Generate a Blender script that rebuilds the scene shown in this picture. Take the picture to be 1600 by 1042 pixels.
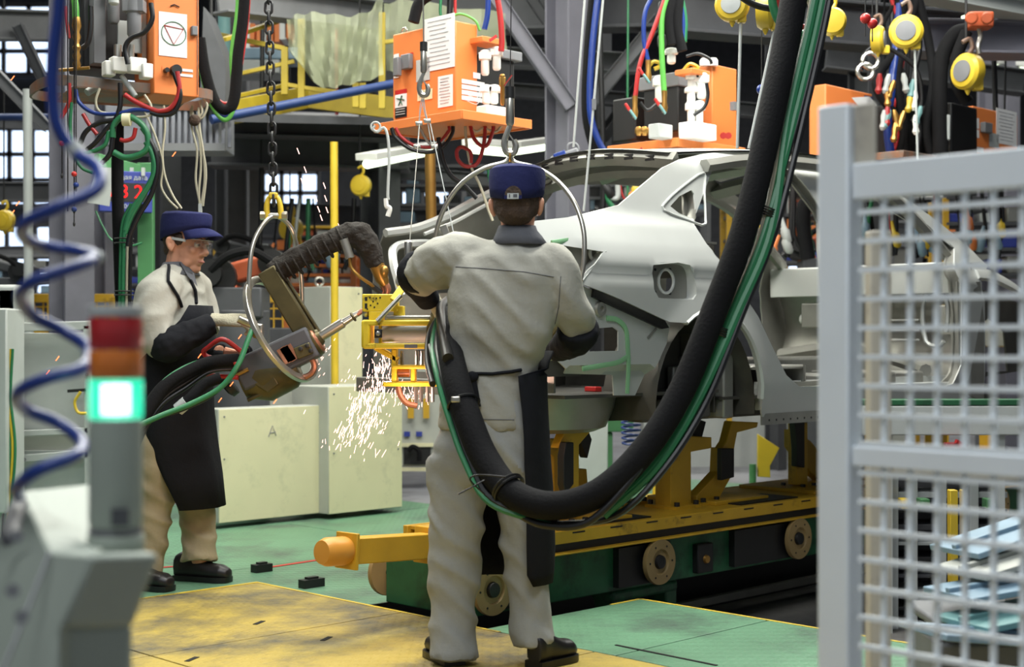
import bpy, bmesh, math, random
from mathutils import Vector, Matrix, noise, geometry
random.seed(7)
sc = bpy.context.scene
COL = sc.collection
for o in list(bpy.data.objects): bpy.data.objects.remove(o)
PI = math.pi
V = Vector

# ---------------------------------------------------------------- camera, world, lights, exposure
cam_d = bpy.data.cameras.new('camera'); cam = bpy.data.objects.new('camera', cam_d); COL.objects.link(cam)
cam.location = (0, 0, 1.15); cam.rotation_euler = (PI/2, 0, 0)
cam_d.sensor_width = 36; cam_d.lens = 51.2; cam_d.shift_y = 9/1600
cam_d.clip_start = .05; cam_d.clip_end = 200
cam_d.dof.use_dof = True; cam_d.dof.focus_distance = 6.0; cam_d.dof.aperture_fstop = 3.0
sc.camera = cam
w = bpy.data.worlds.new('world'); sc.world = w; w.use_nodes = True
w.node_tree.nodes['Background'].inputs[0].default_value = (.80, .90, 1.0, 1)
w.node_tree.nodes['Background'].inputs[1].default_value = .27
sc.view_settings.view_transform = 'Standard'; sc.view_settings.look = 'None'
sc.view_settings.gamma = 1; sc.view_settings.use_curve_mapping = False
sc.view_settings.exposure = -0.10
def area(name, loc, sx, sy, power, col=(1, 1, .93), rot=(0, 0, 0)):
    l = bpy.data.lights.new(name, 'AREA'); l.shape = 'RECTANGLE'; l.size = sx; l.size_y = sy; l.energy = power; l.color = col
    o = bpy.data.objects.new(name, l); COL.objects.link(o); o.location = loc; o.rotation_euler = rot
    return o
area('hall_light', (1.0, 6.6, 4.6), 5.0, .9, 420, (1, 1, .93), (0, 0, .78))
area('hall_light', (-1.8, 8.2, 5.0), 4.5, 1.0, 330, (1, 1, .88), (0, 0, .78))
area('hall_light', (-.8, 1.2, 5.4), 5.0, 1.5, 260, (.93, .97, 1), (0, 0, .78))
area('hall_light', (5.0, 13.0, 7.0), 8.0, 2.5, 480, (1, 1, .92), (0, 0, .78))
area('hall_light', (-4.5, 13.0, 7.0), 8.0, 2.5, 620, (1, 1, .92), (0, 0, .78))
area('hall_light', (0, 24.0, 8.5), 16.0, 3, 1500, (1, 1, .95))

# ---------------------------------------------------------------- frames of reference (metres)
F = 2275.0; H = 1.15; HY = 530.0
def P(x, y, Y): return V(((x-800)/F*Y, Y, H-(y-HY)/F*Y))         # point seen at x, y lying Y metres ahead
def PG(x, y, z=0.0):                                               # point seen at x, y lying at height z
    Y = (H-z)*F/(y-HY); return V(((x-800)/F*Y, Y, z))
TH = math.atan2(2300, 2275)
D = V((math.sin(TH), math.cos(TH), 0)); N = V((-D.y, D.x, 0)); Z = V((0, 0, 1))
O0 = V((.913, 6.7, 0))
RG = Matrix.Rotation(math.atan2(D.y, D.x), 3, 'Z')                 # x = along the line, y = across it
GA = math.atan2(D.y, D.x)
def G(u, v, z): return O0 + D*u + N*v + Z*z
def UV(x, y, v):                                                   # (u, z) on the plane at v
    r = (x-800)/F; B = O0 + N*v
    u = (r*B.y-B.x)/(D.x-r*D.y); Y = B.y+u*D.y
    return (u, H-(y-HY)/F*Y)

# ---------------------------------------------------------------- mesh building
def cr(pts, n=8, closed=False):
    pts = [V(p) for p in pts]; out = []; m = len(pts)
    if m < 3 and not closed: return pts
    rng = range(m) if closed else range(m-1)
    for i in rng:
        if closed: a, b, c, d = pts[i-1], pts[i], pts[(i+1) % m], pts[(i+2) % m]
        else:
            b, c = pts[i], pts[i+1]; a = pts[i-1] if i else b*2-c; d = pts[i+2] if i+2 < m else c*2-b
        for k in range(n):
            t = k/n
            out.append(.5*((2*b)+(c-a)*t+(2*a-5*b+4*c-d)*t*t+(3*b-a-3*c+d)*t**3))
    if not closed: out.append(pts[-1])
    return out
def lerp_list(r, n):
    if not isinstance(r, (list, tuple)): return [r]*n
    out = []
    for i in range(n):
        t = i/(n-1)*(len(r)-1); k = min(int(t), len(r)-2); f = t-k
        out.append(r[k]*(1-f)+r[k+1]*f)
    return out
class MB:
    def __init__(s): s.v = []; s.f = []
    def add(s, vs, fs):
        k = len(s.v); s.v += [V(p) for p in vs]; s.f += [tuple(i+k for i in f) for f in fs]; return s
    def box(s, c, d, R=None):
        c = V(c); vs = []
        for z in (-1, 1):
            for x, y in ((-1, -1), (1, -1), (1, 1), (-1, 1)):
                p = V((x*d[0]/2, y*d[1]/2, z*d[2]/2)); vs.append(c+(R @ p if R else p))
        return s.add(vs, [(3, 2, 1, 0), (4, 5, 6, 7), (0, 1, 5, 4), (1, 2, 6, 5), (2, 3, 7, 6), (3, 0, 4, 7)])
    def gbox(s, u0, u1, v0, v1, z0, z1): return s.box(G((u0+u1)/2, (v0+v1)/2, (z0+z1)/2), (abs(u1-u0), abs(v1-v0), abs(z1-z0)), RG)
    def bar(s, a, b, w, h=None, up=Z):
        a, b = V(a), V(b); h = h or w; t = (b-a).normalized()
        sd = t.cross(up)
        if sd.length < 1e-4: sd = t.cross(V((1, 0, 0)))
        sd.normalize(); u2 = sd.cross(t)
        R = Matrix((sd, t, u2)).transposed()
        return s.box((a+b)/2, (w, (b-a).length, h), R)
    def tube(s, pts, r, n=8, closed=False, caps=True, flat=1.0, up=None):
        pts = [V(p) for p in pts]; m = len(pts); rs = lerp_list(r, m); vs = []; fs = []
        nrm = None
        for i, p in enumerate(pts):
            if closed: t = pts[(i+1) % m]-pts[i-1]
            else: t = pts[min(i+1, m-1)]-pts[max(i-1, 0)]
            if t.length < 1e-9: t = Z.copy()
            t.normalize()
            if up is not None: nrm = up-t*up.dot(t)
            elif nrm is None:
                nrm = t.orthogonal()
            nrm = nrm-t*nrm.dot(t)
            if nrm.length < 1e-6: nrm = t.orthogonal()
            nrm.normalize(); b = t.cross(nrm)
            for k in range(n):
                a = 2*PI*k/n; vs.append(p+nrm*math.cos(a)*rs[i]*flat+b*math.sin(a)*rs[i])
        for i in range(m if closed else m-1):
            j = (i+1) % m
            for k in range(n):
                k2 = (k+1) % n; fs.append((i*n+k, i*n+k2, j*n+k2, j*n+k))
        if caps and not closed:
            fs.append(tuple(range(n))[::-1]); fs.append(tuple((m-1)*n+k for k in range(n)))
        return s.add(vs, fs)
    def lathe(s, prof, o, ax=Z, n=20, cap=True):
        ax = V(ax).normalized(); o = V(o); e = ax.orthogonal().normalized(); g = ax.cross(e); vs = []; fs = []
        for r, h in prof:
            for k in range(n):
                a = 2*PI*k/n; vs.append(o+ax*h+(e*math.cos(a)+g*math.sin(a))*max(r, 1e-5))
        for i in range(len(prof)-1):
            for k in range(n):
                k2 = (k+1) % n; fs.append((i*n+k, i*n+k2, (i+1)*n+k2, (i+1)*n+k))
        if cap: fs.append(tuple(range(n))[::-1]); fs.append(tuple((len(prof)-1)*n+k for k in range(n)))
        return s.add(vs, fs)
    def cyl(s, a, b, r, n=14, r2=None):
        a, b = V(a), V(b); return s.lathe([(r, 0), (r if r2 is None else r2, (b-a).length)], a, b-a, n)
    def prism(s, poly, vec):
        poly = [V(p) for p in poly]; m = len(poly); vec = V(vec)
        return s.add(poly+[p+vec for p in poly], [tuple(range(m))[::-1], tuple(range(m, 2*m))]+[(i, (i+1) % m, m+(i+1) % m, m+i) for i in range(m)])
    def sphere(s, c, r, n=14, R=None):
        if not isinstance(r, (tuple, list)): r = (r, r, r)
        c = V(c); vs = []; fs = []; m = max(6, n*2//3)
        for i in range(m+1):
            a = PI*i/m
            for k in range(n):
                b = 2*PI*k/n; p = V((math.sin(a)*math.cos(b)*r[0], math.sin(a)*math.sin(b)*r[1], math.cos(a)*r[2]))
                vs.append(c+(R @ p if R else p))
        for i in range(m):
            for k in range(n):
                k2 = (k+1) % n; fs.append((i*n+k, (i+1)*n+k, (i+1)*n+k2, i*n+k2))
        return s.add(vs, fs)
    def ring(s, c, ax, R, w, h, n=40):                              # flat band ring: radial w, axial h
        return s.lathe([(R-w/2, -h/2), (R+w/2, -h/2), (R+w/2, h/2), (R-w/2, h/2), (R-w/2, -h/2)], c, ax, n, cap=False)
    def torus(s, c, ax, R, r, n=32, m=8):
        return s.lathe([(R+r*math.cos(2*PI*i/m), r*math.sin(2*PI*i/m)) for i in range(m+1)], c, ax, n, cap=False)
    def loft(s, secs, n=20, sup=2.0):                               # (centre, half width, half depth, side dir, front dir)
        vs = []; fs = []; m = len(secs)
        for c, a, b, sd, fr in secs:
            for k in range(n):
                t = 2*PI*k/n; cx, cy = math.cos(t), math.sin(t)
                x = math.copysign(abs(cx)**(2/sup), cx); y = math.copysign(abs(cy)**(2/sup), cy)
                vs.append(V(c)+V(sd)*a*x+V(fr)*b*y)
        for i in range(m-1):
            for k in range(n):
                k2 = (k+1) % n; fs.append((i*n+k, i*n+k2, (i+1)*n+k2, (i+1)*n+k))
        fs.append(tuple(range(n))[::-1]); fs.append(tuple((m-1)*n+k for k in range(n)))
        return s.add(vs, fs)
    def mesh(s, name):
        me = bpy.data.meshes.new(name); me.from_pydata([tuple(p) for p in s.v], [], s.f); me.validate(); return me
def mb(): return MB()

def pip(x, y, poly):
    c = False; n = len(poly); j = n-1
    for i in range(n):
        xi, yi = poly[i]; xj, yj = poly[j]
        if (yi > y) != (yj > y) and x < (xj-xi)*(y-yi)/(yj-yi)+xi: c = not c
        j = i
    return c
def dense(poly, step):
    out = []
    for i, a in enumerate(poly):
        b = poly[(i+1) % len(poly)]; L = math.hypot(b[0]-a[0], b[1]-a[1]); k = max(1, int(L/step))
        for j in range(k): out.append((a[0]+(b[0]-a[0])*j/k, a[1]+(b[1]-a[1])*j/k))
    return out
def smooth2(poly, n=4):
    return [(p.x, p.y) for p in cr([V((a[0], a[1], 0)) for a in poly], n, True)]
def sheet(outer, holes, step, fun, thick, tdir=None):
    """pressed-metal sheet: 2-D outline with holes, mapped to space by fun(a, b), thickness along tdir"""
    loops = [dense(outer, step)]+[dense(h, step) for h in holes]
    pts = []; edges = []
    for L in loops:
        k = len(pts); pts += L; edges += [(k+i, k+(i+1) % len(L)) for i in range(len(L))]
    xs = [p[0] for p in outer]; ys = [p[1] for p in outer]
    bpts = list(pts)
    y = min(ys)+step/2; row = 0
    while y < max(ys):
        x = min(xs)+step/2+(row % 2)*step/2
        while x < max(xs):
            if pip(x, y, outer) and not any(pip(x, y, h) for h in holes):
                if min((x-q[0])**2+(y-q[1])**2 for q in bpts) > (step*.55)**2: pts.append((x, y))
            x += step
        y += step*.87; row += 1
    r = geometry.delaunay_2d_cdt([V(p) for p in pts], edges, [], 0, 1e-6)
    vs, fs = r[0], r[2]; keep = []
    for f in fs:
        cx = sum(vs[i].x for i in f)/len(f); cy = sum(vs[i].y for i in f)/len(f)
        if pip(cx, cy, outer) and not any(pip(cx, cy, h) for h in holes): keep.append(tuple(f))
    m = MB(); n = len(vs); A = [V(fun(p.x, p.y)) for p in vs]; tdir = V(tdir)
    m.v = A+[a+tdir*thick for a in A]
    m.f = keep+[tuple(n+i for i in f[::-1]) for f in keep]
    cnt = {}
    for f in keep:
        for i in range(len(f)):
            a, b = f[i], f[(i+1) % len(f)]; k = (min(a, b), max(a, b)); cnt.setdefault(k, []).append((a, b))
    for k, l in cnt.items():
        if len(l) == 1: a, b = l[0]; m.f.append((b, a, a+n, b+n))
    return m

WM = {}
def finish(me, smooth):
    bm = bmesh.new(); bm.from_mesh(me); bmesh.ops.remove_doubles(bm, verts=bm.verts, dist=1e-6)
    bmesh.ops.recalc_face_normals(bm, faces=bm.faces); bm.to_mesh(me); bm.free()
    if smooth:
        for p in me.polygons: p.use_smooth = True
        me.set_sharp_from_angle(angle=math.radians(38))
def obj(name, m, mat, parent=None, bevel=0, smooth=True, label=None, cat=None, group=None, kind=None, origin=None):
    me = m.mesh(name) if isinstance(m, MB) else m
    finish(me, smooth)
    o = bpy.data.objects.new(name, me); COL.objects.link(o)
    if mat: me.materials.append(mat)
    if parent is not None:
        Mx = WM[parent.name]; me.transform(Mx.inverted()); o.parent = parent; WM[o.name] = Mx
    else:
        if origin is None:
            xs = [v.co for v in me.vertices]
            lo = [min(c[i] for c in xs) for i in range(3)]; hi = [max(c[i] for c in xs) for i in range(3)]
            origin = V(((lo[0]+hi[0])/2, (lo[1]+hi[1])/2, lo[2]))
        Mx = Matrix.Translation(V(origin)); me.transform(Mx.inverted()); o.matrix_world = Mx; WM[o.name] = Mx
    if bevel:
        b = o.modifiers.new('bevel', 'BEVEL'); b.width = bevel; b.segments = 2; b.limit_method = 'ANGLE'; b.angle_limit = math.radians(40)
    tag(o, label, cat, group, kind)
    return o
def tag(o, label=None, cat=None, group=None, kind=None):
    if label: o['label'] = label
    if cat: o['category'] = cat
    if group: o['group'] = group
    if kind: o['kind'] = kind
    return o
def thing(name, label, cat, loc, rotz=0, group=None):
    o = bpy.data.objects.new(name, None); COL.objects.link(o); o.empty_display_size = .1
    o.location = loc; o.rotation_euler = (0, 0, rotz)
    WM[o.name] = Matrix.Translation(V(loc)) @ Matrix.Rotation(rotz, 4, 'Z')
    return tag(o, label, cat, group)
def struct(name, m, mat, bevel=0, parent=None, smooth=False): return obj(name, m, mat, parent, bevel, smooth, kind=None if parent else 'structure')
def dup(root, delta, label=None, rot=0):                            # copy a thing and its parts, moved by delta
    r = root.copy(); COL.objects.link(r); r.location = V(root.location)+V(delta); r.rotation_euler.z += rot
    if label: r['label'] = label
    elif 'label' in r and not root.get('group'): pass
    WM[r.name] = Matrix.Translation(r.location) @ Matrix.Rotation(r.rotation_euler.z, 4, 'Z')
    for ch in list(root.children):
        c = ch.copy(); COL.objects.link(c); c.parent = r; WM[c.name] = WM[r.name]
        for g in list(ch.children):
            d = g.copy(); COL.objects.link(d); d.parent = c; WM[d.name] = WM[r.name]
    return r
def piece(mesh_obj, delta, parent):                                  # copy of one part sharing its mesh
    c = mesh_obj.copy(); COL.objects.link(c); c.parent = parent
    c.location = V(mesh_obj.location)+V(delta); WM[c.name] = WM[parent.name]; return c

# ---------------------------------------------------------------- materials
def lin(c): return tuple(((x/255)/12.92 if x/255 <= .04045 else ((x/255+.055)/1.055)**2.4) for x in c)
def mat(name, rgb, rough=.5, metal=0, var=.12, vscale=6, bump=0, bscale=60, rgb2=None, cov=.5, csharp=.08, cscale=4, emit=0, alpha=1, trans=0, spec=.5, stretch=None, coat=0):
    m = bpy.data.materials.new(name); m.use_nodes = True; nt = m.node_tree; b = nt.nodes['Principled BSDF']
    c = lin(rgb); L = nt.links.new
    tc = nt.nodes.new('ShaderNodeTexCoord'); mp = nt.nodes.new('ShaderNodeMapping'); L(tc.outputs['Object'], mp.inputs[0])
    if stretch: mp.inputs['Scale'].default_value = stretch
    no = nt.nodes.new('ShaderNodeTexNoise'); no.inputs['Scale'].default_value = vscale; no.inputs['Detail'].default_value = 5; L(mp.outputs[0], no.inputs['Vector'])
    rm = nt.nodes.new('ShaderNodeValToRGB'); L(no.outputs[0], rm.inputs[0])
    rm.color_ramp.elements[0].position = .3; rm.color_ramp.elements[1].position = .7
    rm.color_ramp.elements[0].color = (*[x*(1-var) for x in c], 1); rm.color_ramp.elements[1].color = (*[min(1, x*(1+var)) for x in c], 1)
    out = rm.outputs[0]
    if rgb2:
        n2 = nt.nodes.new('ShaderNodeTexNoise'); n2.inputs['Scale'].default_value = cscale; n2.inputs['Detail'].default_value = 9; n2.inputs['Roughness'].default_value = .68; L(mp.outputs[0], n2.inputs['Vector'])
        r2 = nt.nodes.new('ShaderNodeValToRGB'); r2.color_ramp.elements[0].position = cov-csharp; r2.color_ramp.elements[1].position = cov+csharp; L(n2.outputs[0], r2.inputs[0])
        mx = nt.nodes.new('ShaderNodeMixRGB'); L(r2.outputs[0], mx.inputs[0]); mx.inputs[1].default_value = (*lin(rgb2), 1); L(out, mx.inputs[2]); out = mx.outputs[0]
    L(out, b.inputs['Base Color'])
    b.inputs['Roughness'].default_value = rough; b.inputs['Metallic'].default_value = metal
    b.inputs['Specular IOR Level'].default_value = spec; b.inputs['Coat Weight'].default_value = coat
    if emit: b.inputs['Emission Color'].default_value = (*c, 1); b.inputs['Emission Strength'].default_value = emit
    if alpha < 1: b.inputs['Alpha'].default_value = alpha
    if trans: b.inputs['Transmission Weight'].default_value = trans
    if bump:
        n3 = nt.nodes.new('ShaderNodeTexNoise'); n3.inputs['Scale'].default_value = bscale; n3.inputs['Detail'].default_value = 4; L(mp.outputs[0], n3.inputs['Vector'])
        bp = nt.nodes.new('ShaderNodeBump'); bp.inputs['Strength'].default_value = bump; bp.inputs['Distance'].default_value = .01; L(n3.outputs[0], bp.inputs['Height']); L(bp.outputs[0], b.inputs['Normal'])
    return m
def tread(m, scale=28, strength=.5):                                 # diamond-plate relief on a floor material
    nt = m.node_tree; L = nt.links.new; b = nt.nodes['Principled BSDF']
    tc = nt.nodes.new('ShaderNodeTexCoord'); mp = nt.nodes.new('ShaderNodeMapping'); L(tc.outputs['Object'], mp.inputs[0]); mp.inputs['Rotation'].default_value = (0, 0, PI/4+GA); mp.inputs['Scale'].default_value = (scale, scale*.55, 1)
    vo = nt.nodes.new('ShaderNodeTexVoronoi'); vo.inputs['Scale'].default_value = 1; vo.inputs['Randomness'].default_value = 0; L(mp.outputs[0], vo.inputs['Vector'])
    r = nt.nodes.new('ShaderNodeValToRGB'); r.color_ramp.elements[0].position = .2; r.color_ramp.elements[1].position = .42; r.color_ramp.elements[0].color = (1, 1, 1, 1); r.color_ramp.elements[1].color = (0, 0, 0, 1); L(vo.outputs['Distance'], r.inputs[0])
    bp = nt.nodes.new('ShaderNodeBump'); bp.inputs['Strength'].default_value = strength; bp.inputs['Distance'].default_value = .003; L(r.outputs[0], bp.inputs['Height']); L(bp.outputs[0], b.inputs['Normal'])
    return m
def emis(name, rgb, s):
    m = bpy.data.materials.new(name); m.use_nodes = True; nt = m.node_tree; nt.nodes.clear()
    e = nt.nodes.new('ShaderNodeEmission'); e.inputs[0].default_value = (*lin(rgb), 1); e.inputs[1].default_value = s
    o = nt.nodes.new('ShaderNodeOutputMaterial'); nt.links.new(e.outputs[0], o.inputs[0]); return m

M = dict(
 floor=mat('concrete', (128, 128, 134), .45, var=.15, vscale=2, rgb2=(96, 96, 100), cov=.45, cscale=1.5),
 pit=mat('pit_concrete', (112, 110, 108), .7, var=.25, vscale=2, rgb2=(44, 43, 42), cov=.5, cscale=.9, csharp=.12),
 green=tread(mat('green_plate', (92, 132, 104), .42, var=.12, vscale=3, rgb2=(70, 82, 76), cov=.41, csharp=.1, cscale=1.6)),
 yellow_floor=tread(mat('yellow_plate', (170, 148, 66), .5, var=.1, vscale=4, rgb2=(80, 77, 66), cov=.475, csharp=.11, cscale=1.9), 30),
 edge=mat('edge_yellow', (205, 178, 60), .5, rgb2=(80, 74, 50), cov=.4),
 black=mat('black_steel', (24, 24, 25), .5, var=.2), gap_black=mat('dark_gap', (10, 10, 10), .9),  # dark_gap: near-black for plate joint beds and floor slots
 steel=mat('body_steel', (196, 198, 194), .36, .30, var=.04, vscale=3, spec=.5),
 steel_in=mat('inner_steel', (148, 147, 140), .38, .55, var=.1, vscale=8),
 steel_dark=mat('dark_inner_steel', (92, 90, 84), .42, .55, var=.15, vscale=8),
 sealant=mat('green_sealant', (128, 176, 132), .6, var=.1),
 cgreen=mat('carrier_green', (34, 92, 58), .5, var=.2, vscale=6, rgb2=(22, 52, 36), cov=.42),
 cyel=mat('carrier_yellow', (196, 154, 40), .45, var=.12, vscale=5, rgb2=(96, 76, 34), cov=.36, csharp=.06),
 gyel=mat('gun_yellow', (226, 196, 46), .45, var=.1, vscale=9, rgb2=(70, 62, 36), cov=.38, csharp=.05, cscale=14),
 tan=mat('roller_tan', (150, 126, 82), .55, var=.15), rubber_or=mat('orange_rubber', (214, 150, 62), .4, var=.06, spec=.4),
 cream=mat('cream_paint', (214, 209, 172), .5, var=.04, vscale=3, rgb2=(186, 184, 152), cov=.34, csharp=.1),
 cream_sh=mat('shaded_cream_grey', (168, 170, 162), .5, var=.05), gray=mat('grey_steel', (112, 113, 116), .55, var=.1), dgray=mat('dark_grey_steel', (70, 71, 75), .6, var=.15),  # cream_sh: cream with shade put into the colour, also used as plain grey
 lgray=mat('light_grey', (176, 180, 178), .5, var=.05), col=mat('column_grey', (122, 121, 132), .6, var=.08),
 orange=mat('orange_paint', (224, 128, 66), .45, var=.04, vscale=3), rust=mat('rusty_bar', (136, 92, 66), .6, .3, var=.2, vscale=10, rgb2=(110, 104, 98), cov=.5),
 white=mat('white_paint', (226, 226, 220), .5, var=.03), paper=mat('paper', (222, 222, 222), .8, var=.04), ink=mat('ink', (120, 120, 128), .8), red=mat('red_plastic', (186, 40, 38), .4), redh=mat('red_hose', (160, 36, 36), .4),
 blueh=mat('blue_hose', (22, 50, 122), .35), greenh=mat('green_hose', (40, 112, 72), .4), lgreen=mat('light_green_hose', (92, 168, 74), .4), navy=mat('navy_pipe', (26, 52, 104), .5), lensg=mat('green_lens', (50, 220, 180), .25, alpha=.5, emit=.9), core=emis('lamp_core', (220, 255, 244), 5), hose=mat('black_hose', (15, 15, 17), .85, var=.2, bump=.25, bscale=90, spec=.2), cable=mat('black_cable', (14, 14, 16), .4), beige=mat('beige_cable', (176, 170, 148), .5),
 jacket=mat('jacket_cloth', (164, 162, 152), .9, var=.05, vscale=8, bump=.25, bscale=45, spec=.2), trouser=mat('trouser_cloth', (156, 157, 154), .9, var=.07, vscale=7, bump=.3, bscale=28, spec=.2), trouser_b=mat('beige_trouser_cloth', (164, 152, 124), .9, var=.07, bump=.3, bscale=28, spec=.2),
 apron=mat('black_apron_cloth', (30, 31, 35), .92, var=.15, bump=.3, bscale=30, spec=.15), cap=mat('navy_cloth', (38, 42, 84), .9, var=.1, bump=.2, bscale=50, spec=.2), collar=mat('grey_collar', (92, 93, 98), .9, bump=.2, spec=.2),
 skin=mat('skin', (206, 150, 122), .55, var=.06, vscale=12, spec=.35), hair=mat('brown_hair', (66, 50, 38), .8, var=.25, vscale=40, bump=.6, bscale=120), lip=mat('lips', (184, 112, 98), .5), shoe=mat('black_leather', (26, 24, 25), .38, var=.2), glove=mat('knit_glove', (176, 170, 148), .95, var=.12, vscale=20, bump=.5, bscale=140),
 eyew=mat('eye_white', (224, 216, 206), .3), iris=mat('iris', (60, 50, 42), .3), glass=mat('clear_glass', (235, 240, 240), .05, trans=1, alpha=.35),
 chrome=mat('bright_steel', (190, 186, 176), .28, .9, var=.06), brass=mat('brass', (168, 128, 66), .35, .8, var=.15), bronze=mat('heated_bronze', (88, 80, 52), .42, .6, var=.25, vscale=10), copper=mat('copper', (164, 112, 88), .4, .7, var=.1),
 wrap=mat('black_wrap', (34, 29, 24), .9, var=.3, vscale=20, bump=.9, bscale=60), wire=mat('gate_paint', (222, 228, 232), .5, var=.03), wire2=mat('beige_post', (176, 170, 156), .6, var=.06, rgb2=(120, 112, 108), cov=.4),
 ped=mat('pedestal_paint', (150, 158, 147), .5, var=.04), bal=mat('balancer_yellow', (204, 174, 46), .4, var=.08, spec=.6), ygreen=mat('mezzanine_yellow', (170, 148, 36), .5, var=.15), net=mat('net', (190, 196, 164), .9, alpha=.5), cgr=mat('frame_green', (70, 124, 78), .5), teal=mat('teal_valve', (104, 146, 146), .5),
 blue=mat('panel_blue', (44, 58, 140), .5), lblue=mat('pale_blue_paint', (122, 148, 166), .4, var=.1), orobot=mat('robot_orange', (168, 78, 44), .5, var=.2), tin=mat('corrugated_tin', (136, 138, 146), .45, .4, var=.15),
 lamp=emis('tube_lamp', (240, 255, 222), 3.5), win=emis('daylight_pane', (206, 226, 255), 2.6), led=emis('red_led', (255, 40, 40), 2.5), glow=emis('green_lit', (90, 255, 205), 2.6), spark=emis('spark', (255, 196, 176), 7), spark2=emis('dull_spark', (255, 110, 60), 6),
 lred=mat('red_lens', (172, 30, 34), .3, var=.1, vscale=30, coat=.5), lamb=mat('amber_lens', (206, 112, 34), .3, var=.1, vscale=30, coat=.5),
)
# ================================================================= STRUCTURE
U0 = -1.37; V0 = 1.62
m = mb()                                                              # shop floor around the pit, slightly below the plates
m.gbox(-40, 60, 3.2, 60, -.25, -.06); m.gbox(-40, U0, -20, 3.2, -.25, -.06); m.gbox(U0, -.414, -20, .07, -.25, -.06)
m.gbox(U0, 60, .95, 3.2, -.25, -.06)
m.gbox(-.414, 60, -20, -3.2, -.25, -.06)
struct('floor', m, M['floor'])
struct('trim_1', mb().gbox(U0, 60, -3.2, .95, -.42, -.36), M['pit'])
def plate(u0, u1, v0, v1, z, mt, par, nm='floor_plate', t=.03, gap=.004):
    return obj(nm, mb().gbox(u0+gap, u1-gap, v0+gap, v1-gap, z-t, z), mt, par, .003, False)
py = thing('floor_platform', 'worn yellow checker-plate platform in the lower left foreground', 'platform', G(-2.5, .6, -.06))
obj('joint_bed', mb().gbox(-5.5, U0, -2.9, V0, -.06, -.012), M['gap_black'], py)
for (a, b) in ((-2.57, U0), (-3.77, -2.57), (-4.97, -3.77)):
    for (c, d) in ((.568, V0), (-.52, .568), (-1.6, -.52), (-2.9, -1.6)): plate(a, b, c, d, 0, M['yellow_floor'], py)
obj('edge_strip', mb().gbox(U0-.012, U0+.004, -.02, V0, -.04, .002), M['edge'], py)
obj('edge_strip', mb().gbox(-5, U0, V0-.008, V0+.012, -.04, .003), M['edge'], py)
for (x, y) in ((405, 973), (510, 998), (300, 1030)):
    p = PG(x, y); q = mb().box((p.x, p.y, .0005), (.075, .02, .003), Matrix.Rotation(GA+.5, 3, 'Z')); obj('lift_slot', q, M['gap_black'], py)
pg = thing('floor_platform', 'green checker-plate platform in the right foreground with a yellow edge line', 'platform', G(-.9, -1.5, -.06))
obj('joint_bed', mb().gbox(U0, -.414, -3.2, .07, -.06, -.012), M['gap_black'], pg)
for (c, d) in ((-.62, .07), (-1.75, -.62), (-3.2, -1.75)): plate(U0, -.414, c, d, 0, M['green'], pg)
obj('edge_line', mb().gbox(-.43, -.414, -3.2, .07, .0, .002), M['edge'], pg)
obj('edge_line', mb().gbox(-.62, -.414, .055, .07, .0, .002), M['edge'], pg)
obj('side_plate', mb().gbox(U0, -.40, .07, .08, -.36, -.004), M['black'], pg)
obj('side_plate', mb().gbox(-.414, -.404, -3.2, .07, -.36, -.004), M['black'], pg)
for (x0, y0, x1, y1) in ((962, 1008, 1120, 1040),):
    a = PG(x0, y0); b = PG(x1, y1); obj('floor_slot', mb().bar(a+Z*.001, b+Z*.001, .012, .004), M['gap_black'], pg)
pf = thing('floor_platform', 'green checker-plate walkway behind the yellow plates and before the cream cabinets', 'platform', G(-2, 3, -.06))
vs = [V0, 2.75, 3.9, 5.0]
for i in range(3):
    for (a, b) in ((-4.9, -3.5), (-3.5, -2.0), (-2.0, U0)): plate(a, b, vs[i], vs[i+1], 0, M['green'], pf)
obj('joint_bed', mb().gbox(-4.9, U0, V0, 5.0, -.058, -.03), M['gap_black'], pf)
pl = thing('floor_platform', 'lower green checker-plate floor left of the car carrier', 'platform', G(1, 2, -.06))
for (a, b) in ((U0, .2), (.2, 1.6), (1.6, 3.0), (3.0, 4.4)):
    for (c, d) in ((.95, 2.2), (2.2, 3.6)): plate(a, b, c, d, -.035, M['green'], pl, t=.02)
for (a, b) in ((U0, .2), (.2, 1.6)): plate(a, b, 3.6, 5.0, -.035, M['green'], pl, t=.02)
obj('pit_edge', mb().gbox(U0, 4.4, .94, .95, -.36, -.035), M['black'], pl)
obj('red_floor_line', mb().bar(PG(225, 889, .0)+Z*.002, PG(330, 881, 0)+Z*.002, .03, .002), M['red'], pf)
obj('red_floor_line', mb().bar(PG(418, 887, -.035)+Z*.002, PG(545, 868, -.035)+Z*.002, .03, .002), M['red'], pl)
for (x, y, w_, lb) in ((409, 893, .1, 'small black stop block on the green floor by the shoe'), (487, 917, .12, 'black hinge block at the corner of the yellow plates')):
    p = PG(x, y, -.035); q = mb(); q.box((p.x, p.y, -.015), (w_, .05, .04), RG).box((p.x, p.y, .0), (w_*.5, .03, .03), RG)
    obj('stop_block', q, M['black'], label=lb, cat='block')

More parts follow.
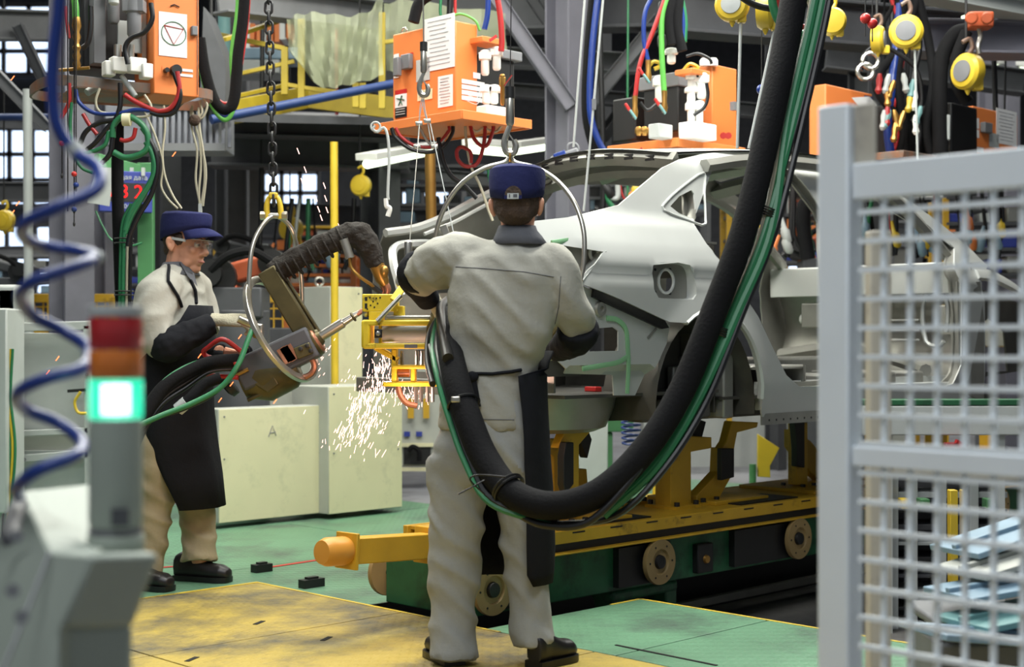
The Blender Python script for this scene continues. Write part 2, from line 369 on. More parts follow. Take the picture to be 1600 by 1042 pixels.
# hall shell
struct('wall_back', mb().box((0, 38, 5.5), (70, .3, 11.5)), M['dgray'])
struct('wall_left', mb().box((-16, 18, 5.5), (.3, 44, 11.5)), M['gray'])
struct('wall_right', mb().box((20, 18, 5.5), (.3, 44, 11.5)), M['dgray'])
struct('ceiling', mb().box((0, 22, 11.2), (70, 34, .3)), M['dgray'])
wn = 0
def window_wall(name, x0, x1, z0, z1, nx, nz, y=37.7):
    f = mb(); dx = (x1-x0)/nx; dz = (z1-z0)/nz
    for i in range(nx+1): f.box((x0+i*dx, y, (z0+z1)/2), (.12, .12, z1-z0))
    for j in range(nz+1): f.box(((x0+x1)/2, y, z0+j*dz), (x1-x0, .12, .12))
    w_ = struct(name, f, M['gray'])
    for i in range(nx):
        for j in range(nz):
            if (i*7+j*5) % 9 == 4: continue
            obj('pane', mb().box((x0+(i+.5)*dx, y+.02, z0+(j+.5)*dz), (dx-.12, .02, dz-.12)), M['win'], w_)
window_wall('window_1', -13.6, -11.8, 4.6, 6.6, 3, 3)
window_wall('window_2', -13.8, -11.6, 2.3, 4.1, 3, 3)
window_wall('window_3', -7.4, -5.0, 4.4, 6.0, 5, 3)
window_wall('window_4', -7.6, -5.6, 2.3, 3.6, 4, 2)
window_wall('window_5', -10.6, -8.6, 7.2, 9.4, 4, 3)
window_wall('window_6', 6.5, 9.5, 2.2, 3.6, 5, 2)
window_wall('window_7', -3.0, -1.6, 3.8, 5.0, 2, 2)
window_wall('window_8', -13.8, -11.2, 8.0, 9.8, 4, 3)
# ================================================================= CAR BODY
W = 1.50
car = thing('car', 'bare silver steel car body shell without doors on the yellow carrier', 'car', G(.8, W/2, .77), GA)
def vside(u, z):
    v = 0.0
    if z > 1.44: v += .03*min(1, (z-1.44)/.10)**2
    if z > 1.55: t = min(1, (z-1.55)/.16); v += .085*t
    if z > 1.68: v += .30*(z-1.68)
    if z > 1.96: v += 1.1*(z-1.96)**1.5
    if 1.40 < z < 1.47: v += .012*math.sin((z-1.40)/.07*PI)
    if z < 1.38: v += .03*(1.38-z)
    if z < .92: v += .12*(.92-z)
    if u < -.6: v += .5*(-.6-u)**2
    if u > 1.9: v += .06*(u-1.9)**2
    r = math.hypot((u-.02)/.39, (z-.85)/.44)
    if r < 1.22 and z < 1.36: v -= .018*(1-(r-1)/.22 if r > 1 else 1)
    return v
def q(pts, v): return [UV(x, y, v(x, y) if callable(v) else v) for x, y in pts]
def vguess(x, y): return .2 if y < 275 else (.13 if y < 330 else (.05 if y < 380 else 0))
arch = [(.02+.39*math.sin(a), .85+.44*math.cos(a)) for a in [math.radians(t) for t in range(-32, 93, 8)]]
outer = q([(950, 393), (912, 441), (980, 472), (1047, 503)], 0)+arch[0:]+[(.42, .80), (.44, .775)]
outer += q([(1300, 654), (1420, 645), (1548, 637), (1547, 560), (1543, 470), (1538, 432)], 0.02)+q([(1530, 417), (1507, 379), (1465, 342), (1421, 306), (1385, 276)], .16)+q([(1340, 252), (1275, 237), (1200, 234), (1150, 235), (1110, 239), (1062, 249), (1030, 262), (990, 290), (945, 322)], .22)
outer += q([(905, 338), (862, 343), (846, 352), (848, 370), (870, 380)], .06)
rdoor = q([(1122, 259), (1180, 250), (1228, 250), (1250, 266), (1268, 300), (1284, 345)], .18)+q([(1296, 420), (1300, 560), (1296, 596), (1280, 603), (1245, 604), (1224, 586), (1200, 540), (1178, 495), (1150, 455), (1128, 420), (1110, 380), (1104, 350)], .03)
fdoor = q([(1322, 300), (1318, 272), (1345, 268), (1375, 288), (1402, 315), (1450, 352), (1482, 388)], .16)+q([(1497, 420), (1502, 455), (1504, 570), (1490, 600), (1470, 607), (1360, 608), (1345, 600), (1340, 560), (1338, 420)], .02)
qwin = q([(1050, 322), (1068, 306), (1090, 296), (1093, 302), (1088, 336), (1082, 342), (1062, 334)], .13)
fuel = q([(1022, 414), (1062, 410), (1080, 414), (1087, 430), (1088, 460), (1082, 468), (1030, 466), (1022, 452)], .0)
def near(u, z): return G(u, vside(u, z), z)
def far(u, z): return G(u, W-vside(u, z), z)
side = obj('side_panel', sheet(outer, [rdoor, fdoor, qwin, fuel], .035, near, .008, N), M['steel'], car)
# flanges turning inward round the openings
def flange(poly, fn, dv, depth=.05, w_=.006):
    k = mb(); n = len(poly); pp = smooth2(poly, 3)
    A = [V(fn(a, b)) for a, b in pp]; n = len(A); cx = sum(a for a, b in pp)/n; cz = sum(b for a, b in pp)/n
    ins = []
    for (a, b) in pp:
        dx, dz = cx-a, cz-b; L = math.hypot(dx, dz); ins.append(V(fn(a+dx/L*.028, b+dz/L*.028)))
    vs = []; fs = []
    for i in range(n): vs += [A[i], A[i]+N*dv*depth, ins[i]+N*dv*depth, ins[i]+N*dv*(depth+.012)]
    for i in range(n):
        j = (i+1) % n
        for t in range(3): fs.append((4*i+t, 4*j+t, 4*j+t+1, 4*i+t+1))
    return k.add(vs, fs)
for nm, pl_ in (('door_flange', rdoor), ('door_flange', fdoor), ('window_flange', qwin)):
    obj(nm, flange(pl_, near, 1), M['steel_in'], side)
for a_ in range(10):                                                  # spot-weld dimples on the quarter light frame
    pass
rec = q([(1040, 327), (1050, 312), (1080, 290), (1119, 268), (1112, 300), (1099, 350), (1072, 343)], .12)
k = mb(); k.tube([near(a, b)-N*.002 for a, b in smooth2(rec, 3)], .006, 6, closed=True); obj('window_bead', k, M['steel'], side)
# fuel filler recess with round hole
k = mb(); fl = smooth2(fuel, 3); A = [near(a, b) for a, b in fl]; n = len(A)
cu = sum(a for a, b in fl)/n; cz = sum(b for a, b in fl)/n
B = [G(cu+(a-cu)*.92, vside(cu, cz)+.045, cz+(b-cz)*.92) for a, b in fl]
k.add(A+B, [(i, (i+1) % n, n+(i+1) % n, n+i) for i in range(n)]); obj('filler_recess', k, M['steel'], side)
hole = [(cu-.03+.048*math.cos(2*PI*i/20), cz+.048*math.sin(2*PI*i/20)) for i in range(20)]
k = sheet([(cu+(a-cu)*.94, cz+(b-cz)*.94) for a, b in fl], [hole], .03, lambda a, b: G(a, vside(cu, cz)+.042, b), .004, N)
fr = obj('filler_plate', k, M['steel_in'], side)
obj('filler_ring', mb().torus(G(cu-.03, vside(cu, cz)+.040, cz), N, .053, .007, 24), M['steel'], side)
for s_, t_ in ((-.075, -.05), (-.075, .05), (.03, .055), (.03, -.055)):
    obj('rivet_hole', mb().cyl(G(cu-.03+s_, vside(cu, cz)+.044, cz+t_), G(cu-.03+s_, vside(cu, cz)+.038, cz+t_), .006, 8), M['black'], side)
# arch lip
k = mb(); k.tube([near(a, b)+N*.012 for a, b in arch], .012, 6, flat=1.6, up=N); obj('arch_lip', k, M['steel'], side)
# sill flange with holes
k = mb(); k.gbox(.44, 2.7, .028, .036, .735, .79); sf = obj('sill_flange', k, M['steel_in'], side)
k = mb()
for i in range(36): k.cyl(G(.5+i*.06, .027, .757), G(.5+i*.06, .03, .757), .006, 6)
obj('flange_holes', k, M['black'], side, kind='stuff')
# far side panel (rear end as seen through the boot opening)
fo = [(-.78, 1.22), (-.30, 1.20)]+arch+[(.42, .80), (.44, .775), (2.72, .775), (2.70, 1.2), (2.62, 1.56), (2.30, 1.80), (1.96, 2.01), (1.62, 2.09), (1.24, 2.135), (.53, 2.10), (.26, 2.06), (-.03, 1.95), (-.24, 1.86), (-.42, 1.77), (-.60, 1.70), (-.80, 1.665), (-.80, 1.5)]
fr2 = [(.34, 1.98), (.9, 2.03), (1.14, 2.03), (1.26, 1.86), (1.36, 1.6), (1.37, 1.0), (1.33, .9), (.78, .9), (.62, 1.0), (.42, 1.2), (.14, 1.4), (.08, 1.6)]
ff2 = [(1.47, 2.0), (1.6, 2.02), (1.9, 1.96), (2.24, 1.74), (2.42, 1.58), (2.46, 1.3), (2.47, .98), (2.4, .9), (1.56, .9), (1.5, 1.0), (1.49, 1.5)]
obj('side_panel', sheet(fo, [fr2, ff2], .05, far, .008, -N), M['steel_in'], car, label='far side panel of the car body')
top_edge = [(-.80, 1.665), (-.60, 1.70), (-.42, 1.77), (-.24, 1.86), (-.03, 1.95), (.20, 2.02)]
obj('far_gutter', mb().tube(cr([far(a, b)-N*.02+Z*.004 for a, b in top_edge], 5), .022, 6), M['steel'], car); obj('far_gutter', mb().tube(cr([far(a, b)-N*.075-Z*.03 for a, b in top_edge[1:]], 5), .010, 6), M['steel'], car)
# roof
k = mb(); nu, nv = 20, 16; top = []
for i in range(nu+1):
    u = .02+i*(1.68)/nu
    for j in range(nv+1):
        s = j/nv; v = .27+s*(W-.54)
        ze = 2.022+.115*math.sin(min(1, (u+.1)/1.5)*PI/2) - (0 if u < 1.45 else (u-1.45)*.12)
        top.append((u+ (-.07*math.sin(s*PI) if i == 0 else 0), v, ze+.045*math.sin(s*PI)))
A = [G(*p) for p in top]; n = len(A); A2 = [a-Z*.01 for a in A]
fs = []
for i in range(nu):
    for j in range(nv): a = i*(nv+1)+j; fs += [(a, a+1, a+nv+2, a+nv+1), (n+a, n+a+nv+1, n+a+nv+2, n+a+1)]
k.add(A+A2, fs); obj('roof', k, M['steel'], car)
hd = mb(); prev = None                                                # rear header: curved channel under the roof edge
def arcv(u_mid, u_end, z_mid, z_end, v0=.25, v1=None, n=14):
    v1 = W-.25 if v1 is None else v1
    return [G(u_end+(u_mid-u_end)*math.sin(PI*i/n), v0+(v1-v0)*i/n, z_end+(z_mid-z_end)*math.sin(PI*i/n)) for i in range(n+1)]
hd.tube(arcv(-.02, .06, 2.045, 2.0), .042, 4, up=Z); h1 = obj('rear_header', hd, M['steel_in'], car)
k = mb()
for i, p in enumerate(arcv(-.02, .06, 2.045, 2.0, n=18)[2:-2:2]): k.box(p-D*.035-Z*.0, (.012, .05, .025), RG)
obj('header_hole', k, M['black'], h1, kind='stuff')
hd = mb(); hd.tube(arcv(.15, .2, 1.99, 1.95), .035, 4, up=Z); obj('rear_bow', hd, M['steel_in'], car)
for u in (.65, 1.25): obj('roof_bow', mb().tube(arcv(u, u, 2.09, 2.03), .03, 4, up=Z), M['steel_in'], car)
obj('front_header', mb().tube(arcv(1.72, 1.66, 2.09, 2.03), .045, 4, up=Z), M['steel_in'], car)
for v_ in (.19, W-.19):
    obj('roof_rail', mb().tube(cr([G(2.5, v_ - (.03 if v_ < 1 else -.03), 1.62), G(2.1, v_, 1.86), G(1.75, v_, 2.0), G(1.3, v_, 2.06), G(.6, v_, 2.04), G(.2, v_, 1.98)], 6), .035, 6), M['steel_in'], car)
# boot opening: gutters, parcel shelf, back panel
ps = sheet([(-.36, .1), (.18, .1), (.18, W-.1), (-.36, W-.1)], [[(-.2, .35), (0, .35), (0, .6), (-.2, .6)], [(-.2, .9), (0, .9), (0, 1.15), (-.2, 1.15)]], .08, lambda a, b: G(a, b, 1.60), .01, Z)
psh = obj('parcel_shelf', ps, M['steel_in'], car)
k = mb(); k.gbox(-.42, -.34, .14, W-.14, 1.58, 1.635).gbox(-.45, -.42, .14, W-.14, 1.615, 1.625); obj('boot_edge', k, M['steel'], psh, .004)
k = sheet([(.15, .80), (W-.15, .80), (W-.15, 1.60), (.15, 1.60)], [[(.35, 1.05), (.7, 1.05), (.7, 1.45), (.35, 1.45)], [(.85, 1.05), (1.15, 1.05), (1.15, 1.45), (.85, 1.45)]], .1, lambda a, b: G(.22, a, b), .01, D)
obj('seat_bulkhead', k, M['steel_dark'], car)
for s_, v_ in ((1, .12), (-1, W-.14)):
    g_ = mb(); g_.tube(cr([G(-.40, v_, 1.63), G(-.6, v_+.0*s_, 1.625), G(-.76, v_+.02*s_, 1.60), G(-.84, v_+.10*s_, 1.52), G(-.87, v_+.18*s_, 1.40), G(-.88, v_+.25*s_, 1.22)], 5), .022, 6); obj('boot_gutter', g_, M['steel'], car)
bp = sheet([(.16, .92), (W-.12, .92), (W-.12, 1.30), (W-.25, 1.36), (.3, 1.36), (.16, 1.30)], [[(.5, 1.0), (.62, 1.0), (.62, 1.1), (.5, 1.1)], [(.9, 1.0), (1.0, 1.0), (1.0, 1.1), (.9, 1.1)]], .06, lambda a, b: G(-.93+.10*abs(a/W*2-1)**2.5, a, b), .01, D)
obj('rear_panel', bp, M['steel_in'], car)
obj('rear_beam', mb().gbox(-.99, -.93, .14, W-.14, .90, .97), M['steel_in'], car, .005)
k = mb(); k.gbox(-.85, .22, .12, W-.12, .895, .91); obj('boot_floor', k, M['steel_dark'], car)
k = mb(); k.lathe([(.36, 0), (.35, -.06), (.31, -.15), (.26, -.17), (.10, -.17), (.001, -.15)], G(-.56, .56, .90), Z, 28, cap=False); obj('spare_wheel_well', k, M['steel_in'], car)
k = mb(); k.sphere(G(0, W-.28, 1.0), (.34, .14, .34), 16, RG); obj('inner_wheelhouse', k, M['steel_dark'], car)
# inner quarter (lamp bucket, lower side member with sealant)
lamp = [(862, 378), (900, 372), (950, 391), (912, 441), (896, 448), (872, 430), (862, 400)]
k = sheet(q(lamp, .09), [], .03, lambda a, b: G(a, .10+.10*max(0, (1.50-b)), b), .006, N); lb = obj('lamp_bucket', k, M['steel_in'], car)
a1 = [G(a, .02, b) for a, b in q([(948, 392), (910, 441)], .02)]
obj('lamp_flange', mb().prism([a1[0]+N*.005, a1[1]+N*.005, a1[1]+N*.10+D*.03, a1[0]+N*.10+D*.03], D*.006), M['steel'], lb)
k = mb().torus(G(*(lambda t: (t[0], .085, t[1]))(UV(928, 396, .085))), N, .026, .008, 20); obj('lamp_socket', k, M['steel'], lb)
k = mb().tube([G(a, .085, b) for a, b in q([(862, 380), (900, 374), (948, 391)], .085)], .014, 6, flat=.5, up=N); obj('sealant_strip', k, M['sealant'], lb)
low = [(868, 452), (910, 446), (1047, 508), (1040, 545), (1018, 585), (1003, 618), (970, 618), (968, 586), (892, 584), (868, 560)]
win_ = [(921, 514), (958, 511), (966, 517), (966, 548), (921, 549)]
def lowf(a, b): return G(a, .06+(.04 if b < 1.02 else 0), b)
ls = obj('lower_side_member', sheet(q(low, .06), [q(win_, .06)], .035, lowf, .006, N), M['steel'], car)
dk = q([(930, 450), (1040, 500), (1047, 512), (1036, 514), (928, 464)], .04)
obj('bumper_groove', mb().prism([G(a, .045, b) for a, b in dk], N*.012), M['black'], ls)
def strip(pts, r, mt, par, nm='sealant_strip', v=.056): obj(nm, mb().tube(cr([G(*(lambda t: (t[0], v, t[1]))(UV(x, y, v))) for x, y in pts], 5), r, 6, flat=.4, up=N), mt, par)
strip([(948, 497), (965, 500), (978, 515), (981, 545), (982, 570), (980, 615)], .013, M['sealant'], ls)
strip([(910, 576), (940, 571), (965, 566), (982, 556)], .012, M['sealant'], ls)
strip([(972, 472), (1000, 488), (1020, 500)], .004, M['steel_in'], ls, 'pressed_bead'); strip([(1012, 528), (1026, 513)], .006, M['steel_in'], ls, 'pressed_bead')
c_ = UV(938, 483, .055); k = mb(); k.lathe([(.035, 0), (.03, .012), (.014, .014), (.012, .004)], G(c_[0], .058, c_[1]), -N, 18); obj('towing_boss', k, M['steel_in'], ls)
c_ = UV(890, 555, .05)
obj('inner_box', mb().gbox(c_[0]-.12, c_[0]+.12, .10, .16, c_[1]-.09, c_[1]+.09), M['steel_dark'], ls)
# wheel house seen through the arch
k = mb(); aa = [(.02+.37*math.sin(a), .83+.43*math.cos(a)) for a in [math.radians(t) for t in range(-95, 96, 10)]]
A = [G(a, .035, b) for a, b in aa]; B = [G(a, .36, b-.02) for a, b in aa]; n = len(A)
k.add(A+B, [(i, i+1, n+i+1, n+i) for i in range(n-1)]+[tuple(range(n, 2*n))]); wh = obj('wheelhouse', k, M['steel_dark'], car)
strip([(1060, 560), (1080, 552), (1120, 540), (1150, 520)], .006, M['black'], wh, 'brake_pipe', .3)
k = mb().gbox(.10, .30, .30, .34, .80, 1.02).gbox(.26, .34, .12, .32, .77, 1.08); obj('suspension_mount', k, M['steel_in'], wh, .01)
k = mb().gbox(-.28, .28, .33, .35, .78, .84); obj('pressed_rib', k, M['steel_in'], wh, .01)
# floor, sills, cross members, tunnel
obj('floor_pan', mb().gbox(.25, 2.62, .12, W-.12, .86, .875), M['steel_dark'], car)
k = mb(); k.gbox(.55, 2.65, .06, .15, .80, .905).gbox(.55, 2.65, .15, .155, .88, .94); obj('inner_sill', k, M['steel'], car, .01)
obj('inner_sill', mb().gbox(.55, 2.65, W-.15, W-.05, .78, .93), M['steel'], car, .01)
obj('tunnel', mb().prism([G(.3, W/2-.16, .87), G(.3, W/2-.1, 1.05), G(.3, W/2+.1, 1.05), G(.3, W/2+.16, .87)], D*2.3), M['steel_in'], car, .02)
for u in (1.15, 1.75, 2.05): obj('cross_member', mb().gbox(u, u+.12, .14, W-.14, .87, .97), M['steel_in'], car, .015)
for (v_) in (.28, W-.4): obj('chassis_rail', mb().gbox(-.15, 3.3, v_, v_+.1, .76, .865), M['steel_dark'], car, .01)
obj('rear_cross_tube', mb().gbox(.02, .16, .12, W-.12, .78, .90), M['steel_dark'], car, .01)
# rear bench: stepped panel
k = mb(); k.gbox(.5, .95, .13, W-.13, 1.0, 1.02).gbox(.95, .97, .13, W-.13, .87, 1.02); obj('rear_bench_panel', k, M['steel_in'], car, .01)
# bulkhead
def bulk(a, b): return G(2.62-.06*math.sin(b*9), a, b)
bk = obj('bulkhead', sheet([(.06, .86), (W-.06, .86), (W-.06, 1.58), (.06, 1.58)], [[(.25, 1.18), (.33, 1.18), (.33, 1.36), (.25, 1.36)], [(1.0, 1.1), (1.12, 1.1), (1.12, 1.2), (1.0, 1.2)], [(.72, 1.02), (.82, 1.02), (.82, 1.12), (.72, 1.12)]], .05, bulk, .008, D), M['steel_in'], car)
obj('cowl', mb().gbox(2.48, 2.62, .08, W-.08, 1.585, 1.605).gbox(2.475, 2.485, .08, W-.08, 1.42, 1.60), M['steel'], bk, .006)
for z_ in (1.14, 1.20, 1.26): obj('pressed_rib', mb().gbox(2.555, 2.575, .40, .66, z_, z_+.012), M['steel'], bk, .003)
obj('bulkhead_frame', mb().tube(cr([G(2.56, .23, 1.14), G(2.56, .35, 1.14), G(2.56, .36, 1.40), G(2.56, .22, 1.40)], 4, True), .014, 6), M['steel'], bk)
for (v_, z_) in ((1.05, 1.3), (1.22, 1.28), (.9, 1.33)): obj('pressed_boss', mb().lathe([(.035, 0), (.02, .02), (.001, .025)], G(2.56, v_, z_), -D, 14), M['steel'], bk)
obj('steering_mount', mb().ring(G(2.5, .95, 1.13), D, .09, .03, .06), M['steel_in'], bk)
obj('pedal_plate', mb().gbox(2.50, 2.56, .95, 1.2, 1.22, 1.38), M['steel_in'], bk, .01)
k = mb(); k.tube(cr([G(2.2, .15, .97), G(2.35, .4, 1.02), G(2.4, .8, 1.1), G(2.42, 1.3, 1.05)], 5), .04, 8); obj('heater_duct', k, M['steel_in'], bk)
# hinge pillar, front apron
k = sheet(q([(1504, 440), (1540, 440), (1546, 500), (1546, 630), (1508, 608)], .0), [q([(1522, 452), (1530, 452), (1530, 466), (1522, 466)], 0), q([(1524, 520), (1534, 520), (1534, 530), (1524, 530)], 0)], .03, lambda a, b: G(a, .035, b), .01, N)
obj('hinge_pillar', k, M['steel_in'], car)
k = mb(); k.tube(cr([G(2.62, .07, 1.54), G(2.9, .10, 1.53), G(3.3, .14, 1.46), G(3.6, .2, 1.38)], 5), .05, 6, flat=.5); ap = obj('front_apron', k, M['steel'], car)
obj('apron_panel', sheet([(2.66, .9), (3.5, .95), (3.6, 1.36), (2.66, 1.5)], [[(2.8+.0, .95), (3.3, .95), (3.25, 1.2), (3.05, 1.28), (2.85, 1.2)]], .06, lambda a, b: G(a, .2, b), .01, N), M['steel_dark'], ap)
obj('front_apron', mb().tube(cr([G(2.62, W-.07, 1.54), G(2.9, W-.10, 1.53), G(3.3, W-.14, 1.46), G(3.6, W-.2, 1.38)], 5), .05, 6, flat=.5), M['steel'], car)
obj('front_cross_member', mb().gbox(3.55, 3.62, .2, W-.2, 1.1, 1.38), M['steel_in'], car, .01)

# ================================================================= CARRIER
cr_ = thing('car_carrier', 'green and yellow wheeled carrier holding the car body over the pit', 'carrier', G(1, .55, -.36), GA)
k = mb(); k.gbox(-1.27, 4.6, .27, .80, .0, .205); gb = obj('base_beam', k, M['cgreen'], cr_, .006)
obj('base_cap', mb().gbox(-1.25, -.9, .28, .79, .203, .212), M['black'], gb)
for (a, b) in ((-.98, -.86), (-.25, .0), (.62, .98)): obj('wheel_housing', mb().gbox(a-.12, b, .235, .275, .02, .20), M['black'], gb)
def wheel(u, v_, s_):
    w_ = mb(); ax = -N*s_; w_.lathe([(.105, -.012), (.107, .0), (.105, .012), (.06, .012), (.055, .0), (.03, .0), (.03, .006), (.001, .006)], G(u, v_, .118), ax, 28)
    o = obj('guide_wheel', w_, M['tan'], cr_)
    obj('wheel_hub', mb().lathe([(.034, .0), (.03, .016), (.012, .02), (.001, .02)], G(u, v_, .118), ax, 16), M['black'], o)
    obj('wheel_axle', mb().cyl(G(u, v_, .118), G(u, v_+.08*s_, .118), .022, 10), M['black'], o)
    for t in range(6): a = t*PI/3; obj('wheel_bolt', mb().cyl(G(u+.08*math.cos(a), v_, .118+.08*math.sin(a))+ax*.012, G(u+.08*math.cos(a), v_, .118+.08*math.sin(a))+ax*.014, .005, 6), M['black'], o)
for u in (-1.2, -.126, 1.0, 2.1, 3.2): wheel(u, .20, 1)
for u in (-1.2, -.126, 1.0): wheel(u, .87, -1)
k = mb(); k.gbox(-1.12, 4.6, .215, .25, .262, .318).gbox(-1.12, 4.6, .19, .25, .217, .226).gbox(-1.12, 4.6, .25, .86, .217, .235).gbox(-1.12, 4.6, .83, .86, .235, .318)
yb = obj('side_rail', k, M['cyel'], cr_, .003)
obj('rail_channel', mb().gbox(-1.12, 3.6, .228, .245, .226, .262), M['black'], yb)
obj('top_plate', mb().gbox(-1.10, 4.6, .25, .83, .30, .315), M['cyel'], yb)
k = mb()
for i in range(20): k.gbox(-.95+i*.25, -.87+i*.25, .213, .216, .302, .308)
obj('rail_slots', k, M['black'], yb, kind='stuff')
for (a, b) in ((-.6, -.1), (.6, 1.1), (1.8, 2.2)): obj('tread_pad', mb().gbox(a, b, .27, .5, .315, .322), M['black'], yb)
for (u0_, u1_, v0_, v1_) in ((-.9, -.2, .3, .75), (.5, .95, .35, .8), (1.3, 2.0, .3, .8)): obj('deck_plate', mb().gbox(u0_, u1_, v0_, v1_, .315, .335), M['cyel'], yb, .003)
# rear buffer arm
a = P(668, 852, 5.95); b = P(545, 860, 5.62)
bf = obj('buffer_arm', mb().bar(a, b, .085, .10), M['cyel'], cr_, .004)
dd = (b-a).normalized()
obj('buffer_arm_end', mb().bar(b, b+dd*.015, .12, .14), M['cyel'], bf, .003)
k = mb(); k.lathe([(.052, .0), (.056, .015), (.055, .10), (.045, .125), (.018, .128), (.001, .128)], b+dd*.015, dd, 24); obj('rubber_buffer', k, M['rubber_or'], bf)
k = mb().bar(a, a-dd*.03, .16, .15).bar(a-dd*.03, a-dd*.22, .13, .1); obj('buffer_mount', k, M['cyel'], bf, .004)
for t in (.04, -.04): obj('mount_bolt', mb().cyl(a+Z*t+V((.05, -.05, 0)), a+Z*t+V((.058, -.064, 0)), .009, 6), M['black'], bf)
# feet down into the pit
for u in (-.35, .03): 
    obj('carrier_leg', mb().prism([G(u, .3, .02), G(u+.10, .3, .02), G(u+.10, .3, -.36), G(u+.02, .3, -.36), G(u+.02, .3, -.12)], N*.12), M['cgreen'], cr_, .01)
obj('leg_bridge', mb().gbox(-.35, .13, .29, .43, -.06, .0), M['cgreen'], cr_, .02)
obj('bearing_block', mb().gbox(.21, .33, .235, .275, .02, .16), M['black'], cr_, .006)
k = mb().lathe([(.022, 0), (.018, .012), (.001, .014)], G(.27, .235, .085), -N, 12); obj('bearing_nut', k, M['brass'], cr_)
obj('contact_rail', mb().gbox(-1.2, 6, .02+.95-.2, .02+.95-.16, -.30, -.26).gbox(-.3, 6, -.5, -.46, -.36, -.33), M['steel_in'], cr_)
# supports: each arm is plate work with a foot
def support(pts, v, t, name='support_arm', mt='cyel', foot=None):
    o = obj(name, mb().prism([G(a, v, b) for a, b in pts], N*t), M[mt], cr_, .004)
    if foot:
        u, w_ = foot; obj('foot_plate', mb().gbox(u-w_, u+w_, v-.05, v+t+.05, .315, .33), M['cyel'], o)
        for s in (-1, 1):
            for r in (v-.035, v+t+.035): obj('foot_bolt', mb().cyl(G(u+s*(w_-.025), r, .33), G(u+s*(w_-.025), r, .35), .014, 6), M['black'], o)
    return o
def U(x, y, v): return UV(x, y, v)
# C-shaped post on the right of the hose (photo 1050-1110)
v = .42
support([U(1048, 798, v), U(1080, 798, v), U(1080, 706, v), U(1112, 700, v), U(1112, 683, v), U(1060, 680, v), U(1048, 694, v)], v, .10, foot=(UV(1064, 798, v)[0], .10))
support([U(1096, 796, v), U(1122, 796, v), U(1152, 742, v), U(1155, 700, v), U(1132, 700, v), U(1130, 738, v), U(1096, 775, v)], v+.03, .06, foot=(UV(1108, 796, v)[0], .08))
support([U(1132, 702, v), U(1152, 702, v), U(1157, 676, v), U(1188, 668, v), U(1190, 660, v), U(1148, 658, v), U(1140, 690, v)], v+.02, .05, 'support_head')
support([U(1120, 700, v), U(1140, 700, v), U(1140, 745, v), U(1120, 750, v)], v-.03, .03, 'clamp_lever', 'black')
support([U(1060, 682, v), U(1100, 650, v), U(1128, 660, v), U(1118, 700, v), U(1104, 672, v), U(1070, 695, v)], v+.1, .05, 'clamp_lever', 'black')
# left arch support (photo 870-965)
v = .34
support([U(864, 600, v), U(897, 600, v)] and [U(872, 700, v), U(885, 668, v), U(905, 640, v), U(930, 622, v), U(930, 612, v), U(948, 612, v), U(948, 645, v), U(905, 695, v), U(905, 800, v), U(888, 800, v), U(888, 700, v)], v, .05, foot=(UV(895, 800, v)[0], .07))
support([U(905, 690, v), U(960, 690, v), U(962, 800, v), U(936, 800, v), U(934, 720, v), U(918, 702, v), U(905, 702, v)], v+.28, .06, foot=(UV(950, 798, .62)[0], .08))
support([U(868, 712, v), U(872, 690, v), U(884, 690, v), U(884, 755, v), U(872, 770, v), U(868, 756, v)], v-.05, .04, 'clamp_lever', 'black')
support([U(925, 655, v), U(960, 650, v), U(975, 690, v), U(968, 720, v), U(955, 690, v)], v+.2, .05, 'clamp_lever', 'black')
support([U(960, 760, v), U(975, 740, v), U(1005, 740, v), U(1008, 790, v), U(960, 800, v)], v+.36, .05, foot=(UV(985, 790, .7)[0], .09))
support([U(928, 604, v), U(938, 604, v), U(938, 612, v), U(928, 612, v)], v-.01, .07, 'red_pad', 'red')
# right pair behind the gate post
v = .5
support([U(1245, 758, v), U(1262, 758, v), U(1262, 660, v), U(1245, 660, v)], v, .06, foot=(UV(1255, 757, v)[0], .08))
support([U(1232, 655, v), U(1248, 655, v), U(1248, 730, v), U(1236, 728, v), U(1236, 700, v)], v-.04, .04, 'clamp_lever', 'black')
support([U(1262, 672, v), U(1290, 690, v), U(1315, 720, v), U(1315, 760, v), U(1290, 740, v), U(1262, 700, v)], v+.1, .06)
for u in (2.2, 2.9, 3.6): support([(u, .32), (u+.1, .32), (u+.1, .76), (u, .76)], .45, .1, foot=(u+.05, .1))
# ================================================================= PEOPLE
def solid(m, voxel=.012, it=2, fold=None):
    """union of overlapping lofts into one continuous skin, optional cloth folds"""
    me = m.mesh('tmp'); o = bpy.data.objects.new('tmp', me); COL.objects.link(o)
    bm = bmesh.new(); bm.from_mesh(me); bmesh.ops.recalc_face_normals(bm, faces=bm.faces); bm.to_mesh(me); bm.free()
    r = o.modifiers.new('r', 'REMESH'); r.mode = 'VOXEL'; r.voxel_size = voxel
    s = o.modifiers.new('s', 'SMOOTH'); s.iterations = it; s.factor = .5
    dg = bpy.context.evaluated_depsgraph_get(); dg.update(); out = bpy.data.meshes.new_from_object(o.evaluated_get(dg))
    bpy.data.objects.remove(o)
    if fold:
        ns = [v.normal.copy() for v in out.vertices]
        for v, n in zip(out.vertices, ns): v.co += n*fold(v.co)
        ns = None
    for p in out.polygons: p.use_smooth = True
    return out
def folds(amp, sc_=(9, 9, 5), seed=0, diag=0):
    def f(p):
        qv = V((p.x*sc_[0]+seed, p.y*sc_[1], (p.z+diag*p.x)*sc_[2]))
        a = math.exp(-(noise.noise(qv)*3.6)**2); b = noise.noise(qv*2.3+V((7, 3, 1)))
        return amp*(a*.9-.4+b*.35)
    return f
X3, Y3 = V((1, 0, 0)), V((0, 1, 0))
def limb(m, pts, r, n=14, k=5): return m.tube(cr(pts, k), r, n)

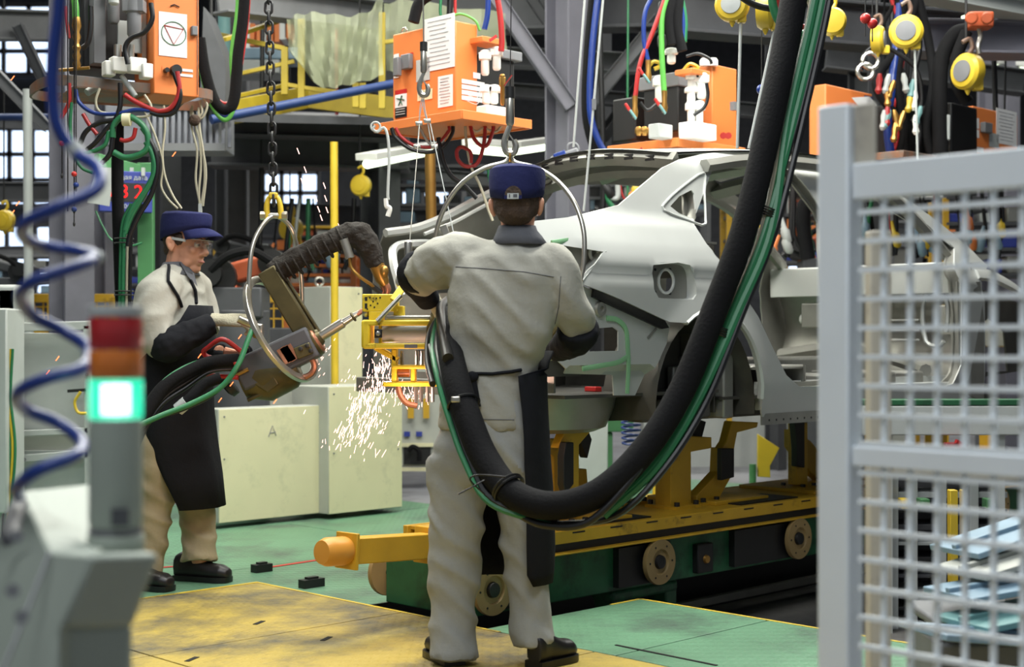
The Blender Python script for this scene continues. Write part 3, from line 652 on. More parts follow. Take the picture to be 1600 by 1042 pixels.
def build_head(root, c, face, up_, s=1.0, look='front', hair_len=.0):
    """c = centre of the skull, face = facing direction; returns nothing, adds head shapes to a mesh in world space"""
    f = V(face).normalized(); r = f.cross(up_).normalized(); u = r.cross(f)
    L = lambda x, y, z: c+(r*x+f*y+u*z)*s                            # x right of person, y forward, z up
    R = Matrix((r, f, u)).transposed()
    m = mb()
    m.sphere(L(0, -.012, .03), (.077*s, .098*s, .10*s), 24, R)
    m.sphere(L(0, .022, -.045), (.062*s, .068*s, .078*s), 20, R)     # face
    m.sphere(L(0, .046, -.108), (.036*s, .036*s, .028*s), 16, R)       # chin
    m.sphere(L(.040, .02, -.084), (.022*s, .045*s, .032*s), 12, R); m.sphere(L(-.040, .02, -.084), (.022*s, .045*s, .030*s), 12, R)
    m.sphere(L(0, .074, .012), (.055*s, .018*s, .013*s), 16, R)       # brow
    for sx in (-1, 1):
        m.sphere(L(.038*sx, .066, -.032), (.020*s, .018*s, .018*s), 12, R)   # cheek
        ear = [(.079*sx, -.012, -.005), (.088*sx, -.022, .012), (.090*sx, -.03, -.002), (.086*sx, -.022, -.026), (.078*sx, -.010, -.042)]
        m.tube(cr([L(*p) for p in ear], 4), [.008*s, .011*s, .011*s, .010*s, .008*s], 8)
        m.sphere(L(.080*sx, -.012, -.016), (.007*s, .014*s, .026*s), 10, R)
    m.tube([L(0, .083, .006), L(0, .094, -.012), L(0, .112, -.040), L(0, .104, -.050)], [.009*s, .010*s, .014*s, .010*s], 10)
    m.sphere(L(.012, .094, -.046), .0095*s, 8); m.sphere(L(-.012, .094, -.046), .0095*s, 8)
    m.sphere(L(0, .083, -.074), (.024*s, .013*s, .0065*s), 12, R); m.sphere(L(0, .080, -.085), (.022*s, .013*s, .008*s), 12, R)
    return m, L, R
def cap(root, L, R, s, label=None, brim=True, backopen=False):
    m = mb(); n = 28; secs = []
    rows = [(0, .092, .108), (.3, .096, .112), (.65, .098, .113), (.88, .095, .109), (.96, .084, .096), (1.0, .050, .056), (1.01, .004, .005)]
    vs = []; fs = []
    tilt = .16
    for z, a, b in rows:
        for k in range(n):
            t = 2*PI*k/n; x = a*math.cos(t); y = b*math.sin(t)-.008
            b0 = .034+.33*y; t0 = .132+.04*y; vs.append(L(x, y, b0+(t0-b0)*z))
    for i in range(len(rows)-1):
        for k in range(n): k2 = (k+1) % n; fs.append((i*n+k, i*n+k2, (i+1)*n+k2, (i+1)*n+k))
    m.add(vs, fs); o = obj('cap', m, M['cap'], root)
    so = o.modifiers.new('t', 'SOLIDIFY'); so.thickness = .004; so.offset = 1
    o['label'] = 'navy cloth cap'
    if brim:
        b = mb(); vs = []; fs = []; K = 12
        for j in range(5):
            for k in range(K+1):
                t = PI*(.13+.74*k/K); a = .092+.002*j; rr = j/4
                x = a*math.cos(t); y = .105*math.sin(t)+rr*.085*math.sin(t)**1.2-.008
                vs.append(L(x, y, .036+.33*(.105*math.sin(t)-.008)-.030*rr**1.5-.010*abs(math.cos(t))**2*rr+.004))
        for j in range(4):
            for k in range(K): a = j*(K+1)+k; fs.append((a, a+1, a+K+2, a+K+1))
        b.add(vs, fs); bo = obj('cap_brim', b, M['cap'], o); so = bo.modifiers.new('t', 'SOLIDIFY'); so.thickness = .005
    return o
def hand(root, wrist, d, palmn, s, mt, curl=(.5, .5, .5, .5), thumb=1, name='glove', label=None, spread=.25, lenf=1.0):
    """d = direction of the fingers, palmn = palm side normal; five separate fingers, bent at the knuckles"""
    d = V(d).normalized(); pn = (V(palmn)-d*V(palmn).dot(d)).normalized(); sd = d.cross(pn)*thumb; w = V(wrist)
    m = mb(); Pt = lambda x, y, z: w+(sd*x+d*y+pn*z)*s
    m.loft([(Pt(0, -.045, 0), .030*s, .024*s, sd, pn), (Pt(0, 0, 0), .029*s, .021*s, sd, pn), (Pt(.002, .035, 0), .040*s, .018*s, sd, pn), (Pt(0, .075, 0), .043*s, .016*s, sd, pn), (Pt(0, .092, .002), .040*s, .012*s, sd, pn)], 14, 2.4)
    ln = [(.030, .068), (.011, .076), (-.010, .071), (-.030, .056)]
    for i, (x, l) in enumerate(ln):
        c_ = curl[i]; l *= lenf; p = [Pt(x, .07, 0)]; a = 0; cur = [x*1.0, .088, .001]
        p.append(Pt(*cur))
        for seg in (.45, .31, .24):
            a += c_*(1.15 if seg == .45 else 1.3)
            cur = [cur[0]+spread*x*seg*.4, cur[1]+l*seg*math.cos(a), cur[2]+l*seg*math.sin(a)]; p.append(Pt(*cur))
        m.tube(cr(p, 3), [.0105*s, .0105*s, .0098*s, .009*s, .0075*s], 9)
    m.tube(cr([Pt(.020, .015, .004), Pt(.043, .042, .014), Pt(.052, .066, .030), Pt(.044, .088, .044)], 3), [.016*s, .013*s, .011*s, .008*s], 9)
    return obj(name, solid(m, .0045, 1), mt, root, label=label)

# ---------------------------------------------------------------- person seen from behind, near the car
YA = 5.19
pa = thing('person', 'person seen from behind in pale work suit and navy cap guiding the yellow gun', 'person', (-.06, YA, 0))
J = lambda x, y, dy=0: P(x, y, YA+dy)
hA = J(808, 320); upv = V((.02, -.02, 1)).normalized()
hm, L, R = build_head(pa, hA, V((.12, 1, -.12)), Z, 1.0)
body = hm
sh_l, sh_r = J(704, 402, -.0), J(872, 408, -.02)
el_l, wr_l = J(655, 432, .22), J(668, 452, .36)
el_r, wr_r = J(906, 520, .08), J(878, 540, .34)
limb(body, [J(808, 340, -.0), J(808, 372, -.01), J(802, 410, 0)], [.056, .055, .075])
body.loft([(J(798, 392), .12, .06, X3, Y3), (J(792, 430), .17, .085, X3, Y3), (J(790, 500), .15, .09, X3, Y3), (J(778, 580), .14, .085, X3, Y3), (J(770, 660), .155, .10, X3, Y3), (J(768, 700), .14, .09, X3, Y3)], 20)
limb(body, [sh_l, el_l, wr_l], [.05, .042, .034, .026]); limb(body, [sh_r, el_r, wr_r], [.05, .042, .034, .026])
limb(body, [J(724, 690), J(712, 860), J(706, 1015)], [.085, .06, .045, .04]); limb(body, [J(806, 690), J(820, 860), J(838, 1010, -.05)], [.085, .06, .045, .04])
obj('body', solid(body, .0055, 2), M['skin'], pa)
# jacket
m = mb(); S = [(362, 808, .055, .055), (374, 806, .085, .066), (386, 800, .130, .082), (402, 793, .176, .105), (430, 789, .196, .125), (470, 787, .196, .135), (520, 784, .180, .135), (560, 775, .164, .130), (590, 769, .160, .128), (620, 765, .166, .135), (650, 762, .172, .140), (669, 761, .172, .138)]
m.loft([(J(x, y, .0-(.02 if 400 < y < 540 else 0)), a, b, X3, Y3) for y, x, a, b in S], 28, 2.3)
limb(m, [J(760, 408, 0), J(712, 404, .02), J(684, 414, .08), J(662, 428, .18), J(655, 436, .25)], [.085, .092, .090, .088, .078, .066])
limb(m, [J(840, 412, -.01), J(868, 420, -.03), J(884, 462, -.03), J(900, 505, .03), J(893, 524, .10)], [.080, .080, .074, .070, .064, .056])
jk = obj('jacket', solid(m, .011, 3, folds(.013, (5, 5, 8), 3, .9)), M['jacket'], pa)
# seams and collar
def back_y(x, y):                                                   # depth of the jacket's back at a picture point
    return None
from mathutils.bvhtree import BVHTree
def caster(o):
    me = o.data; Mx = WM[o.name]; vs = [Mx @ v.co for v in me.vertices]
    t = BVHTree.FromPolygons(vs, [tuple(p.vertices) for p in me.polygons])
    def f(x, y, off=.003):
        d = P(x, y, 1)-V((0, 0, H)); d.normalize(); h = t.ray_cast(V((0, 0, H)), d)
        return (h[0]+h[1]*off) if h[0] else None
    return f
ca = caster(jk)
def seam(pts, mt, par, r=.0022, name='seam', cf=ca, off=.001):
    out = []
    for i in range(len(pts)-1):
        for k in range(8):
            t = k/8; p = cf(pts[i][0]*(1-t)+pts[i+1][0]*t, pts[i][1]*(1-t)+pts[i+1][1]*t, off)
            if p: out.append(p)
    if len(out) > 2: obj(name, mb().tube(out, r, 5), mt, par)
seam([(712, 417), (760, 420), (820, 425), (872, 434)], M['collar'], jk, .0014)
seam([(672, 645), (740, 655), (812, 656)], M['collar'], jk, .0012)
seam([(876, 432), (873, 480), (866, 510)], M['collar'], jk, .0014)
m = mb(); m.loft([(J(808, 353, .0), .066, .064, X3, Y3), (J(808, 360, -.005), .072, .068, X3, Y3), (J(810, 370, -.01), .086, .078, X3, Y3), (J(812, 382, -.012), .100, .090, X3, Y3)], 24)
m.f = m.f[:-2]; o = obj('collar', m, M['collar'], pa); so = o.modifiers.new('t', 'SOLIDIFY'); so.thickness = .008
# hair and cap
m = mb(); m.sphere(L(0, -.018, .02), (.083, .098, .098), 24, R); m.sphere(L(0, -.045, -.035), (.068, .058, .052), 18, R)
m.sphere(L(.066, -.02, -.004), (.018, .05, .04), 10, R); m.sphere(L(-.066, -.02, -.004), (.018, .05, .04), 10, R)
obj('hair', solid(m, .006, 1, folds(.002, (60, 60, 20), 1)), M['hair'], pa)
cp = cap(pa, L, R, 1, brim=True, backopen=True)
ang = [math.radians(t) for t in range(180, 361, 15)]
obj('cap_opening', mb().prism([L(.030*math.cos(a), -.1205, .008-.034*math.sin(a)) for a in [math.radians(t) for t in range(180, 361, 20)]], V((0, -.004, 0))), M['hair'], cp)
obj('cap_strap', mb().box(L(0, -.122, .004), (.062, .004, .018), R), M['cap'], cp)
tg = obj('cap_tag', mb().box(L(0, -.126, .004), (.040, .003, .020), R), M['lgray'], cp, label='pale grey woven tag with dark mark')
obj('tag_mark', mb().box(L(.008, -.128, .005), (.014, .002, .011), R).box(L(-.012, -.128, .005), (.004, .002, .012), R), M['collar'], tg)
for k_ in range(6):
    a = k_*PI/3+.3; obj('cap_seam', mb().tube([L(.0985*math.cos(a), .114*math.sin(a)-.008, .045), L(.097*math.cos(a), .112*math.sin(a)-.008, .09), L(.086*math.cos(a), .098*math.sin(a)-.008, .128), L(.03*math.cos(a), .035*math.sin(a)-.008, .133)], .0015, 4), M['cap'], cp)
obj('goggle_arm', mb().tube([L(.086, -.03, .01), L(.084, .04, .012), L(.078, .09, .01)], .004, 6), M['glass'], pa); obj('goggle_arm', mb().tube([L(-.086, -.03, .01), L(-.084, .04, .012), L(-.078, .09, .01)], .004, 6), M['glass'], pa)
obj('safety_goggles', mb().tube([L(-.07, .09, 0), L(0, .115, 0), L(.07, .09, 0)], .022, 8, flat=.15, up=Y3), M['glass'], pa)
# trousers
m = mb(); m.loft([(J(766, 600), .145, .115, X3, Y3), (J(766, 640), .168, .128, X3, Y3), (J(765, 690), .190, .140, X3, Y3), (J(764, 725), .195, .138, X3, Y3), (J(764, 752), .182, .13, X3, Y3)], 26, 2.3)
limb(m, [J(716, 715), J(714, 800, -.01), J(711, 870, -.0), J(708, 950), J(708, 1028, -.02)], [.108, .105, .098, .094, .088, .082, .092], 18)
limb(m, [J(812, 715), J(818, 800, -.01), J(822, 870), J(828, 950, -.02), J(836, 1008, -.04)], [.106, .100, .092, .084, .078, .076, .084], 18)
tr = obj('trousers', solid(m, .012, 2, folds(.016, (4, 4, 8), 11, .8)), M['trouser'], pa)
# shoes
def shoe(root, heel, toe, s=1.0):
    heel, toe = V(heel), V(toe); d = (toe-heel).normalized(); sd = d.cross(Z); Ln = (toe-heel).length; m = mb()
    pr = [(0, .034, .052), (.12, .038, .062), (.3, .036, .060), (.45, .040, .046), (.65, .046, .036), (.85, .046, .033), (.97, .032, .024), (1.0, .012, .012)]
    m.loft([(heel+d*Ln*t+Z*(.018+b*.9), a*s, b*s, sd, Z) for t, a, b in pr], 18, 2.3)
    o = obj('shoe', solid(m, .006, 2), M['shoe'], root)
    so_ = mb(); n = len(pr); poly = [heel+d*Ln*t+sd*(a*s+.006) for t, a, b in pr]+[heel+d*Ln*t-sd*(a*s+.006) for t, a, b in pr[::-1]]
    so_.prism([p+Z*.002 for p in poly], Z*.024); obj('sole', so_, M['cable'], o)
    for k in range(3): t = .42+k*.09; obj('lace', mb().tube([heel+d*Ln*t+Z*(.098-k*.012)-sd*.022, heel+d*Ln*t+Z*(.112-k*.013), heel+d*Ln*t+Z*(.098-k*.012)+sd*.022], .003, 5), M['cable'], o)
    return o
shoe(pa, V((.075, 5.08, 0)), V((.215, 5.24, 0)))
shoe(pa, V((-.20, 5.12, 0)), V((-.29, 5.32, 0)))
# apron: worn in front, wraps the right hip; skirt hangs to the knee
def wrap(root, rows, n, mt, name='apron', thick=.006, fold_=.004):
    """rows: (centre, a, b, angle0, angle1) arcs round the body"""
    vs = []; fs = []
    for c, a, b, t0, t1 in rows:
        for k in range(n+1):
            t = math.radians(t0+(t1-t0)*k/n); p = V(c)+V((a*math.cos(t), b*math.sin(t), 0))
            p += V((math.cos(t), math.sin(t), 0))*fold_*(noise.noise(V((t*3.5, c[2]*2.5, 5)))*2); vs.append(p)
    for i in range(len(rows)-1):
        for k in range(n): a_ = i*(n+1)+k; fs.append((a_, a_+1, a_+n+2, a_+n+1))
    o = obj(name, mb().add(vs, fs), mt, root); so = o.modifiers.new('t', 'SOLIDIFY'); so.thickness = thick; so.offset = 1; return o
rows = []
for y, x, a, b, t0 in [(548, 778, .196, .165, 8), (575, 774, .186, .162, -12), (586, 772, .186, .162, -62), (600, 770, .190, .165, -60), (640, 768, .200, .172, -56), (680, 768, .206, .175, -55), (720, 768, .210, .175, -55), (760, 770, .212, .17, -55), (800, 772, .212, .165, -56), (850, 774, .212, .155, -58), (890, 776, .205, .15, -58), (908, 776, .20, .15, -50)]:
    rows.append((J(x, y), a-.004, b, t0, 150))
ap_ = wrap(pa, rows, 30, M['apron'])
seam([(738, 584), (770, 584), (800, 580), (815, 578)], M['apron'], ap_, .0065, 'apron_tie', ca, .004)
obj('tie_knot', mb().sphere(ca(740, 588, .012) or J(740, 588, -.14), (.022, .014, .02), 10), M['apron'], ap_)
p_ = ca(742, 590, .012) or J(742, 590, -.14)
obj('tie_end', mb().bar(p_, p_+V((.018, -.004, -.10)), .016, .006, Y3), M['apron'], ap_); obj('tie_end', mb().bar(p_, p_+V((-.008, -.006, -.07)), .014, .005, Y3), M['apron'], ap_)
# black oversleeves
m = mb(); limb(m, [J(903, 508, .02), J(902, 522, .06), J(888, 536, .16), J(868, 548, .30)], [.072, .078, .068, .055, .042]); obj('oversleeve', solid(m, .009, 2, folds(.005, (14, 14, 14), 9)), M['apron'], pa)
m = mb(); limb(m, [J(662, 424, .16), J(652, 428, .22), J(655, 446, .30), J(672, 470, .38)], [.080, .082, .07, .055, .045]); obj('oversleeve', solid(m, .009, 2, folds(.005, (14, 14, 14), 2)), M['apron'], pa)
hand(pa, J(852, 556, .36), V((-.7, .5, -.35)), V((-.2, -.3, -1)), 1.05, M['glove'], (.9, .9, .9, .9), 1)
hand(pa, J(684, 480, .42), V((.35, .35, -.6)), V((.6, -.2, -.3)), 1.05, M['glove'], (.8, .8, .8, .8), -1)

# ---------------------------------------------------------------- person in profile holding the heavy welding gun
YB = 6.91
pb = thing('person', 'person in safety glasses and black apron facing right, holding the dark gun', 'person', (-1.62, YB, 0))
J = lambda x, y, dy=0: P(x, y, YB+dy)
hB = J(291, 379); fB = V((.90, -.40, -.10)).normalized()
hm, L, R = build_head(pb, hB, fB, Z, 1.08)
def jb(x, y, dy=0): return J(x, y, dy)
fb = V((.95, -.30, 0)).normalized(); sb = fb.cross(Z).normalized()     # sb = the person's right, towards the camera
body = hm
limb(body, [J(284, 385), J(279, 412, .0), J(272, 436)], [.062, .060, .075])
shr, shl = J(246, 462, -.17), J(292, 448, .17)
elr, wrr = J(262, 540, -.26), J(328, 497, -.22)
ell, wrl = J(300, 545, .12), J(345, 548, -.08)
body.loft([(J(270, 436), .06, .12, fb, sb), (J(270, 480), .09, .16, fb, sb), (J(272, 560), .085, .14, fb, sb), (J(268, 640), .09, .15, fb, sb), (J(264, 680), .085, .13, fb, sb)], 20)
limb(body, [shr, elr, wrr], [.05, .042, .034, .026]); limb(body, [shl, ell, wrl], [.05, .042, .034, .026])
limb(body, [J(250, 680, -.06), J(238, 800, -.10), J(222, 905, -.14)], [.08, .055, .042, .04]); limb(body, [J(272, 680, .07), J(305, 790, .05), J(312, 880, .02)], [.08, .055, .042, .04])
obj('body', solid(body, .0055, 2), M['skin'], pb)
# eyes, brows, lips
for sx in (-1, 1):
    e = obj('eye', mb().sphere(L(.030*sx, .080, -.004), .0125*1.08, 12), M['eyew'], pb)
    obj('iris', mb().sphere(L(.031*sx, .0895, -.006), .0058*1.08, 8), M['iris'], e)
    obj('eyelid', mb().tube([L((.030-.015)*sx, .089, .002), L(.030*sx, .0945, .005), L((.030+.016)*sx, .086, .001)], .0032, 6), M['skin'], e)
    obj('eyebrow', mb().tube([L(.014*sx, .096, .020), L(.032*sx, .093, .026), L(.052*sx, .080, .020)], .0042, 6, flat=.6), M['hair'], pb)
obj('lips', mb().tube([L(-.022, .089, -.079), L(-.008, .0965, -.077), L(0, .0965, -.079), L(.008, .0965, -.077), L(.022, .089, -.079)], [.002, .0055, .002], 8), M['lip'], pb)
m = mb(); m.sphere(L(0, -.022, .026), (.085, .10, .098), 24, R); m.sphere(L(0, -.055, -.035), (.066, .048, .046), 18, R)
for sx in (-1, 1): m.sphere(L(.074*sx, .012, .012), (.012, .026, .030), 10, R)
obj('hair', solid(m, .006, 1, folds(.002, (60, 60, 20), 1)), M['hair'], pb)
cap(pb, L, R, 1.08)
# safety glasses
gl = obj('safety_glasses', mb().tube(cr([L(.083, .058, .0), L(.062, .094, -.002), L(.03, .108, -.004), L(0, .110, -.002), L(-.03, .108, -.004), L(-.062, .094, -.002), L(-.083, .058, .0)], 4), .0195, 8, flat=.10, up=fB), M['glass'], pb)
obj('brow_bar', mb().tube(cr([L(.084, .058, .018), L(.062, .096, .017), L(0, .112, .017), L(-.062, .096, .017), L(-.084, .058, .018)], 4), .0022, 6), M['lgray'], gl)
for sx in (-1, 1): obj('temple', mb().bar(L(.085*sx, .060, .008), L(.088*sx, -.025, .014), .004, .012), M['lgray'], gl)
# jacket (right side towards the camera)
m = mb(); S = [(412, 280, .055, .062), (424, 277, .075, .11), (436, 273, .10, .165), (452, 270, .122, .198), (480, 270, .140, .212), (515, 271, .150, .205), (545, 272, .150, .195), (568, 270, .145, .190), (580, 268, .138, .185)]
m.loft([(J(x, y), a, b, fb, sb) for y, x, a, b in S], 28, 2.3)
limb(m, [J(262, 444, -.10), J(246, 462, -.19), J(240, 500, -.235), J(250, 532, -.25), J(272, 528, -.26)], [.085, .098, .094, .084, .072], 16)
limb(m, [J(284, 444, .10), J(304, 455, .18), J(318, 490, .20), J(324, 520, .14)], [.085, .09, .08, .066], 16)
jb_ = obj('jacket', solid(m, .011, 3, folds(.013, (6, 6, 8), 23, -.9)), M['jacket'], pb)
cb = caster(jb_)
m = mb(); m.loft([(J(280, 410), .074, .072, fb, sb), (J(279, 419), .084, .088, fb, sb), (J(276, 430), .105, .13, fb, sb)], 24); m.f = m.f[:-2]
o = obj('collar', m, M['collar'], pb); so = o.modifiers.new('t', 'SOLIDIFY'); so.thickness = .008
for (a, b, c, d) in (((280, 412), (292, 434), (306, 450), (300, 428)), ((300, 412), (312, 436), (322, 452), (316, 424))):
    pts = [cb(*t, .012) for t in (a, b, c, d)]
    if all(pts): obj('lapel', mb().prism(pts, V((0, -.006, 0))), M['collar'], pb)
def body_ring(y, x, a, b, t0, t1, fold=.0):
    return (J(x, y), a, b, t0, t1)
def wrapf(root, rows, n, mt, name='apron', thick=.006, seed=0):
    vs = []; fs = []
    for c, a, b, t0, t1 in rows:
        for k in range(n+1):
            t = math.radians(t0+(t1-t0)*k/n); dd_ = fb*math.cos(t)+sb*math.sin(t)
            vs.append(V(c)+fb*a*math.cos(t)+sb*b*math.sin(t)+dd_*.010*noise.noise(V((t*4, c[2]*2.0, seed))))
    for i in range(len(rows)-1):
        for k in range(n): a_ = i*(n+1)+k; fs.append((a_, a_+1, a_+n+2, a_+n+1))
    o = obj(name, mb().add(vs, fs), mt, root); so = o.modifiers.new('t', 'SOLIDIFY'); so.thickness = thick; so.offset = 1; return o
rows = [body_ring(*r) for r in [(478, 276, .158, .17, -38, 38), (500, 275, .168, .19, -50, 50), (530, 274, .172, .208, -75, 75), (565, 272, .168, .215, -115, 115), (600, 272, .165, .212, -118, 118), (640, 272, .168, .212, -112, 112), (690, 276, .178, .210, -100, 95), (740, 282, .186, .21, -92, 80), (790, 286, .19, .21, -88, 62)]]
ab_ = wrapf(pb, rows, 30, M['apron'], seed=4)
for pts in ([(264, 416), (262, 440), (276, 462), (284, 482)], [(296, 438), (304, 455), (306, 478)]):
    seam(pts, M['apron'], ab_, .008, 'apron_strap', cb, .006)
# trousers
m = mb(); m.loft([(J(266, 560), .115, .15, fb, sb), (J(264, 620), .125, .17, fb, sb), (J(264, 668), .13, .18, fb, sb), (J(264, 700), .12, .17, fb, sb)], 24, 2.3)
limb(m, [J(252, 680, -.09), J(244, 760, -.11), J(234, 840, -.13), J(226, 912, -.15)], [.112, .106, .094, .088, .078, .088], 16)
limb(m, [J(276, 680, .08), J(298, 760, .08), J(310, 820, .06), J(312, 876, .03)], [.108, .102, .094, .084, .080, .088], 16)
obj('trousers', solid(m, .012, 2, folds(.015, (4, 4, 9), 31, .6)), M['trouser_b'], pb)
b1 = PG(312, 893); b2 = PG(378, 893)
shoe(pb, V((b1.x-.06, YB+.06, 0)), V((b1.x+.215, YB-.02, 0)), 1.05); shoe(pb, V((-1.80, YB-.16, 0)), V((-1.55, YB-.27, 0)), 1.05)
m = mb(); limb(m, [J(254, 536, -.25), J(266, 538, -.275), J(300, 521, -.26), J(332, 505, -.22)], [.078, .084, .074, .062, .050]); obj('oversleeve', solid(m, .009, 2, folds(.006, (14, 14, 14), 5)), M['apron'], pb)
m = mb(); limb(m, [J(300, 530, .16), J(318, 545, .08), J(345, 552, -.06)], [.068, .06, .048]); obj('oversleeve', solid(m, .009, 2), M['apron'], pb)
hand(pb, J(348, 500, -.21), V((1, -.05, -.02)), V((.05, .45, -.8)), 1.2, M['glove'], (.55, .6, .65, .75), 1, label='off-white knitted glove')
hand(pb, J(350, 556, -.08), V((1, -.1, -.15)), V((0, 0, 1)), 1.05, M['apron'], (.6, .6, .6, .6), 1, label='black glove')
# ================================================================= WELDING GUNS, CHAINS, HOSES
def ext(p, d, x):                                                     # length along d from p until picture column x
    r = (x-800)/F; return (r*p.y-p.x)/(d.x-r*d.y)
def hpts(pts): return cr([P(*p) for p in pts], 7)
def hose(pts, r, mt, par, name='hose', n=10, label=None): return obj(name, mb().tube(hpts(pts), r, n), M[mt], par, label=label)

# ---- dark C gun held in profile
YG = 6.72
g = thing('spot_welding_gun', 'dark spot welding gun with black-wrapped C arm, held by the person in profile', 'welding gun', P(430, 560, YG))
Q = lambda x, y, dy=0: P(x, y, YG+dy)
m = mb(); m.tube(cr([Q(424, 428), Q(470, 400), Q(520, 376), Q(548, 368)], 5), [.052, .056, .052], 8, up=Y3); m.tube(cr([Q(530, 372), Q(560, 366), Q(577, 388), Q(590, 418)], 5), [.054, .062, .056, .040], 10, up=Y3)
arm = obj('upper_arm', solid(m, .01, 1, folds(.010, (16, 16, 16), 2)), M['wrap'], g)
for k in range(9):
    t = k/8; p = Q(440+95*t, 424-52*t); obj('wrap_band', mb().torus(p, V((.87, 0, .48)), .056, .006, 16, 5), M['wrap'], arm)
obj('lower_arm', mb().bar(Q(418, 422), Q(482, 528), .09, .10, Y3), M['bronze'], g, .008)
obj('arm_back_plate', mb().bar(Q(443, 428, .03), Q(500, 520, .03), .05, .012, V((.8, 0, .5))), M['bronze'], g, .004)
e = obj('electrode_holder', mb().tube([Q(588, 412), Q(597, 436), Q(602, 446)], [.036, .032, .020], 12), M['brass'], g)
obj('holder_boss', mb().sphere(Q(600, 424, -.02), (.022, .022, .03), 12), M['brass'], e)
obj('electrode', mb().tube(cr([Q(600, 440), Q(606, 452), Q(602, 464)], 4), [.018, .016, .009], 10), M['copper'], e)
obj('electrode', mb().tube(cr([Q(594, 440, .02), Q(599, 452, .02), Q(597, 462, .02)], 4), [.012, .011, .008], 10), M['copper'], e)
m = mb().bar(Q(376, 588), Q(492, 533), .17, .15, V((.4, 0, .9))).bar(Q(360, 575), Q(462, 527), .08, .05, V((.4, 0, .9)))
bd = obj('gun_body', m, M['dgray'], g, .012)
m = mb().cyl(Q(378, 592), Q(448, 598), .10, 24); m = mb(); m.loft([(Q(376, 590), .105, .075, V((.35, 0, -.93)), Y3), (Q(410, 590), .12, .09, V((.4, 0, -.9)), Y3), (Q(450, 572), .11, .085, V((.45, 0, -.88)), Y3), (Q(462, 566), .08, .07, V((.45, 0, -.88)), Y3)], 20); obj('transformer_shell', m, M['bronze'], bd)
m = mb(); m.prism([Q(384, 592, -.085), Q(420, 574, -.085), Q(436, 600, -.085), Q(418, 614, -.085)], Y3*.17); obj('shell_skirt', m, M['bronze'], bd, .006)
obj('steady_rod', mb().cyl(Q(387, 625, -.05), Q(414, 613, -.05), .010, 10), M['bronze'], bd); obj('steady_rod', mb().cyl(Q(352, 594, -.09), Q(388, 577, -.09), .009, 10), M['brass'], bd)
obj('rear_foot', mb().lathe([(.05, 0), (.05, .03), (.03, .04)], Q(364, 600), V((-.5, 0, -.4)), 16), M['black'], bd)
cd = (Q(560, 489)-Q(490, 533)).normalized()
m = mb().lathe([(.070, -.02), (.078, 0), (.078, .025), (.045, .035), (.035, .055)], Q(486, 534), cd, 24); cyl_ = obj('cylinder_head', m, M['bronze'], g)
obj('head_ring', mb().torus(Q(494, 530), cd, .055, .014, 24), M['copper'], cyl_)
pr_ = obj('plunger', mb().lathe([(.024, 0), (.024, .13), (.018, .135), (.014, .20), (.010, .23)], Q(498, 528), cd, 16), M['chrome'], g); obj('plunger_collar', mb().torus(Q(552, 495), cd, .018, .006, 16), M['bronze'], pr_)
obj('electrode', mb().lathe([(.013, 0), (.012, .03), (.006, .05)], Q(558, 491), cd, 12), M['copper'], pr_)
m = mb().bar(Q(462, 553, -.09), Q(487, 543, -.09), .03, .055, V((.4, 0, .9))); br = obj('bracket', m, M['bronze'], g, .005)
for x, y in ((470, 545), (486, 548), (480, 540)): obj('bolt', mb().lathe([(.011, 0), (.011, .01), (.006, .012)], Q(x, y, -.105), -Y3, 6), M['black'], br)
for i in range(3): obj('shunt_leaf', mb().bar(Q(438+i*5, 544-i*2, -.10), Q(452+i*5, 566-i*2, -.10), .006, .04, V((.5, 0, .8))), M['copper'], g)
obj('shunt_loop', mb().torus(Q(474, 572, -.05), Y3, .05, .014, 24), M['copper'], g)
sn = obj('air_sensor', mb().cyl(Q(537, 374, -.06), Q(547, 403, -.06), .021, 16), M['chrome'], g); obj('sensor_pipe', mb().tube(hpts([(546, 402, YG-.06), (549, 418, YG-.06), (562, 432, YG-.06), (580, 445, YG-.04), (594, 457, YG)]), .008, 8), M['brass'], sn)
obj('sensor_tip', mb().tube([Q(575, 442, -.04), Q(596, 458, -.01)], .012, 8), M['black'], sn)
nrm = V((.85, -.27, .46)).normalized()
rg = obj('gimbal_ring', mb().ring(Q(440, 514), nrm, .255, .035, .022, 48), M['chrome'], g, .003, label='polished gimbal ring')
bl = obj('hanger_bail', mb().tube(hpts([(402, 520, 6.60), (390, 470, 6.60), (392, 400, 6.62), (404, 362, 6.66), (427, 338, 6.7), (452, 352, 6.76), (464, 385, 6.8), (471, 440, 6.84), (472, 500, 6.86)]), .0105, 10), M['chrome'], g, label='bright steel hanger bail')
pv = obj('pivot_block', mb().box(Q(403, 516, -.13), (.05, .05, .06)), M['chrome'], bl, .008); obj('pivot_nut', mb().cyl(Q(400, 523, -.16), Q(400, 523, -.19), .018, 6), M['brass'], pv)
hd_ = obj('handle', mb().cyl(Q(372, 498, -.16), Q(404, 512, -.13), .018, 12), M['chrome'], g)
obj('handle', mb().cyl(Q(352, 556, -.06), Q(378, 566, 0), .018, 12), M['black'], g)
for i, (a, b) in enumerate((((322, 545), (362, 534)), ((322, 572), (362, 566)))):
    hose([(376, 548+i*22, 6.6), (348, b[1]-4, 6.58), (325, a[1]-2, 6.6), (318, a[1]+6+i*4, 6.62), (330, a[1]+14, 6.63), (372, a[1]+18, 6.62)], .011, 'redh', g, 'red_loop')
m = mb(); sh = obj('terminal_clamp', mb().box(Q(366, 556, -.02), (.08, .1, .05)).cyl(Q(350, 548), Q(380, 556), .02, 10), M['copper'], g, .004)

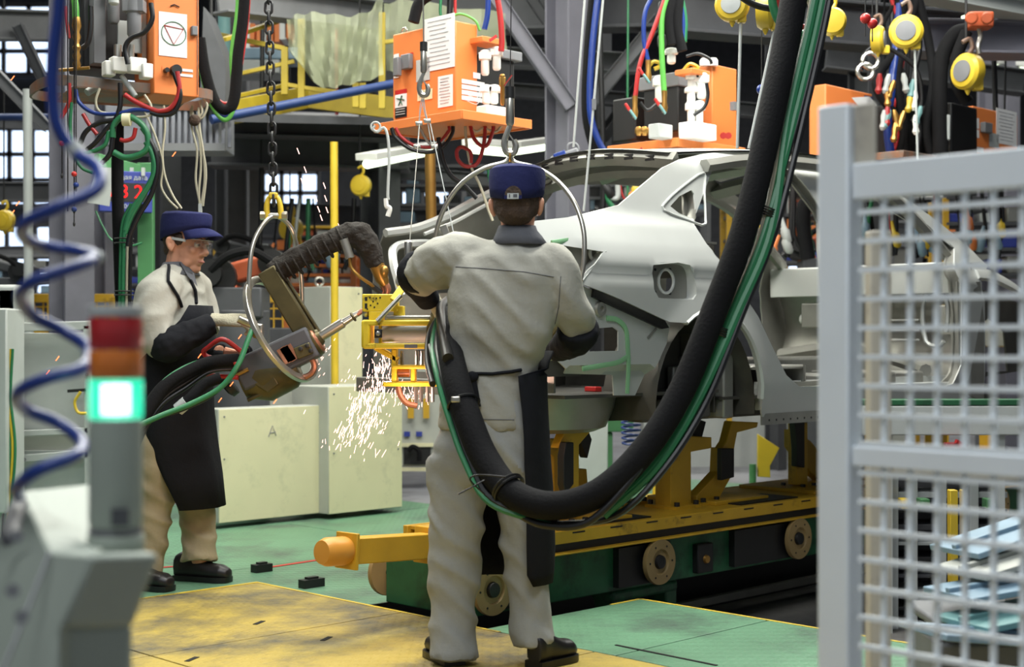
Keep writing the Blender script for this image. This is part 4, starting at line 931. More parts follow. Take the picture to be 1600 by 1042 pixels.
# chain and yellow shackle
ch = thing('lifting_chain', 'black steel link chain holding the dark welding gun', 'chain', P(428, 305, 6.7))
L0 = mb()
def link(c, ax, w_=.016, l=.030, r=.0065):
    c = V(c); side = V(ax); return mb().tube([c+side*w_*math.cos(t)+Z*(l*.45*(1 if math.sin(t) > 0 else -1)+w_*math.sin(t)) for t in [2*PI*i/16+.01 for i in range(16)]], r, 6, closed=True)
p0, p1 = P(428, 312, 6.7), P(419, -20, 6.7); nl = 22
for i in range(nl):
    p = p0.lerp(p1, i/(nl-1)); obj('chain_link', link(p, X3 if i % 2 else Y3), M['black'], ch)
sk = thing('shackle', 'yellow shackle at the bottom of the black chain', 'shackle', P(428, 338, 6.7))
m = mb(); m.tube(cr([P(418, 342, 6.7), P(417, 322, 6.7), P(422, 308, 6.7), P(433, 308, 6.7), P(438, 322, 6.7), P(439, 342, 6.7)], 4), [.014, .013, .011, .011, .013, .014], 10); obj('shackle_bow', m, M['bal'], sk)
obj('shackle_head', mb().box(P(427.5, 306, 6.7), (.04, .035, .03)), M['bal'], sk, .006); obj('shackle_pin', mb().cyl(P(410, 337, 6.7), P(446, 337, 6.7), .012, 12), M['chrome'], sk)
for x in (411, 445): obj('shackle_nut', mb().cyl(P(x-4, 337, 6.7), P(x+4, 337, 6.7), .02, 6), M['chrome'], sk)

# cables hanging at the side of the person in profile
hb = thing('hose_bundle', 'black and green hoses looping from the dark welding gun past the black apron', 'hoses', P(240, 660, 6.5))
for (o_, r, mt) in ((0, .030, 'hose'), (7, .022, 'hose'), (-8, .012, 'greenh'), (16, .011, 'cable'), (24, .010, 'cable')):
    hose([(372, 562+o_*.6, 6.62), (330, 566+o_*.6, 6.55), (290, 582+o_, 6.5), (255, 606+o_, 6.45), (228, 645+o_, 6.4), (205, 700+o_, 6.35), (180, 770+o_, 6.3)], r, mt, hb)
hose([(398, 505, 6.5), (388, 530, 6.45), (372, 570, 6.4), (345, 605, 6.38), (300, 630, 6.35), (250, 650, 6.3), (205, 672, 6.25), (170, 700, 6.2)], .012, 'greenh', hb); hose([(396, 512, 6.5), (382, 545, 6.45), (366, 580, 6.4), (335, 615, 6.38), (285, 640, 6.35), (240, 655, 6.3), (205, 680, 6.25)], .009, 'cable', hb)
hose([(345, 590, 6.5), (320, 600, 6.48), (300, 620, 6.45), (285, 634, 6.44)], .026, 'hose', hb); obj('hose_end', mb().cyl(P(278, 640, 6.44), P(292, 628, 6.44), .03, 12), M['lgray'], hb)

# ---- yellow frame gun
YY = 5.75
y_ = thing('spot_welding_gun', 'yellow framed welding gun hanging by the car boot in a shower of sparks', 'welding gun', P(620, 600, YY))
Q = lambda x, y, dy=0: P(x, y, YY+dy)
def qb(x0, y0, x1, y1, d0, d1, name, mt, par=y_, bev=.004, label=None):
    a, b = Q(x0, y0, (d0+d1)/2), Q(x1, y1, (d0+d1)/2)
    return obj(name, mb().box(((a.x+b.x)/2, YY+(d0+d1)/2, (a.z+b.z)/2), (abs(b.x-a.x), d1-d0, abs(a.z-b.z))), M[mt], par, bev, label=label)
ub = qb(568, 460, 623, 487, -.05, .05, 'upper_box', 'gyel'); 
for i, (x, y) in enumerate(((578, 465), (583, 471), (579, 477), (588, 466), (590, 474), (574, 483), (585, 480), (594, 465))): obj('drilled_hole', mb().cyl(Q(x, y, -.0505), Q(x, y, -.052), .0035, 8), M['black'], ub)
qb(570, 464, 574, 470, -.052, -.049, 'slot', 'black', ub, 0); qb(570, 474, 574, 482, -.052, -.049, 'slot', 'black', ub, 0)
qb(616, 478, 632, 494, -.04, .04, 'side_lug', 'gyel')
for (a, b) in ((500, 509), (536, 545)): 
    for d_ in (-.09, .06): qb(568, a, 676, b, d_, d_+.03, 'rail', 'gyel', bev=.006)
qb(568, 500, 582, 544, -.09, .09, 'end_plate', 'gyel', bev=.01); qb(578, 486, 600, 502, -.05, .05, 'riser', 'gyel'); qb(594, 508, 598, 537, -.07, .07, 'rib', 'gyel')
obj('air_cylinder', mb().cyl(Q(598, 521), Q(676, 521), .036, 20), M['lgray'], y_, label='pale aluminium air cylinder'); qb(604, 493, 676, 500, -.06, -.02, 'guide_bar', 'chrome'); qb(604, 493, 676, 500, .02, .06, 'guide_bar', 'chrome')
obj('bolt_plate', mb().box(Q(591, 521, -.095), (.03, .01, .035)), M['black'], y_, .003); obj('bolt', mb().lathe([(.010, 0), (.010, .008), (.005, .01)], Q(591, 521, -.10), -Y3, 6), M['chrome'], y_)
obj('wear_pad', mb().box(Q(642, 541, -.092), (.05, .004, .014)), M['gray'], y_)
obj('strut', mb().bar(Q(588, 543), Q(622, 562), .10, .02, V((.4, 0, .9))), M['gyel'], y_, .003)
qb(613, 545, 621, 602, -.05, .05, 'hanger_plate', 'gyel'); 
for a, b in ((570, 576), (596, 603)): qb(600 if a > 580 else 614, a, 688, b, -.06, .06, 'lower_rail', 'gyel', bev=.005)
for x in (643, 676): qb(x, 575, x+7, 598, -.05, .05, 'spacer', 'gyel')
for x in (628, 652, 660, 668): obj('guide_pin', mb().cyl(Q(x, 548, -.01), Q(x, 572, -.01), .007, 8), M['chrome'], y_)
for x in (650, 658, 668, 676): obj('electrode_shank', mb().cyl(Q(x, 602), Q(x, 628), .008, 8), M['chrome'], y_)
obj('electrode', mb().tube(cr([Q(622, 604), Q(626, 618), Q(636, 630), Q(652, 634)], 4), .012, 8), M['copper'], y_); obj('sleeve', mb().cyl(Q(622, 582), Q(640, 582), .018, 12), M['copper'], y_)
obj('electrode_tip', mb().sphere(Q(572, 488, -.02), (.016, .016, .018), 12), M['chrome'], y_)
obj('tie_rod', mb().cyl(Q(627, 462, -.08), Q(589, 502, -.10), .010, 12), M['chrome'], y_)
obj('lifting_lug', mb().bar(Q(614, 470, -.08), Q(632, 445, -.02), .03, .012, Y3), M['gyel'], y_, .003)
tr_ = obj('transformer_shell', mb().loft([(Q(668, 520, -.02), .05, .075, Z, Y3), (Q(680, 510, -.03), .085, .095, Z, Y3), (Q(700, 505, -.03), .095, .10, Z, Y3), (Q(720, 512, -.03), .085, .09, Z, Y3)], 22), M['bronze'], y_, label='olive metal transformer shell')
qb(676, 500, 730, 560, -.06, .08, 'rear_block', 'dgray')
# hook, swivel and shackle over the yellow gun
hk = thing('cable_hook', 'chrome swivel hook with a ring just above the yellow welding gun', 'hook', Q(631, 450))
obj('swivel_body', mb().lathe([(.006, .05), (.014, .045), (.016, .04), (.016, -.02), (.012, -.025)], Q(638, 395), Z, 16), M['chrome'], hk)
obj('swivel_fork', mb().box(Q(637, 415), (.012, .02, .05)).box(Q(631, 415), (.005, .02, .05)), M['chrome'], hk, .002); obj('ring', mb().torus(Q(631, 440, -.0), V((.2, -1, .1)), .026, .0075, 24), M['chrome'], hk)
def cable(name, a, b, r, mt, label, cat='cable', parent=None): return obj(name, mb().tube([a, b], r, 6), M[mt], parent, label=label, cat=cat)
cable('steel_cable', P(640, 382, YY), P(656, 192, 6.1), .0022, 'chrome', 'thin steel cable down to the chrome swivel hook over the yellow gun')
cable('steel_cable', P(712, 380, 5.9), P(672, 192, 6.1), .0022, 'lgray', 'thin steel cable slanting down behind the raised arm of the person seen from behind')
sh_ = thing('snap_hook', 'large steel snap hook hanging in front of the orange control box with papers', 'hook', P(662, 150, 6.1))
def snap(par, x, y, Y, s=1.0, ring=True):
    A = lambda dx, dy: P(x+dx*s, y+dy*s, Y)
    obj('cable_stop', mb().cyl(A(0, -80), A(0, -66), .016*s, 14), M['black'], par); obj('swivel', mb().lathe([(.010*s, 0), (.014*s, .01), (.014*s, .09*s), (.008*s, .10*s)], A(0, -32), Z, 14), M['chrome'], par)
    obj('hook_throat', mb().tube(cr([A(0, -32), A(-4, -22), A(-7, -10), A(-4, 1), A(4, 2), A(7, -6), A(5, -14)], 4), [.008*s, .011*s, .012*s, .009*s], 8), M['chrome'], par); obj('latch', mb().bar(A(-2, -22), A(5, -12), .008*s, .005), M['chrome'], par)
snap(sh_, 662, 146, 6.1)
cable('steel_cable', P(662, 68, 6.1), P(661, -30, 6.1), .003, 'chrome', 'steel cable above the snap hook in front of the orange control box with papers')
sl = thing('wire_sling', 'two thin wire slings knotted with cable clamps below the snap hook', 'sling', P(662, 240, 6.1))
for pts in ([(660, 150), (656, 170), (655, 195), (652, 232), (655, 192)], [(662, 150), (664, 170), (668, 190), (675, 232)], [(659, 150), (663, 175), (669, 192)], [(663, 150), (657, 175), (654, 195)]): obj('wire', mb().tube(cr([P(x, y, 6.1) for x, y in pts], 4), .0022, 5), M['lgray'], sl)
for x, y in ((655, 194), (668, 190), (652, 230), (679, 230)): obj('cable_clamp', mb().box(P(x, y, 6.1), (.028, .014, .012)).cyl(P(x-6, y-2, 6.1), P(x+5, y-3, 6.1), .006, 8), M['chrome'], sl, .002)
sh2 = thing('snap_hook', 'dark steel snap hook hanging straight above the cap of the person seen from behind', 'hook', P(797, 240, 5.85))
snap(sh2, 797, 236, 5.85, 1.25); obj('hook_eye', mb().torus(P(797, 246, 5.85), X3, .016, .005, 16), M['brass'], sh2)
obj('red_flag', mb().bar(P(788, 134, 5.84), P(800, 118, 5.84), .02, .004), M['red'], sh2)
cable('steel_cable', P(797, 140, 5.85), P(799, -30, 5.85), .0022, 'black', 'thin dark cable up from the snap hook above the navy cap')
ri = thing('gun_hanger_ring', 'large bent steel hanger hoop around the head of the person seen from behind', 'hoop', P(797, 440, 5.85))
obj('hoop', mb().tube(hpts([(683, 440, 5.9), (679, 385, 5.9), (690, 335, 5.88), (718, 290, 5.86), (755, 264, 5.85), (788, 254, 5.85), (797, 246, 5.85), (806, 254, 5.85), (840, 263, 5.82), (872, 284, 5.78), (898, 318, 5.72), (912, 362, 5.68), (912, 410, 5.66), (906, 441, 5.66)]), .0095, 10), M['chrome'], ri)
obj('hoop_foot', mb().cyl(P(906, 436, 5.66), P(902, 450, 5.66), .014, 10), M['brass'], ri)
obj('hoop_arm', mb().tube(hpts([(902, 448, 5.66), (880, 500, 5.65), (840, 540, 5.66), (760, 550, 5.7), (700, 530, 5.72)]), .016, 8), M['bronze'], ri)
obj('tool_bracket', mb().bar(P(692, 352, 5.95), P(705, 385, 5.95), .035, .03), M['chrome'], ri, .003)

# ---- the big hose loop
hl = thing('hose_loop', 'thick black hose bundle with green hoses sweeping from the ceiling round to the yellow gun', 'hose', P(1000, 700, 4.6))
main = [(1262, -160, 5.1), (1240, 0, 5.0), (1205, 180, 4.85), (1165, 350, 4.75), (1118, 480, 4.7), (1065, 610, 4.65), (1005, 705, 4.6), (935, 770, 4.58), (862, 790, 4.62), (800, 770, 4.70), (757, 715, 4.80), (730, 650, 4.88), (712, 590, 4.98), (702, 540, 5.15), (704, 500, 5.4), (708, 495, 5.6)]
obj('main_hose', mb().tube(hpts(main), [.048, .046, .043, .043, .046, .048, .048, .046, .045], 18), M['hose'], hl)
def off(dx, dy, dY, sc_=None): return [(x+dx, y+dy, Y+dY) for x, y, Y in main]
def side(i0, i1, offs, r, mt, nm='side_hose'):
    pts = []
    for k, i in enumerate(range(i0, i1+1)):
        x, y, Y = main[i]; a, b = offs if not isinstance(offs, list) else offs[min(k, len(offs)-1)]; pts.append((x+a, y+b, Y+.02))
    hose(pts, r, mt, hl, nm, 8)
side(0, 7, [(46, 0), (44, 4), (36, 8), (30, 10), (24, 10), (22, 14), (18, 20), (10, 30)], .013, 'greenh')
side(0, 7, [(34, 0), (32, 4), (26, 8), (40, 10), (34, 10), (26, 14), (20, 24), (8, 36)], .016, 'greenh')
side(0, 6, [(54, 0), (50, 4), (42, 8), (28, 10), (24, 10), (26, 16), (14, 26)], .008, 'cable')
side(0, 8, [(60, 0), (56, 4), (50, 8), (46, 10), (42, 10), (40, 16), (34, 26), (26, 36), (0, 30)], .011, 'cable')
side(0, 5, [(26, 0), (27, 4), (22, 8), (24, 10), (20, 10), (16, 12)], .007, 'beige')
side(8, 14, [(10, 26), (-28, 12), (-22, 4), (-20, 0), (-20, -4), (-18, -4), (-14, -4)], .014, 'cable'); side(8, 14, [(0, 30), (-34, 16), (-30, 8), (-28, 4), (-28, 0), (-26, 0), (-20, -2)], .011, 'greenh')
side(9, 14, [(6, 0), (-12, -14), (-18, -6), (-24, 2), (-24, 0), (-10, 4)], .011, 'cable'); side(8, 13, [(0, 4), (0, -6), (-8, -10), (-13, -8), (-26, 0), (-30, 0)], .010, 'cable')
hose([(700, 560, 4.98), (690, 500, 5.3), (690, 480, 5.5), (700, 470, 5.62)], .02, 'cable', hl); hose([(676, 600, 5.0), (668, 560, 5.2), (672, 520, 5.4), (690, 490, 5.55)], .012, 'cable', hl)
hose([(1087, 560, 4.66), (1052, 650, 4.62), (985, 750, 4.56), (920, 815, 4.56), (860, 822, 4.62), (815, 806, 4.68), (770, 770, 4.75)], .012, 'cable', hl)
def tie(i, f, r=.062, n=2):
    a, b = P(*main[i]), P(*main[i+1]); p = a.lerp(b, f); d = (b-a).normalized()
    for k in range(n): obj('cable_tie', mb().torus(p+d*k*.012, d, r, .005, 22, 5), M['cable'], hl)
tie(9, .1, .054); tie(11, .3, .054, 1); obj('tie_buckle', mb().box(P(712, 624, 4.83), (.03, .02, .02)), M['chrome'], hl, .004)
hose([(757, 772, 4.66), (735, 750, 4.64), (748, 742, 4.63), (790, 745, 4.6)], .003, 'cable', hl, 'tie_tail'); hose([(757, 750, 4.66), (735, 762, 4.64), (716, 772, 4.63)], .0025, 'cable', hl, 'tie_tail')
for (x, y, Y) in ((1199, 326, 4.8), (1123, 511, 4.72)):
    for k in range(4): obj('cable_tie', mb().torus(P(x, y+k*4, Y), V((-.35, 0, -.93)), .034, .003, 18, 5), M['cable'], hl)
hu = thing('hose_coil', 'green and dark red hoses drooping by the top of the thick black hose', 'hose', P(1230, 50, 5.3))
hose([(1205, -40, 5.3), (1208, 10, 5.3), (1225, 44, 5.3), (1250, 55, 5.3), (1275, 40, 5.3)], .016, 'greenh', hu); hose([(1212, -40, 5.35), (1218, 10, 5.35), (1240, 38, 5.35), (1270, 36, 5.35), (1295, -30, 5.35)], .012, 'redh', hu); hose([(1150, -10, 5.4), (1180, 8, 5.4), (1215, 14, 5.4), (1250, 10, 5.4)], .013, 'cable', hu)
hose([(1258, -20, 5.2), (1268, 20, 5.2), (1280, 45, 5.2), (1290, 58, 5.2)], .006, 'beige', hu)

# ---- sparks
def streaks(name, gens, mt, label, r=.0015):
    m = mb()
    for p, d, l in gens: m.tube([p-d*l/2, p+d*l/2], [r*.5, r, r*.6], 4, caps=False)
    return obj(name, m, M[mt], label=label, cat='sparks', kind='stuff', smooth=False)
rs = random.Random(3); gs = []
for i in range(300):
    t = rs.random()**.75; x = 604-48*t+rs.gauss(0, 7+17*t); y = 556+145*t**1.15+rs.gauss(0, 9)
    dd = V((-.38*t+rs.gauss(0, .22), 0, -1)).normalized(); gs.append((P(x, y, 5.9+rs.uniform(-.2, .2)), dd, rs.uniform(.008, .035)))
for i in range(60): gs.append((P(640+rs.gauss(0, 12), 618+rs.gauss(0, 9), 5.8), V((rs.gauss(0, .3), 0, -1)).normalized(), rs.uniform(.008, .02)))
for i in range(60): gs.append((P(575+rs.gauss(0, 30), 600+rs.gauss(0, 34), 5.9), V((-.5, 0, -1)).normalized(), rs.uniform(.006, .02)))
streaks('sparks', gs, 'spark', 'shower of white and pink welding sparks falling from the yellow gun')
gs = [(P(500+rs.gauss(0, 14), 540+rs.gauss(0, 22), 6.9), V((.5, 0, .7)).normalized(), rs.uniform(.006, .025)) for i in range(34)]
streaks('sparks', gs, 'spark', 'loose sparks round the plunger of the dark welding gun')
gs = [(P(x, y, 6.9), V((.35, 0, -.93)), .03) for x, y in ((466, 236), (477, 265), (472, 283), (507, 290), (509, 310), (494, 310), (498, 327), (502, 340), (478, 282), (511, 328), (530, 354))]
streaks('sparks', gs, 'spark', 'few flying sparks against the dark hall right of the chain', .003)
gs = [(P(x, y, 6.6), V((.6, 0, .8)), .025) for x, y in ((272, 241), (75, 582), (90, 560), (28, 318), (20, 122), (375, 526), (385, 546), (362, 600), (344, 625), (312, 556), (20, 332), (430, 627))]
streaks('sparks', gs, 'spark2', 'scattered dull orange sparks round the person in profile', .0035)
l = bpy.data.lights.new('weld_glow', 'POINT'); l.energy = 9; l.color = (1, .62, .5); l.shadow_soft_size = .05; lo = bpy.data.objects.new('weld_glow', l); COL.objects.link(lo); lo.location = P(597, 572, 5.95)
l = bpy.data.lights.new('weld_glow', 'POINT'); l.energy = 2; l.color = (1, .6, .5); l.shadow_soft_size = .03; lo = bpy.data.objects.new('weld_glow', l); COL.objects.link(lo); lo.location = P(642, 622, 5.62)
# ================================================================= FOREGROUND: pedestal, stack light, coiled hose, mesh gate
pd = thing('control_pedestal', 'blurred grey-green sloping control pedestal in the lower left foreground', 'pedestal', (-.72, 1.95, -.06))
def pz(x, y, z): return PG(x, y, z)
YP = 1.90
A = lambda x, y, Y: P(x, y, Y)
# column body, sloping desk and side cheek
zt = A(0, 760, 2.15).z
m = mb()
m.add([A(225, 862, 1.82), A(250, 862, 1.95), A(208, 980, 1.90), A(208, 1500, 1.90), A(100, 1500, 1.75), A(100, 960, 1.75), A(145, 868, 1.74)], [(0, 1, 2, 3, 4, 5, 6)])
front = [A(35, 775, 2.10), A(130, 750, 2.2), A(135, 858, 1.78), A(78, 862, 1.72)]
m = mb(); top_l, top_r, low_r, low_l = front
body = [A(78, 862, 1.72), A(248, 864, 1.86), A(205, 985, 1.86), A(98, 985, 1.74)]
dep = V((-.05, .22, .0))
obj('pedestal_column', mb().add([A(98, 975, 1.74), A(207, 975, 1.80), A(207, 1700, 1.80), A(98, 1700, 1.74), A(60, 975, 2.1), A(180, 975, 2.2), A(180, 1700, 2.2), A(60, 1700, 2.1)], [(0, 1, 2, 3), (4, 7, 6, 5), (0, 4, 5, 1), (1, 5, 6, 2), (0, 3, 7, 4), (3, 2, 6, 7)]), M['ped'], pd, .008)
obj('pedestal_head', mb().add([A(142, 866, 1.72), A(250, 864, 1.80), A(205, 982, 1.80), A(98, 982, 1.72), A(78, 862, 1.98), A(225, 858, 2.10), A(205, 982, 2.1), A(70, 982, 2.0)], [(0, 1, 2, 3), (4, 7, 6, 5), (0, 4, 5, 1), (1, 5, 6, 2), (0, 3, 7, 4), (3, 2, 6, 7)]), M['ped'], pd, .008)
obj('sloping_lid', mb().add([A(82, 862, 1.80), A(142, 866, 1.76), A(200, 862, 2.08), A(150, 756, 2.3), A(36, 768, 2.2)], [(0, 1, 2, 3, 4)]).add([A(82, 870, 1.80), A(142, 874, 1.76), A(200, 870, 2.08), A(150, 764, 2.3), A(36, 776, 2.2)], [(0, 4, 3, 2, 1)]), M['ped'], pd)
obj('side_cheek', mb().prism([A(36, 768, 2.2), A(82, 862, 1.80), A(142, 866, 1.72), A(98, 985, 1.72), A(98, 1700, 1.74), A(-190, 1700, 1.60), A(-120, 980, 1.6), A(-30, 880, 1.9)], V((.0, .06, 0))), M['ped'], pd, .006)
obj('cheek_seam', mb().bar(A(78, 864, 1.785), A(0, 1060, 1.66), .003, .006, Y3), M['gray'], pd)
for x, y, Y in ((20, 923, 1.68), (34, 964, 1.65), (26, 838, 1.85)): obj('cheek_screw', mb().cyl(A(x, y, Y), A(x, y, Y-.012), .008, 10), M['gray'], pd)
lk = obj('lid_latch', mb().tube(cr([A(30, 790, 2.1), A(20, 815, 2.02), A(18, 840, 1.96), A(30, 850, 1.94)], 4), .014, 8), M['dgray'], pd)
st = thing('stack_light', 'blurred stack light with dark red and amber lenses over a lit green lens', 'signal lamp', A(180, 862, YP))
def sec(y0, y1, r, mt, nm, label=None, rr=None, bev=0):
    a, b = A(181, y1, YP), A(181, y0, YP); h = b.z-a.z
    return obj(nm, mb().lathe([(r*.97, 0), (r, h*.06), (rr or r, h*.94), ((rr or r)*.97, h)], a, Z, 32), M[mt] if isinstance(mt, str) else mt, st, label=label)
sec(478, 494, .0345, 'lgray', 'top_cap', 'pale grey cap'); sec(496, 546, .0340, 'lred', 'red_lens', 'dark red lens'); sec(547, 591, .0340, 'lamb', 'amber_lens', 'amber lens'); sec(592, 654, .0350, 'lensg', 'green_lens', 'lit green lens'); sec(600, 648, .019, 'core', 'lamp_core', 'glowing lamp inside the green lens')
a, b = A(181, 646, YP), A(181, 600, YP)
sec(655, 822, .0345, 'ped', 'lamp_tube', 'grey tube'); sec(824, 832, .0345, 'gray', 'tube_ring'); sec(834, 862, .0365, 'ped', 'lamp_base')
obj('maker_plate', mb().box(A(188, 808, YP-.036), (.022, .003, .022)), M['dgray'], st)
# coiled blue air hose
cl = thing('coiled_hose', 'blurred blue coiled air hose hanging in the left foreground', 'hose', A(80, 760, 2.0))
pts = [(98, -60, 2.0), (92, 20, 2.0), (82, 110, 2.0), (88, 190, 2.0), (118, 238, 2.0), (152, 262, 1.97), (150, 296, 1.93), (90, 324, 1.9), (38, 350, 1.93), (38, 372, 2.0), (70, 384, 2.06), (120, 392, 2.06), (150, 402, 2.0), (110, 420, 1.93), (55, 438, 1.91), (32, 462, 1.95), (50, 492, 2.02), (100, 518, 2.05), (138, 545, 2.02), (128, 575, 1.95), (70, 592, 1.91), (28, 615, 1.94), (40, 640, 2.02), (90, 660, 2.05), (128, 690, 2.02), (118, 712, 1.95), (60, 735, 1.92), (26, 762, 1.97), (30, 775, 2.05)]
obj('hose', mb().tube(hpts(pts), .0088, 14), M['blueh'], cl)
obj('hose_collar', mb().tube([A(112, 226, 2.0), A(124, 244, 2.0)], .0105, 12), M['lgray'], cl); obj('hose_collar', mb().sphere(A(154, 402, 1.99), .009, 10), M['lgray'], cl)

# mesh gate at the right, running towards the camera on the right
gt = thing('mesh_gate', 'large pale grey steel gate with welded square mesh filling the right foreground', 'gate', (.64, 2.6, -.06))
g0 = P(1322, 530, 2.55); g0.z = 0; gd = -N                             # direction of the gate
def GT(s, z): return g0+gd*s+Z*z
zp = P(0, 158, 2.5).z
RGT = Matrix((gd, Z.cross(gd), Z)).transposed()
po = obj('gate_post', mb().box(GT(-.012, (zp-.06)/2), (.062, .05, zp+.06), RGT), M['wire'], gt, .004)
obj('hinge_plate', mb().box(GT(.035, zp-.07), (.05, .008, .14), RGT), M['wire2'], po, .004)
z_top = P(0, 262, 2.58).z; z_rb = P(0, 317, 2.58).z
def rail(z0, z1, nm='rail', t=.03): return obj(nm, mb().box(GT(.52, (z0+z1)/2), (1.0, t, z1-z0), RGT), M['wire'], gt, .003)
rail(z_rb, z_top, 'top_rail'); rail(.930, .965, 'middle_rail'); rail(.02, .08, 'bottom_rail')
obj('stile', mb().box(GT(1.0, .7), (.05, .03, 1.5), RGT), M['wire'], gt, .003)
v1 = obj('mesh_wire', mb().box(GT(.075, (z_rb+.05)/2), (.009, .009, z_rb-.03), RGT), M['wire'], gt)
for i in range(1, 18): piece(v1, gd*(.05*i), gt)
h1_ = obj('mesh_wire', mb().box(GT(.52, z_rb-.022)-RGT.col[1]*.007, (.98, .009, .009), RGT), M['wire'], gt)
for i in range(1, 26):
    z = -.05*i
    piece(h1_, V((0, 0, z)), gt)
# beige inner post behind the gate
p_ = P(1372, 530, 3.1)
obj('inner_post', mb().box((p_.x, 3.1, .66), (.045, .05, 1.44)), M['wire2'], bevel=.004, label='beige steel post right behind the pale gate mesh', cat='post')
p_ = P(1400, 700, 3.05); q0, q1 = P(1330, 718, 3.05), P(1640, 742, 3.0)
obj('inner_rail', mb().bar(P(1395, 722, 3.06), P(1640, 732, 3.0), .04, .05), M['wire2'], bevel=.003, label='beige steel rail crossing behind the middle of the gate mesh', cat='rail')
# ================================================================= OVERHEAD CONTROL UNITS
def frame_box(par, name, p, du, dv, lu, lv, z0, z1, mt, bev=.006, label=None):
    """box from the near corner p, running lu along du and lv along dv"""
    R = Matrix((du, dv, Z)).transposed(); c = V((p.x, p.y, 0))+du*lu/2+dv*lv/2+Z*(z0+z1)/2
    if R.determinant() < 0: pass
    return obj(name, mb().box(c, (lu, lv, z1-z0), R), M[mt] if isinstance(mt, str) else mt, par, bev, label=label)
def on(p, d, s, z, out): q_ = V((p.x, p.y, 0))+d*s+Z*z; return q_+out
def sticker(par, p, d, out, s0, s1, z0, z1, mt='paper', name='sticker', t=.0025, label=None, lines=0):
    """flat label on the face that starts at p, runs along d and faces out"""
    R = Matrix((d, -out, Z)).transposed()
    o = obj(name, mb().box(on(p, d, (s0+s1)/2, (z0+z1)/2, out*t), (s1-s0, .002, z1-z0), R), M[mt], par, label=label, smooth=False)
    for i in range(lines):
        z = z1-(z1-z0)*(i+1)/(lines+1.2); m = mb(); rr = random.Random(i*3+int(s0*1000)); a = s0+(s1-s0)*rr.uniform(.08, .2); b = s1-(s1-s0)*rr.uniform(.08, .3)
        pts = []; k = 0; x = a
        while x < b: pts.append(on(p, d, x, z+(.0035 if k % 2 else -.0035)*rr.uniform(.4, 1), out*(t+.002))); x += .006; k += 1
        if len(pts) > 2: m.tube(pts, .0011, 4); obj('ink_line', m, M['ink'], o)
    return o
def filter_unit(par, p, h=.14, r=.026, mt='white', name='air_filter'):
    m = mb().lathe([(r*.5, h), (r*.95, h*.96), (r, h*.62), (r*.8, h*.58), (r*.8, h*.08), (r*.55, 0)], p, Z, 14); m.box(p+Z*h*.75, (r*2.4, r*1.6, h*.28)); return obj(name, m, M[mt], par, .003)
def tray(par, p, du, dv, lu, lv, z, mt='orange', h=.045):
    for a, b in ((p, du*lu), (p, dv*lv), (V(p)+dv*lv, du*lu), (V(p)+du*lu, dv*lv)):
        q0 = V((a.x, a.y, z)); obj('tray_bar', mb().bar(q0, q0+b, .012, h), M[mt], par, .002)
    obj('tray_floor', mb().box(V((p.x, p.y, z-.01))+du*lu/2+dv*lv/2, (lu*.98, lv*.98, .008), Matrix((du, dv, Z)).transposed()), M[mt], par)

# ---- unit with papers and warning stickers, above the car boot
YU = 7.4
c2 = thing('control_unit', 'orange control box with papers and electric warning stickers on an orange tray above the car', 'control box', (P(712, 180, YU).x, YU, P(0, 185, YU).z))
p = P(712, 100, YU); zt, zb = P(0, 32, YU).z, P(0, 185, YU).z
du, dv = D, N
lv = ext(p, N, 614); lu = ext(p, D, 746)
frame_box(c2, 'cabinet', p, du, dv, lu, lv, zb, zt, 'orange', .006)
out = -D; dd = N                                                       # front face runs along N (to the left), faces -D
pl_ = V((p.x, p.y, 0))+N*lv; ddr = -N                                   # measured from the left edge towards the right
def f2(x): return ext(V((pl_.x, pl_.y, 0)), ddr, x)
def zz(y, Y=YU): return H-(y-HY)/F*Y
def st2(x0, x1, y0, y1, **k): return sticker(c2, pl_, ddr, out, f2(x0), f2(x1), zz(y1, 7.6), zz(y0, 7.6), **k)
st2(664, 711, 33, 115, lines=11, label='large handwritten paper sheet'); st2(685, 708, 126, 174, lines=9); st2(653, 676, 142, 158, lines=2, mt='cream')
st2(616, 624, 77, 94); st2(616, 624, 97, 115)
for y in (86, 106):
    a = lambda x, y_: on(pl_, ddr, f2(x), zz(y_, 7.6), out*.006)
    obj('warning_triangle', mb().prism([a(617, y+4), a(623, y+4), a(620, y-5)], out*.001), M['bal'], c2); obj('warning_mark', mb().prism([a(619.6, y+2), a(620.4, y+2), a(620.2, y-2), a(619.8, y-2)], out*.003), M['black'], c2)
st2(618, 636, 135, 142, mt='red', name='warning_header'); st2(618, 636, 142, 163, label='white sign with a green figure struck by a current'); st2(618, 636, 163, 179, mt='black', name='warning_text_panel')
fg = mb(); a = lambda x, y_: on(pl_, ddr, f2(x), zz(y_, 7.6), out*.007)
fg.sphere(a(629, 146), .005, 8); fg.tube([a(628.5, 147), a(627, 153), a(624, 160)], .003, 5); fg.tube([a(627, 153), a(630, 160)], .003, 5); fg.tube([a(621, 148), a(627, 150), a(633, 152)], .0025, 5); obj('warning_figure', fg, M['cgreen'], c2)
for y in (166, 170, 174): obj('warning_text', mb().bar(a(620, y), a(634, y), .001, .004), M['lgray'], c2)
frame_box(c2, 'switch_housing', on(pl_, ddr, f2(632), 0, out*.03), ddr, -out, f2(646)-f2(632), .03, zz(106, 7.6), zz(82, 7.6), 'gray'); frame_box(c2, 'switch_handle', on(pl_, ddr, f2(626), 0, out*.055), ddr, -out, f2(634)-f2(626), .03, zz(116, 7.6), zz(86, 7.6), 'gray', .006)
st2(627, 646, 80, 83, mt='red', name='switch_strip'); st2(651, 672, 94, 128, mt='lgray', name='name_plate')
sd_ = V((p.x, p.y, 0))
for i in range(4): sticker(c2, sd_, D, -N, .04, .20, zb+.10+i*.028, zb+.122+i*.028, mt='paper')
